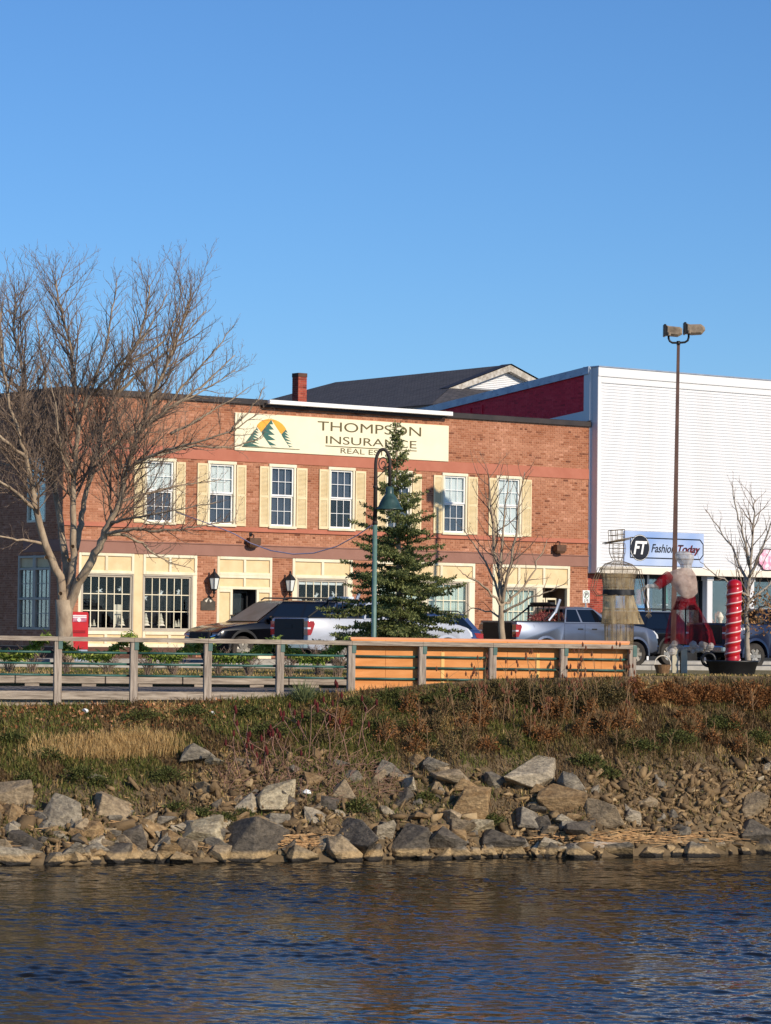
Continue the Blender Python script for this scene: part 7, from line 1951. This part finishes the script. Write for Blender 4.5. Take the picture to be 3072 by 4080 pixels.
# sumac with red cones
m_cone = mat('sumac_cone', srgb(66, 14, 16), srgb(94, 26, 24), scale=12, rough=0.9)
m_sumac = mat('sumac_stem', srgb(128, 92, 78), srgb(160, 124, 104), scale=8, rough=0.9)
for k in range(24):
    px, py = rr.uniform(930, 1520), rr.uniform(2960, 3130); p = on_bank(px, py); s = p.y / F_PX; h = rr.uniform(90, 230) * s
    th = thing('sumac', 'bare sumac stem tipped with dark red seed cones', 'sumac', p, 0, 'sumac stems on the bank')
    q = MB(); cn = MB(); st_ = Vector((rr.gauss(-0.15, 0.35), rr.gauss(0, 0.2), 1)).normalized()
    top_ = st_ * h; q.tube([(0, 0, -0.05), st_ * h * 0.5 + Vector((rr.gauss(0, .03), 0, 0)), top_], [0.011, 0.008, 0.005], 4, cap=False)
    for j in range(rr.choice([1, 2, 2, 3])):
        b0 = st_ * h * rr.uniform(0.6, 1.0); e = b0 + Vector((rr.gauss(0, 0.12), rr.gauss(0, 0.1), rr.uniform(0.05, 0.2))); q.tube([b0, e], [0.007, 0.006], 4, cap=False)
        cn.M = Matrix.Translation(e); cn.lathe([(0.0, -0.03), (0.024, -0.01), (0.030, 0.03), (0.022, 0.07), (0.0, 0.11)], 7, cap=False)
    q.build('stem', m_sumac, th); stuff(cn.build('seed_cone', m_cone, th))
# tangle of reddish canes
q = MB()
for k in range(520):
    px, py = rr.uniform(880, 1560), rr.triangular(2950, 3240, 3080); p = on_bank(px, py); d = Vector((rr.gauss(0, 1), rr.gauss(0, 0.6), abs(rr.gauss(0.4, 0.4)))).normalized(); L = rr.uniform(0.15, 0.5)
    q.tube([p, p + d * L * 0.5 + Vector((0, 0, 0.03)), p + d * L], [0.006, 0.005, 0.003], 3, cap=False)
stuff(q.build('cane_tangle', m_sumac, None))
# straw and driftwood at the water edge
q = MB()
for k in range(520):
    u_ = rr.random()
    if u_ < 0.35: px, py = rr.gauss(1230, 70), rr.gauss(3365, 16)
    elif u_ < 0.8: px, py = rr.gauss(2420, 170), rr.gauss(3348, 14)
    elif u_ < 0.92: px, py = rr.uniform(2500, 3072), rr.gauss(3345, 14)
    else: px, py = rr.uniform(0, 1000), rr.uniform(3180, 3400)
    p = on_bank(px, min(py, 3385)) + Vector((0, 0, 0.06)); a = rr.gauss(0, 0.35); d = Vector((math.cos(a), math.sin(a), rr.gauss(0, 0.1))); L = rr.uniform(0.1, 0.5)
    q.tube([p - d * L / 2, p + d * L / 2], [0.008, 0.005], 3, cap=False)
stuff(q.build('driftwood_straw', mat('straw', srgb(170, 128, 84), srgb(206, 166, 116), scale=6, rough=0.9), None))
p0 = on_bank(2270, 3392); p1 = on_bank(2480, 3388)
q = MB(); q.tube([p0 + Vector((0, 0, 0.08)), (p0 + p1) / 2 + Vector((0, 0, 0.11)), p1 + Vector((0, 0, 0.08))], [0.07, 0.075, 0.06], 9)
tag(q.build('driftwood_log', m_wood, None, smooth=True), 'weathered driftwood log lying along the water edge', 'log')
# spiky tuft, litter
p = on_bank(1210, 2795); th = thing('spiky_grass_tuft', 'spiky blue-green grass tuft in front of the railing', 'grass tuft', p)
n_ = 420; a = rng.random(n_) * 6.28; el = rng.uniform(0.5, 1.45, n_)
v, f = cards(rng.normal(size=(n_, 3)) * 0.05, np.stack([np.cos(a) * np.cos(el), np.sin(a) * np.cos(el), np.sin(el)], 1), rng.uniform(0.2, 0.5, n_), 0.014, rng)
np_mesh('blades', v, f, tone_mat('tuft_green', [(0, srgb(76, 92, 60)), (1, srgb(152, 156, 104))], rough=0.8, trans=0.2), th, tone=rng.random(n_))
for px, py, w_, lab in ((340, 2838, 28, 'white plastic scrap lying below the railing'), (845, 2845, 22, 'crumpled white paper scrap in the grass below the black car'), (1222, 3163, 36, 'torn white plastic bag caught beside the glittering boulder'), (505, 2855, 18, 'small white paper scrap on the grassy bank')):
    p = on_bank(px, py); s = p.y / F_PX * w_
    me = rock_mesh('litter_form', int(px), 22, sharp=0.0); me.materials.append(m_white)
    o = link('litter_scrap', me, None); o.scale = (s, s * 0.8, s * 0.7); o.location = p + Vector((0, -0.03, s * 0.2)); tag(o, lab, 'litter')
# bare shrubs on the lawn behind the railing
def twig_shrub(px, Y, z0, wpx, hpx, label, group, n_=34, m=None):
    p = Vector((at_y(px, 2600, Y).x, Y, z0)); s = Y / F_PX; R, h = wpx * s / 2, hpx * s
    th = thing('bare_shrub', label, 'shrub', p, 0, group); q = MB()
    for k in range(n_):
        a = rr.random() * 6.28; e = Vector((R * math.cos(a) * rr.random() ** 0.5, R * 0.7 * math.sin(a) * rr.random() ** 0.5, h * rr.uniform(0.5, 1.0)))
        mid = e * 0.5 + Vector((0, 0, h * 0.12)); q.tube([(rr.gauss(0, .04), rr.gauss(0, .04), -0.03), mid, e], [0.008, 0.006, 0.003], 3, cap=False)
        for j in range(3):
            b0 = mid.lerp(e, rr.random()); q.tube([b0, b0 + Vector((rr.gauss(0, .1), rr.gauss(0, .1), rr.uniform(0.02, .16)))], [0.005, 0.003], 3, cap=False)
    q.build('twigs', m or m_twig, th)
for px, w_, h_ in ((40, 130, 95), (130, 120, 110), (265, 130, 120), (430, 110, 70), (590, 120, 80), (690, 150, 120), (870, 150, 110), (990, 100, 90), (1150, 150, 100), (1270, 170, 130), (1350, 150, 140)):
    twig_shrub(px, 68.5 + rr.uniform(-0.6, 2.5), -0.01, w_, h_, 'leafless brown shrub on the lawn behind the railing', 'leafless shrubs behind the railing')
# ------------------------------------------------------------------ holiday figures and candle
m_wire = mat('black_wire', srgb(110, 94, 72), srgb(146, 126, 96), scale=6, rough=0.6)
m_burlap = cloth_mat('burlap', srgb(184, 156, 112), srgb(222, 196, 150), alpha=0.32, scale=60, stretch=(2.2, 2.2, 0.5))
m_burlap2 = cloth_mat('burlap_dense', srgb(190, 162, 118), srgb(228, 204, 160), alpha=0.46, scale=60, stretch=(2.2, 2.2, 0.5))
m_gauze = cloth_mat('gauze_shawl', srgb(186, 160, 146), srgb(220, 196, 180), alpha=0.74, scale=70)
m_net = cloth_mat('wire_net', srgb(120, 104, 84), srgb(160, 140, 112), alpha=0.28, scale=120)
m_tulle = cloth_mat('red_tulle', srgb(104, 18, 32), srgb(150, 34, 48), alpha=0.36, scale=60, stretch=(3, 3, 0.35))
m_redcl = cloth_mat('red_cloth', srgb(116, 18, 30), srgb(156, 30, 42), alpha=0.66, scale=60)
m_lace = cloth_mat('white_lace', srgb(196, 188, 180), srgb(230, 224, 214), alpha=0.6, scale=90)
YMN = 65.6
def mp_(px, py, dy=0.0, ref=None, Y=YMN): return at_y(px, py, Y + dy) - ref
mb0 = at_y(2466, 2600, YMN); mref = Vector((mb0.x, YMN, 0.15))
man = thing('wire_man_figure', 'wire-frame man figure in top hat and burlap coat behind the hoarding', 'sculpture', mref)
def Mx(px, py): 
    p = mp_(px, py, 0, mref); return p.x, p.z
def ring(cx, z, rx, ry, n_=18, tilt=0.0, skew=0.0):
    return [(cx + rx * math.cos(2 * math.pi * k / n_), ry * math.sin(2 * math.pi * k / n_), z + tilt * math.cos(2 * math.pi * k / n_)) for k in range(n_ + 1)]
s_ = YMN / F_PX
def wire_lathe(q, rows, meridians, r=0.008, n_=18):
    r = r * 0.75
    """rows: (px centre, py, half-width px, depth ratio)"""
    rings = []
    for px, py, hw, dr, tl in rows:
        x, z = Mx(px, py); rg = ring(x, z, hw * s_, hw * s_ * dr, n_, tl * s_); rings.append(rg); q.tube(rg, r, 4)
    for k in range(meridians):
        i = int(k * n_ / meridians); q.tube([rg[i] for rg in rings], r, 4)
    return rings
q = MB(); wire_lathe(q, [(2456, 2112, 33, .95, 3), (2457, 2132, 32, .95, 3), (2458, 2158, 32, .95, 4)], 8, 0.009)
q.tube(ring(*[Mx(2459, 2153)[0], Mx(2459, 2153)[1]], 58 * s_, 50 * s_, 24, 12 * s_), 0.012, 5); q.tube(ring(*[Mx(2459, 2158)[0], Mx(2459, 2158)[1]], 50 * s_, 44 * s_, 24, 10 * s_), 0.008, 4)
hat = q.build('top_hat', m_wire, man)
q = MB(); wire_lathe(q, [(2459, 2166, 32, .9, 0), (2459, 2185, 34, .9, 0), (2459, 2204, 32, .9, 0), (2460, 2220, 26, .9, 0), (2461, 2234, 19, .9, 0)], 9, 0.006)
for k in range(7): x, z = Mx(2442, 2170 + 9 * k); q.tube([(x - 0.02, -0.17, z), (x + 0.06, -0.19, z - 0.03), (x + 0.16, -0.18, z + 0.01)], 0.004, 3)
q.build('head', m_wire, man)
q = MB(); wire_lathe(q, [(2462, 2238, 26, .8, 0), (2464, 2248, 55, .6, 0), (2466, 2268, 76, .5, 0), (2464, 2300, 66, .55, 0), (2464, 2340, 60, .6, 0), (2464, 2372, 59, .65, 0)], 10, 0.008)
wire_lathe(q, [(2464, 2372, 60, .65, 0), (2470, 2430, 68, .7, 0), (2476, 2484, 78, .7, 0)], 10, 0.007)
wire_lathe(q, [(2466, 2470, 58, .6, 0), (2466, 2560, 56, .6, 0), (2466, 2660, 54, .6, 0)], 12, 0.010)
for sgn, pts in ((-1, [(2392, 2262), (2372, 2310), (2362, 2350), (2380, 2375), (2408, 2368)]), (1, [(2545, 2268), (2560, 2330), (2572, 2390), (2580, 2425), (2584, 2440)])):
    P_ = [Vector(mp_(x, y, -0.05 - 0.05 * i, mref)) for i, (x, y) in enumerate(pts)]
    for off in ((0.05, 0), (-0.05, 0), (0, 0.05), (0, -0.05)): q.tube([p + Vector((off[0], off[1], 0)) for p in P_], 0.006, 4)
    for p in P_: q.tube([(p.x + 0.06 * math.cos(t), p.y + 0.06 * math.sin(t), p.z) for t in [k * math.pi / 5 for k in range(11)]], 0.005, 3)
    if sgn == 1:
        e = P_[-1]
        for k in range(5): q.tube([e, e + Vector((-0.05 + 0.025 * k, -0.02, -0.06)), e + Vector((-0.06 + 0.03 * k, -0.03, -0.13 + 0.02 * abs(k - 2)))], 0.006, 4)
stuff(q.build('wire_frame', m_wire, man))
def cloth_lathe(rows, ref, Y, n_=28, a0=0.0, a1=2 * math.pi, wob=0.012, folds=9):
    """rows: (px centre, py, half-width px, depth ratio)"""
    q = MB(); s2 = Y / F_PX; R = []
    for ri, (px, py, hw, dr) in enumerate(rows):
        p = at_y(px, py, Y) - ref; row = []
        for k in range(n_ + 1):
            a = a0 + (a1 - a0) * k / n_; f_ = 1 + wob * 6 * math.sin(folds * a + 0.4 * ri) * (ri / max(1, len(rows) - 1))
            row.append(q.av((p.x + hw * s2 * f_ * math.cos(a), -hw * s2 * dr * f_ * math.sin(a), p.z)))
        R.append(row)
    for a, b2 in zip(R[:-1], R[1:]):
        for k in range(n_): q.face((a[k], a[k + 1], b2[k + 1], b2[k]))
    return q
cloth_lathe([(2462, 2240, 28, .8), (2464, 2250, 56, .6), (2466, 2270, 78, .5), (2464, 2300, 67, .55), (2464, 2345, 61, .6)], mref, YMN).build('net_shirt', m_net, man, smooth=True)
cloth_lathe([(2463, 2284, 60, .6), (2464, 2320, 60, .6), (2464, 2352, 60, .62)], mref, YMN).build('waistcoat', m_burlap2, man, smooth=True)
cloth_lathe([(2464, 2370, 60, .65), (2468, 2410, 66, .7), (2474, 2450, 73, .72), (2478, 2486, 80, .74)], mref, YMN, wob=0.02).build('coat_skirt', m_burlap2, man, smooth=True)
cloth_lathe([(2464, 2470, 57, .6), (2465, 2560, 55, .6), (2466, 2660, 54, .6)], mref, YMN, wob=0.015).build('trousers', m_burlap, man, smooth=True)
cloth_lathe([(2464, 2349, 63, .66), (2464, 2360, 63.5, .66), (2465, 2371, 63, .66)], mref, YMN).build('belt', m_bblack, man, smooth=True)

YW = 67.0
wb0 = at_y(2724, 2660, YW); wref = Vector((wb0.x, YW, 0.20))
wom = thing('wire_woman_figure', 'wire-frame woman figure in gauze shawl and red tulle skirt', 'sculpture', wref)
def wl_(px, py, dy=0.0): return at_y(px, py, YW + dy) - wref
def Wc(rows, **k): return cloth_lathe(rows, wref, YW, **k)
Wc([(2716, 2196, 8, 1), (2722, 2200, 28, 1), (2726, 2214, 38, 1), (2728, 2232, 34, 1), (2732, 2248, 24, 1), (2734, 2262, 20, 1), (2732, 2272, 26, 1)], wob=0.02).build('bonnet', m_lace, wom, smooth=True)
q = MB()
for py, hw in ((2210, 33), (2230, 32), (2250, 22)):
    p = wl_(2730, py); q.tube(ring(p.x, p.z, hw * YW / F_PX, hw * YW / F_PX, 14), 0.005, 3)
stuff(q.build('head_wire', mat('mauve_wire', srgb(120, 84, 110), rough=0.6), wom))
# shawl: front sheet falling to a low point, turned towards the other figure
q = MB(); rows = []
cols_ = 16
edge = [(2648, 2288, 2648, 2290), (2664, 2280, 2668, 2318), (2684, 2272, 2686, 2345), (2704, 2265, 2704, 2368), (2724, 2262, 2722, 2380), (2744, 2264, 2742, 2386), (2760, 2272, 2762, 2380), (2772, 2290, 2776, 2366), (2778, 2320, 2780, 2362)]
for side, dy in ((-1, 1), (1, 1)):
    R = []
    for i, (x0, y0, x1, y1) in enumerate(edge):
        bulge = 0.30 * math.sin(math.pi * (i + 0.3) / len(edge)); row = []
        for k in range(8):
            t = k / 7; wv = 0.015 * math.sin(5 * t + i * 1.7)
            p = wl_(x0 + (x1 - x0) * t, y0 + (y1 - y0) * t, side * (bulge * (0.35 + 0.65 * math.sin(math.pi * (0.15 + 0.7 * t)))) + wv); row.append(q.av(p))
        R.append(row)
    for a, b2 in zip(R[:-1], R[1:]):
        for k in range(7): q.face((a[k], a[k + 1], b2[k + 1], b2[k]))
q.build('shawl', m_gauze, wom, smooth=True)
q = MB(); q.tube([wl_(2668, 2296, -0.1), wl_(2648, 2310, -0.16), wl_(2632, 2322, -0.2), wl_(2616, 2336, -0.22)], [0.13, 0.13, 0.12, 0.10], 12, cap=False); q.build('sleeve', m_redcl, wom, smooth=True)
q = MB(); q.tube([wl_(2622, 2332, -0.2), wl_(2600, 2336, -0.22), wl_(2582, 2336, -0.22)], [0.07, 0.05, 0.045], 10); q.tube([wl_(2582, 2336, -0.22), wl_(2566, 2341, -0.24)], [0.045, 0.025], 8)
for k in range(4): q.tube([wl_(2572, 2337 + k * 2, -0.22), wl_(2560, 2341 + k * 4, -0.24), wl_(2553, 2348 + k * 4, -0.24)], [0.016, 0.014, 0.008], 6)
q.build('forearm', m_lace, wom, smooth=True)
Wc([(2734, 2376, 36, .8), (2733, 2388, 38, .8), (2732, 2402, 40, .8)]).build('waist_sash', m_redcl, wom, smooth=True)
# two tulle skirt panels, open between them
Wc([(2732, 2398, 40, .8), (2730, 2450, 62, .8), (2736, 2510, 80, .8), (2744, 2566, 94, .8)], a0=math.radians(100), a1=math.radians(255), n_=20, wob=0.02).build('skirt_panel', m_tulle, wom, smooth=True)
Wc([(2732, 2398, 40, .8), (2738, 2450, 62, .8), (2752, 2510, 80, .8), (2748, 2568, 94, .8)], a0=math.radians(-95), a1=math.radians(52), n_=20, wob=0.02).build('skirt_panel', m_tulle, wom, smooth=True)
Wc([(2732, 2398, 38, .8), (2732, 2430, 46, .8)], wob=0.02).build('peplum', m_redcl, wom, smooth=True)
q = MB()
for px in (2680, 2700, 2770, 2800, 2822):
    for k in range(5):
        p = wl_(px + rr.uniform(-14, 14), 2572 + rr.uniform(-8, 26), rr.uniform(-0.25, 0.1)); r = rr.uniform(0.05, 0.10); q.lathe([(0.0, -r), (r * .8, -r * .6), (r, 0), (r * .7, r * .7), (0.0, r)], 8, p, cap=False)
stuff(q.build('petticoat', m_lace, wom))
q = MB(); zb_ = 0.0; q.tube([wl_(2712, 2560), (wl_(2712, 2660).x, 0, 0.0)], 0.02, 6); q.tube([wl_(2732, 2400), wl_(2730, 2570)], 0.018, 6)
q.build('stand_pole', m_bblack, wom)
for px in (2688, 2724):
    x = wl_(px, 2620).x; q = MB(); q.cbox(x - 0.07, x + 0.07, -0.12, 0.02, 0.0, wl_(px, 2585).z, 0.01); q.build('leg_block', mat('cream_block', srgb(196, 186, 160), srgb(216, 206, 180), scale=4, rough=0.8), wom)
bs = at_y(2640, 2645, 66.6); bk = thing('wicker_basket', 'small wicker basket with pale hoop handle at the foot of the woman figure', 'basket', (bs.x, 66.6, 0.19))
q = MB(); q.lathe([(0.13, 0), (0.16, 0.1), (0.19, 0.2), (0.17, 0.2), (0.14, 0.02)], 14, cap=False); q.build('bowl', mat('wicker', srgb(104, 78, 54), srgb(140, 108, 76), scale=20, rough=0.9), bk)
q = MB(); q.tube([(-0.18 * math.cos(t), 0, 0.2 + 0.2 * math.sin(t)) for t in [k * math.pi / 10 for k in range(11)]], 0.014, 6); q.build('hoop_handle', m_dtree, bk)

# candle
YC = 66.0
m_cred = mat('candle_red', srgb(176, 18, 28), srgb(190, 28, 38), scale=3, rough=0.35, coat=0.4)
cb_ = at_y(2918, 2640, YC); cref = Vector((cb_.x, YC, 0.0))
def cl(px, py): return at_y(px, py, YC) - cref
zb_ = cl(2918, 2634).z; zt_ = cl(2926, 2312).z; xt = cl(2927, 2312).x
cn = thing('giant_candle', 'giant red twisted candle with white spiral ridges', 'candle', cref)
q = MB(); N, Rr = 36, 90; r0 = 31 * YC / F_PX; pitch = 0.215
rows = []
for j in range(Rr + 1):
    f = j / Rr; z = zb_ + (zt_ - 0.10 - zb_) * f; row = []
    for k in range(N):
        a = 2 * math.pi * k / N; ph = 2 * math.pi * z / pitch - a
        r = r0 * (0.89 + 0.11 * abs(math.sin(ph / 2)) ** 0.6)
        row.append(q.av((xt * f + r * math.cos(a), r * math.sin(a), z)))
    rows.append(row)
for j, (rr_, zz) in enumerate(((0.93, 0.03), (0.8, 0.07), (0.55, 0.10), (0.2, 0.12))):
    rows.append([q.av((xt + r0 * rr_ * math.cos(2 * math.pi * k / N), r0 * rr_ * math.sin(2 * math.pi * k / N), zt_ - 0.10 + zz)) for k in range(N)])
for a, b2 in zip(rows[:-1], rows[1:]):
    for k in range(N): q.face((a[k], a[(k + 1) % N], b2[(k + 1) % N], b2[k]))
q.face(rows[-1]); q.build('candle_body', m_cred, cn, smooth=True)
q = MB(); hp = []
z = zb_ + 0.01; 
while z < zt_ - 0.13:
    a = 2 * math.pi * z / pitch + math.radians(200); f = (z - zb_) / (zt_ - zb_); hp.append((xt * f + r0 * 0.97 * math.cos(a), r0 * 0.97 * math.sin(a), z)); z += 0.0075
q.tube(hp, 0.019, 5); q.build('spiral_stripe', mat('candle_white', srgb(236, 196, 190), rough=0.4), cn, smooth=True)
m_hold = mat('holder_black', srgb(10, 10, 12), srgb(18, 18, 20), scale=4, rough=0.45)
hz0 = cl(2918, 2684).z; hz1 = cl(2918, 2632).z; hr = 107 * YC / F_PX; hx = cl(2917, 2640).x
hl = thing('candle_holder', 'wide black chamberstick holder with ring handle under the giant candle', 'candle holder', cref)
q = MB(); q.lathe([(hr * 0.80, hz0 - 0.12), (hr * 0.84, hz0), (hr * 0.9, (hz0 + hz1) / 2), (hr * 0.98, hz1 - 0.03), (hr, hz1), (hr * 0.96, hz1 + 0.005), (hr * 0.9, hz1 - 0.06), (hr * 0.8, hz0 + 0.05), (0.02, hz0 + 0.04)], 36, (hx, 0, 0), sy=0.8, cap=False); q.build('dish', m_hold, hl, smooth=True)
q = MB(); q.lathe([(r0 * 1.12, hz0 + 0.04), (r0 * 1.12, hz1 - 0.01), (r0 * 1.02, hz1 - 0.01)], 24, (hx, 0, 0), cap=False); q.build('socket', m_hold, hl, smooth=True)
hc = cl(2822, 2628); q = MB(); q.tube([(hc.x + 25 * YC / F_PX * math.cos(t), -0.05, hc.z + 25 * YC / F_PX * math.sin(t)) for t in [k * math.pi / 10 for k in range(21)]], 0.035, 8, cap=False); q.build('ring_handle', m_hold, hl, smooth=True)
# pale edging stones on the lawn by the figures
for k, (px, py, w_) in enumerate(((2556, 2672, 60), (2700, 2664, 110), (2790, 2668, 90))):
    p = on_z(px, py, 0.21); s2 = p.y / F_PX; q = MB(); q.cbox(-w_ * s2 / 2, w_ * s2 / 2, -0.12, 0.12, -0.05, 0.04, 0.015)
    o = q.build('edging_slab', m_conc, None); o.location = (p.x, p.y, lawn_z(p.x, p.y)); o.rotation_euler = (0, 0, rr.gauss(0, 0.1)); tag(o, 'pale flat concrete slab lying in the grass by the figures', 'slab', 'slabs in the grass by the figures')
# ------------------------------------------------------------------ labels of the setting and of the uncountable masses
for nm, lab, cat in (('riverbank', 'sloping brown earth riverbank below the railing', None), ('lawn', 'dry lawn strip between the boardwalk and the street', None), ('ground', 'wide asphalt ground under the town', None),
                     ('street', 'grey asphalt street in front of the shops', None), ('kerb', 'pale concrete kerb along the street', None), ('water', 'dark rippled river water', None), ('sidewalk', 'pale concrete sidewalk along the shop fronts', None),
                     ('boardwalk', 'weathered plank boardwalk behind the railing', None),
                     ('rubble', 'small broken stones filling the gaps of the riprap', 'rubble'), ('bank_grass', 'short green and brown grass on the upper bank', 'grass'), ('dry_grass', 'patch of tall straw-coloured dry grass on the bank', 'grass'),
                     ('fallen_leaves', 'rusty fallen leaves scattered under the railing', 'leaves'), ('lawn_grass', 'short dry grass on the lawn behind the railing', 'grass'), ('cane_tangle', 'tangle of thin reddish canes around the sumac', 'brush'),
                     ('driftwood_straw', 'washed-up straw and sticks along the water edge', 'driftwood')):
    o = bpy.data.objects.get(nm)
    if o is not None: tag(o, lab, cat)
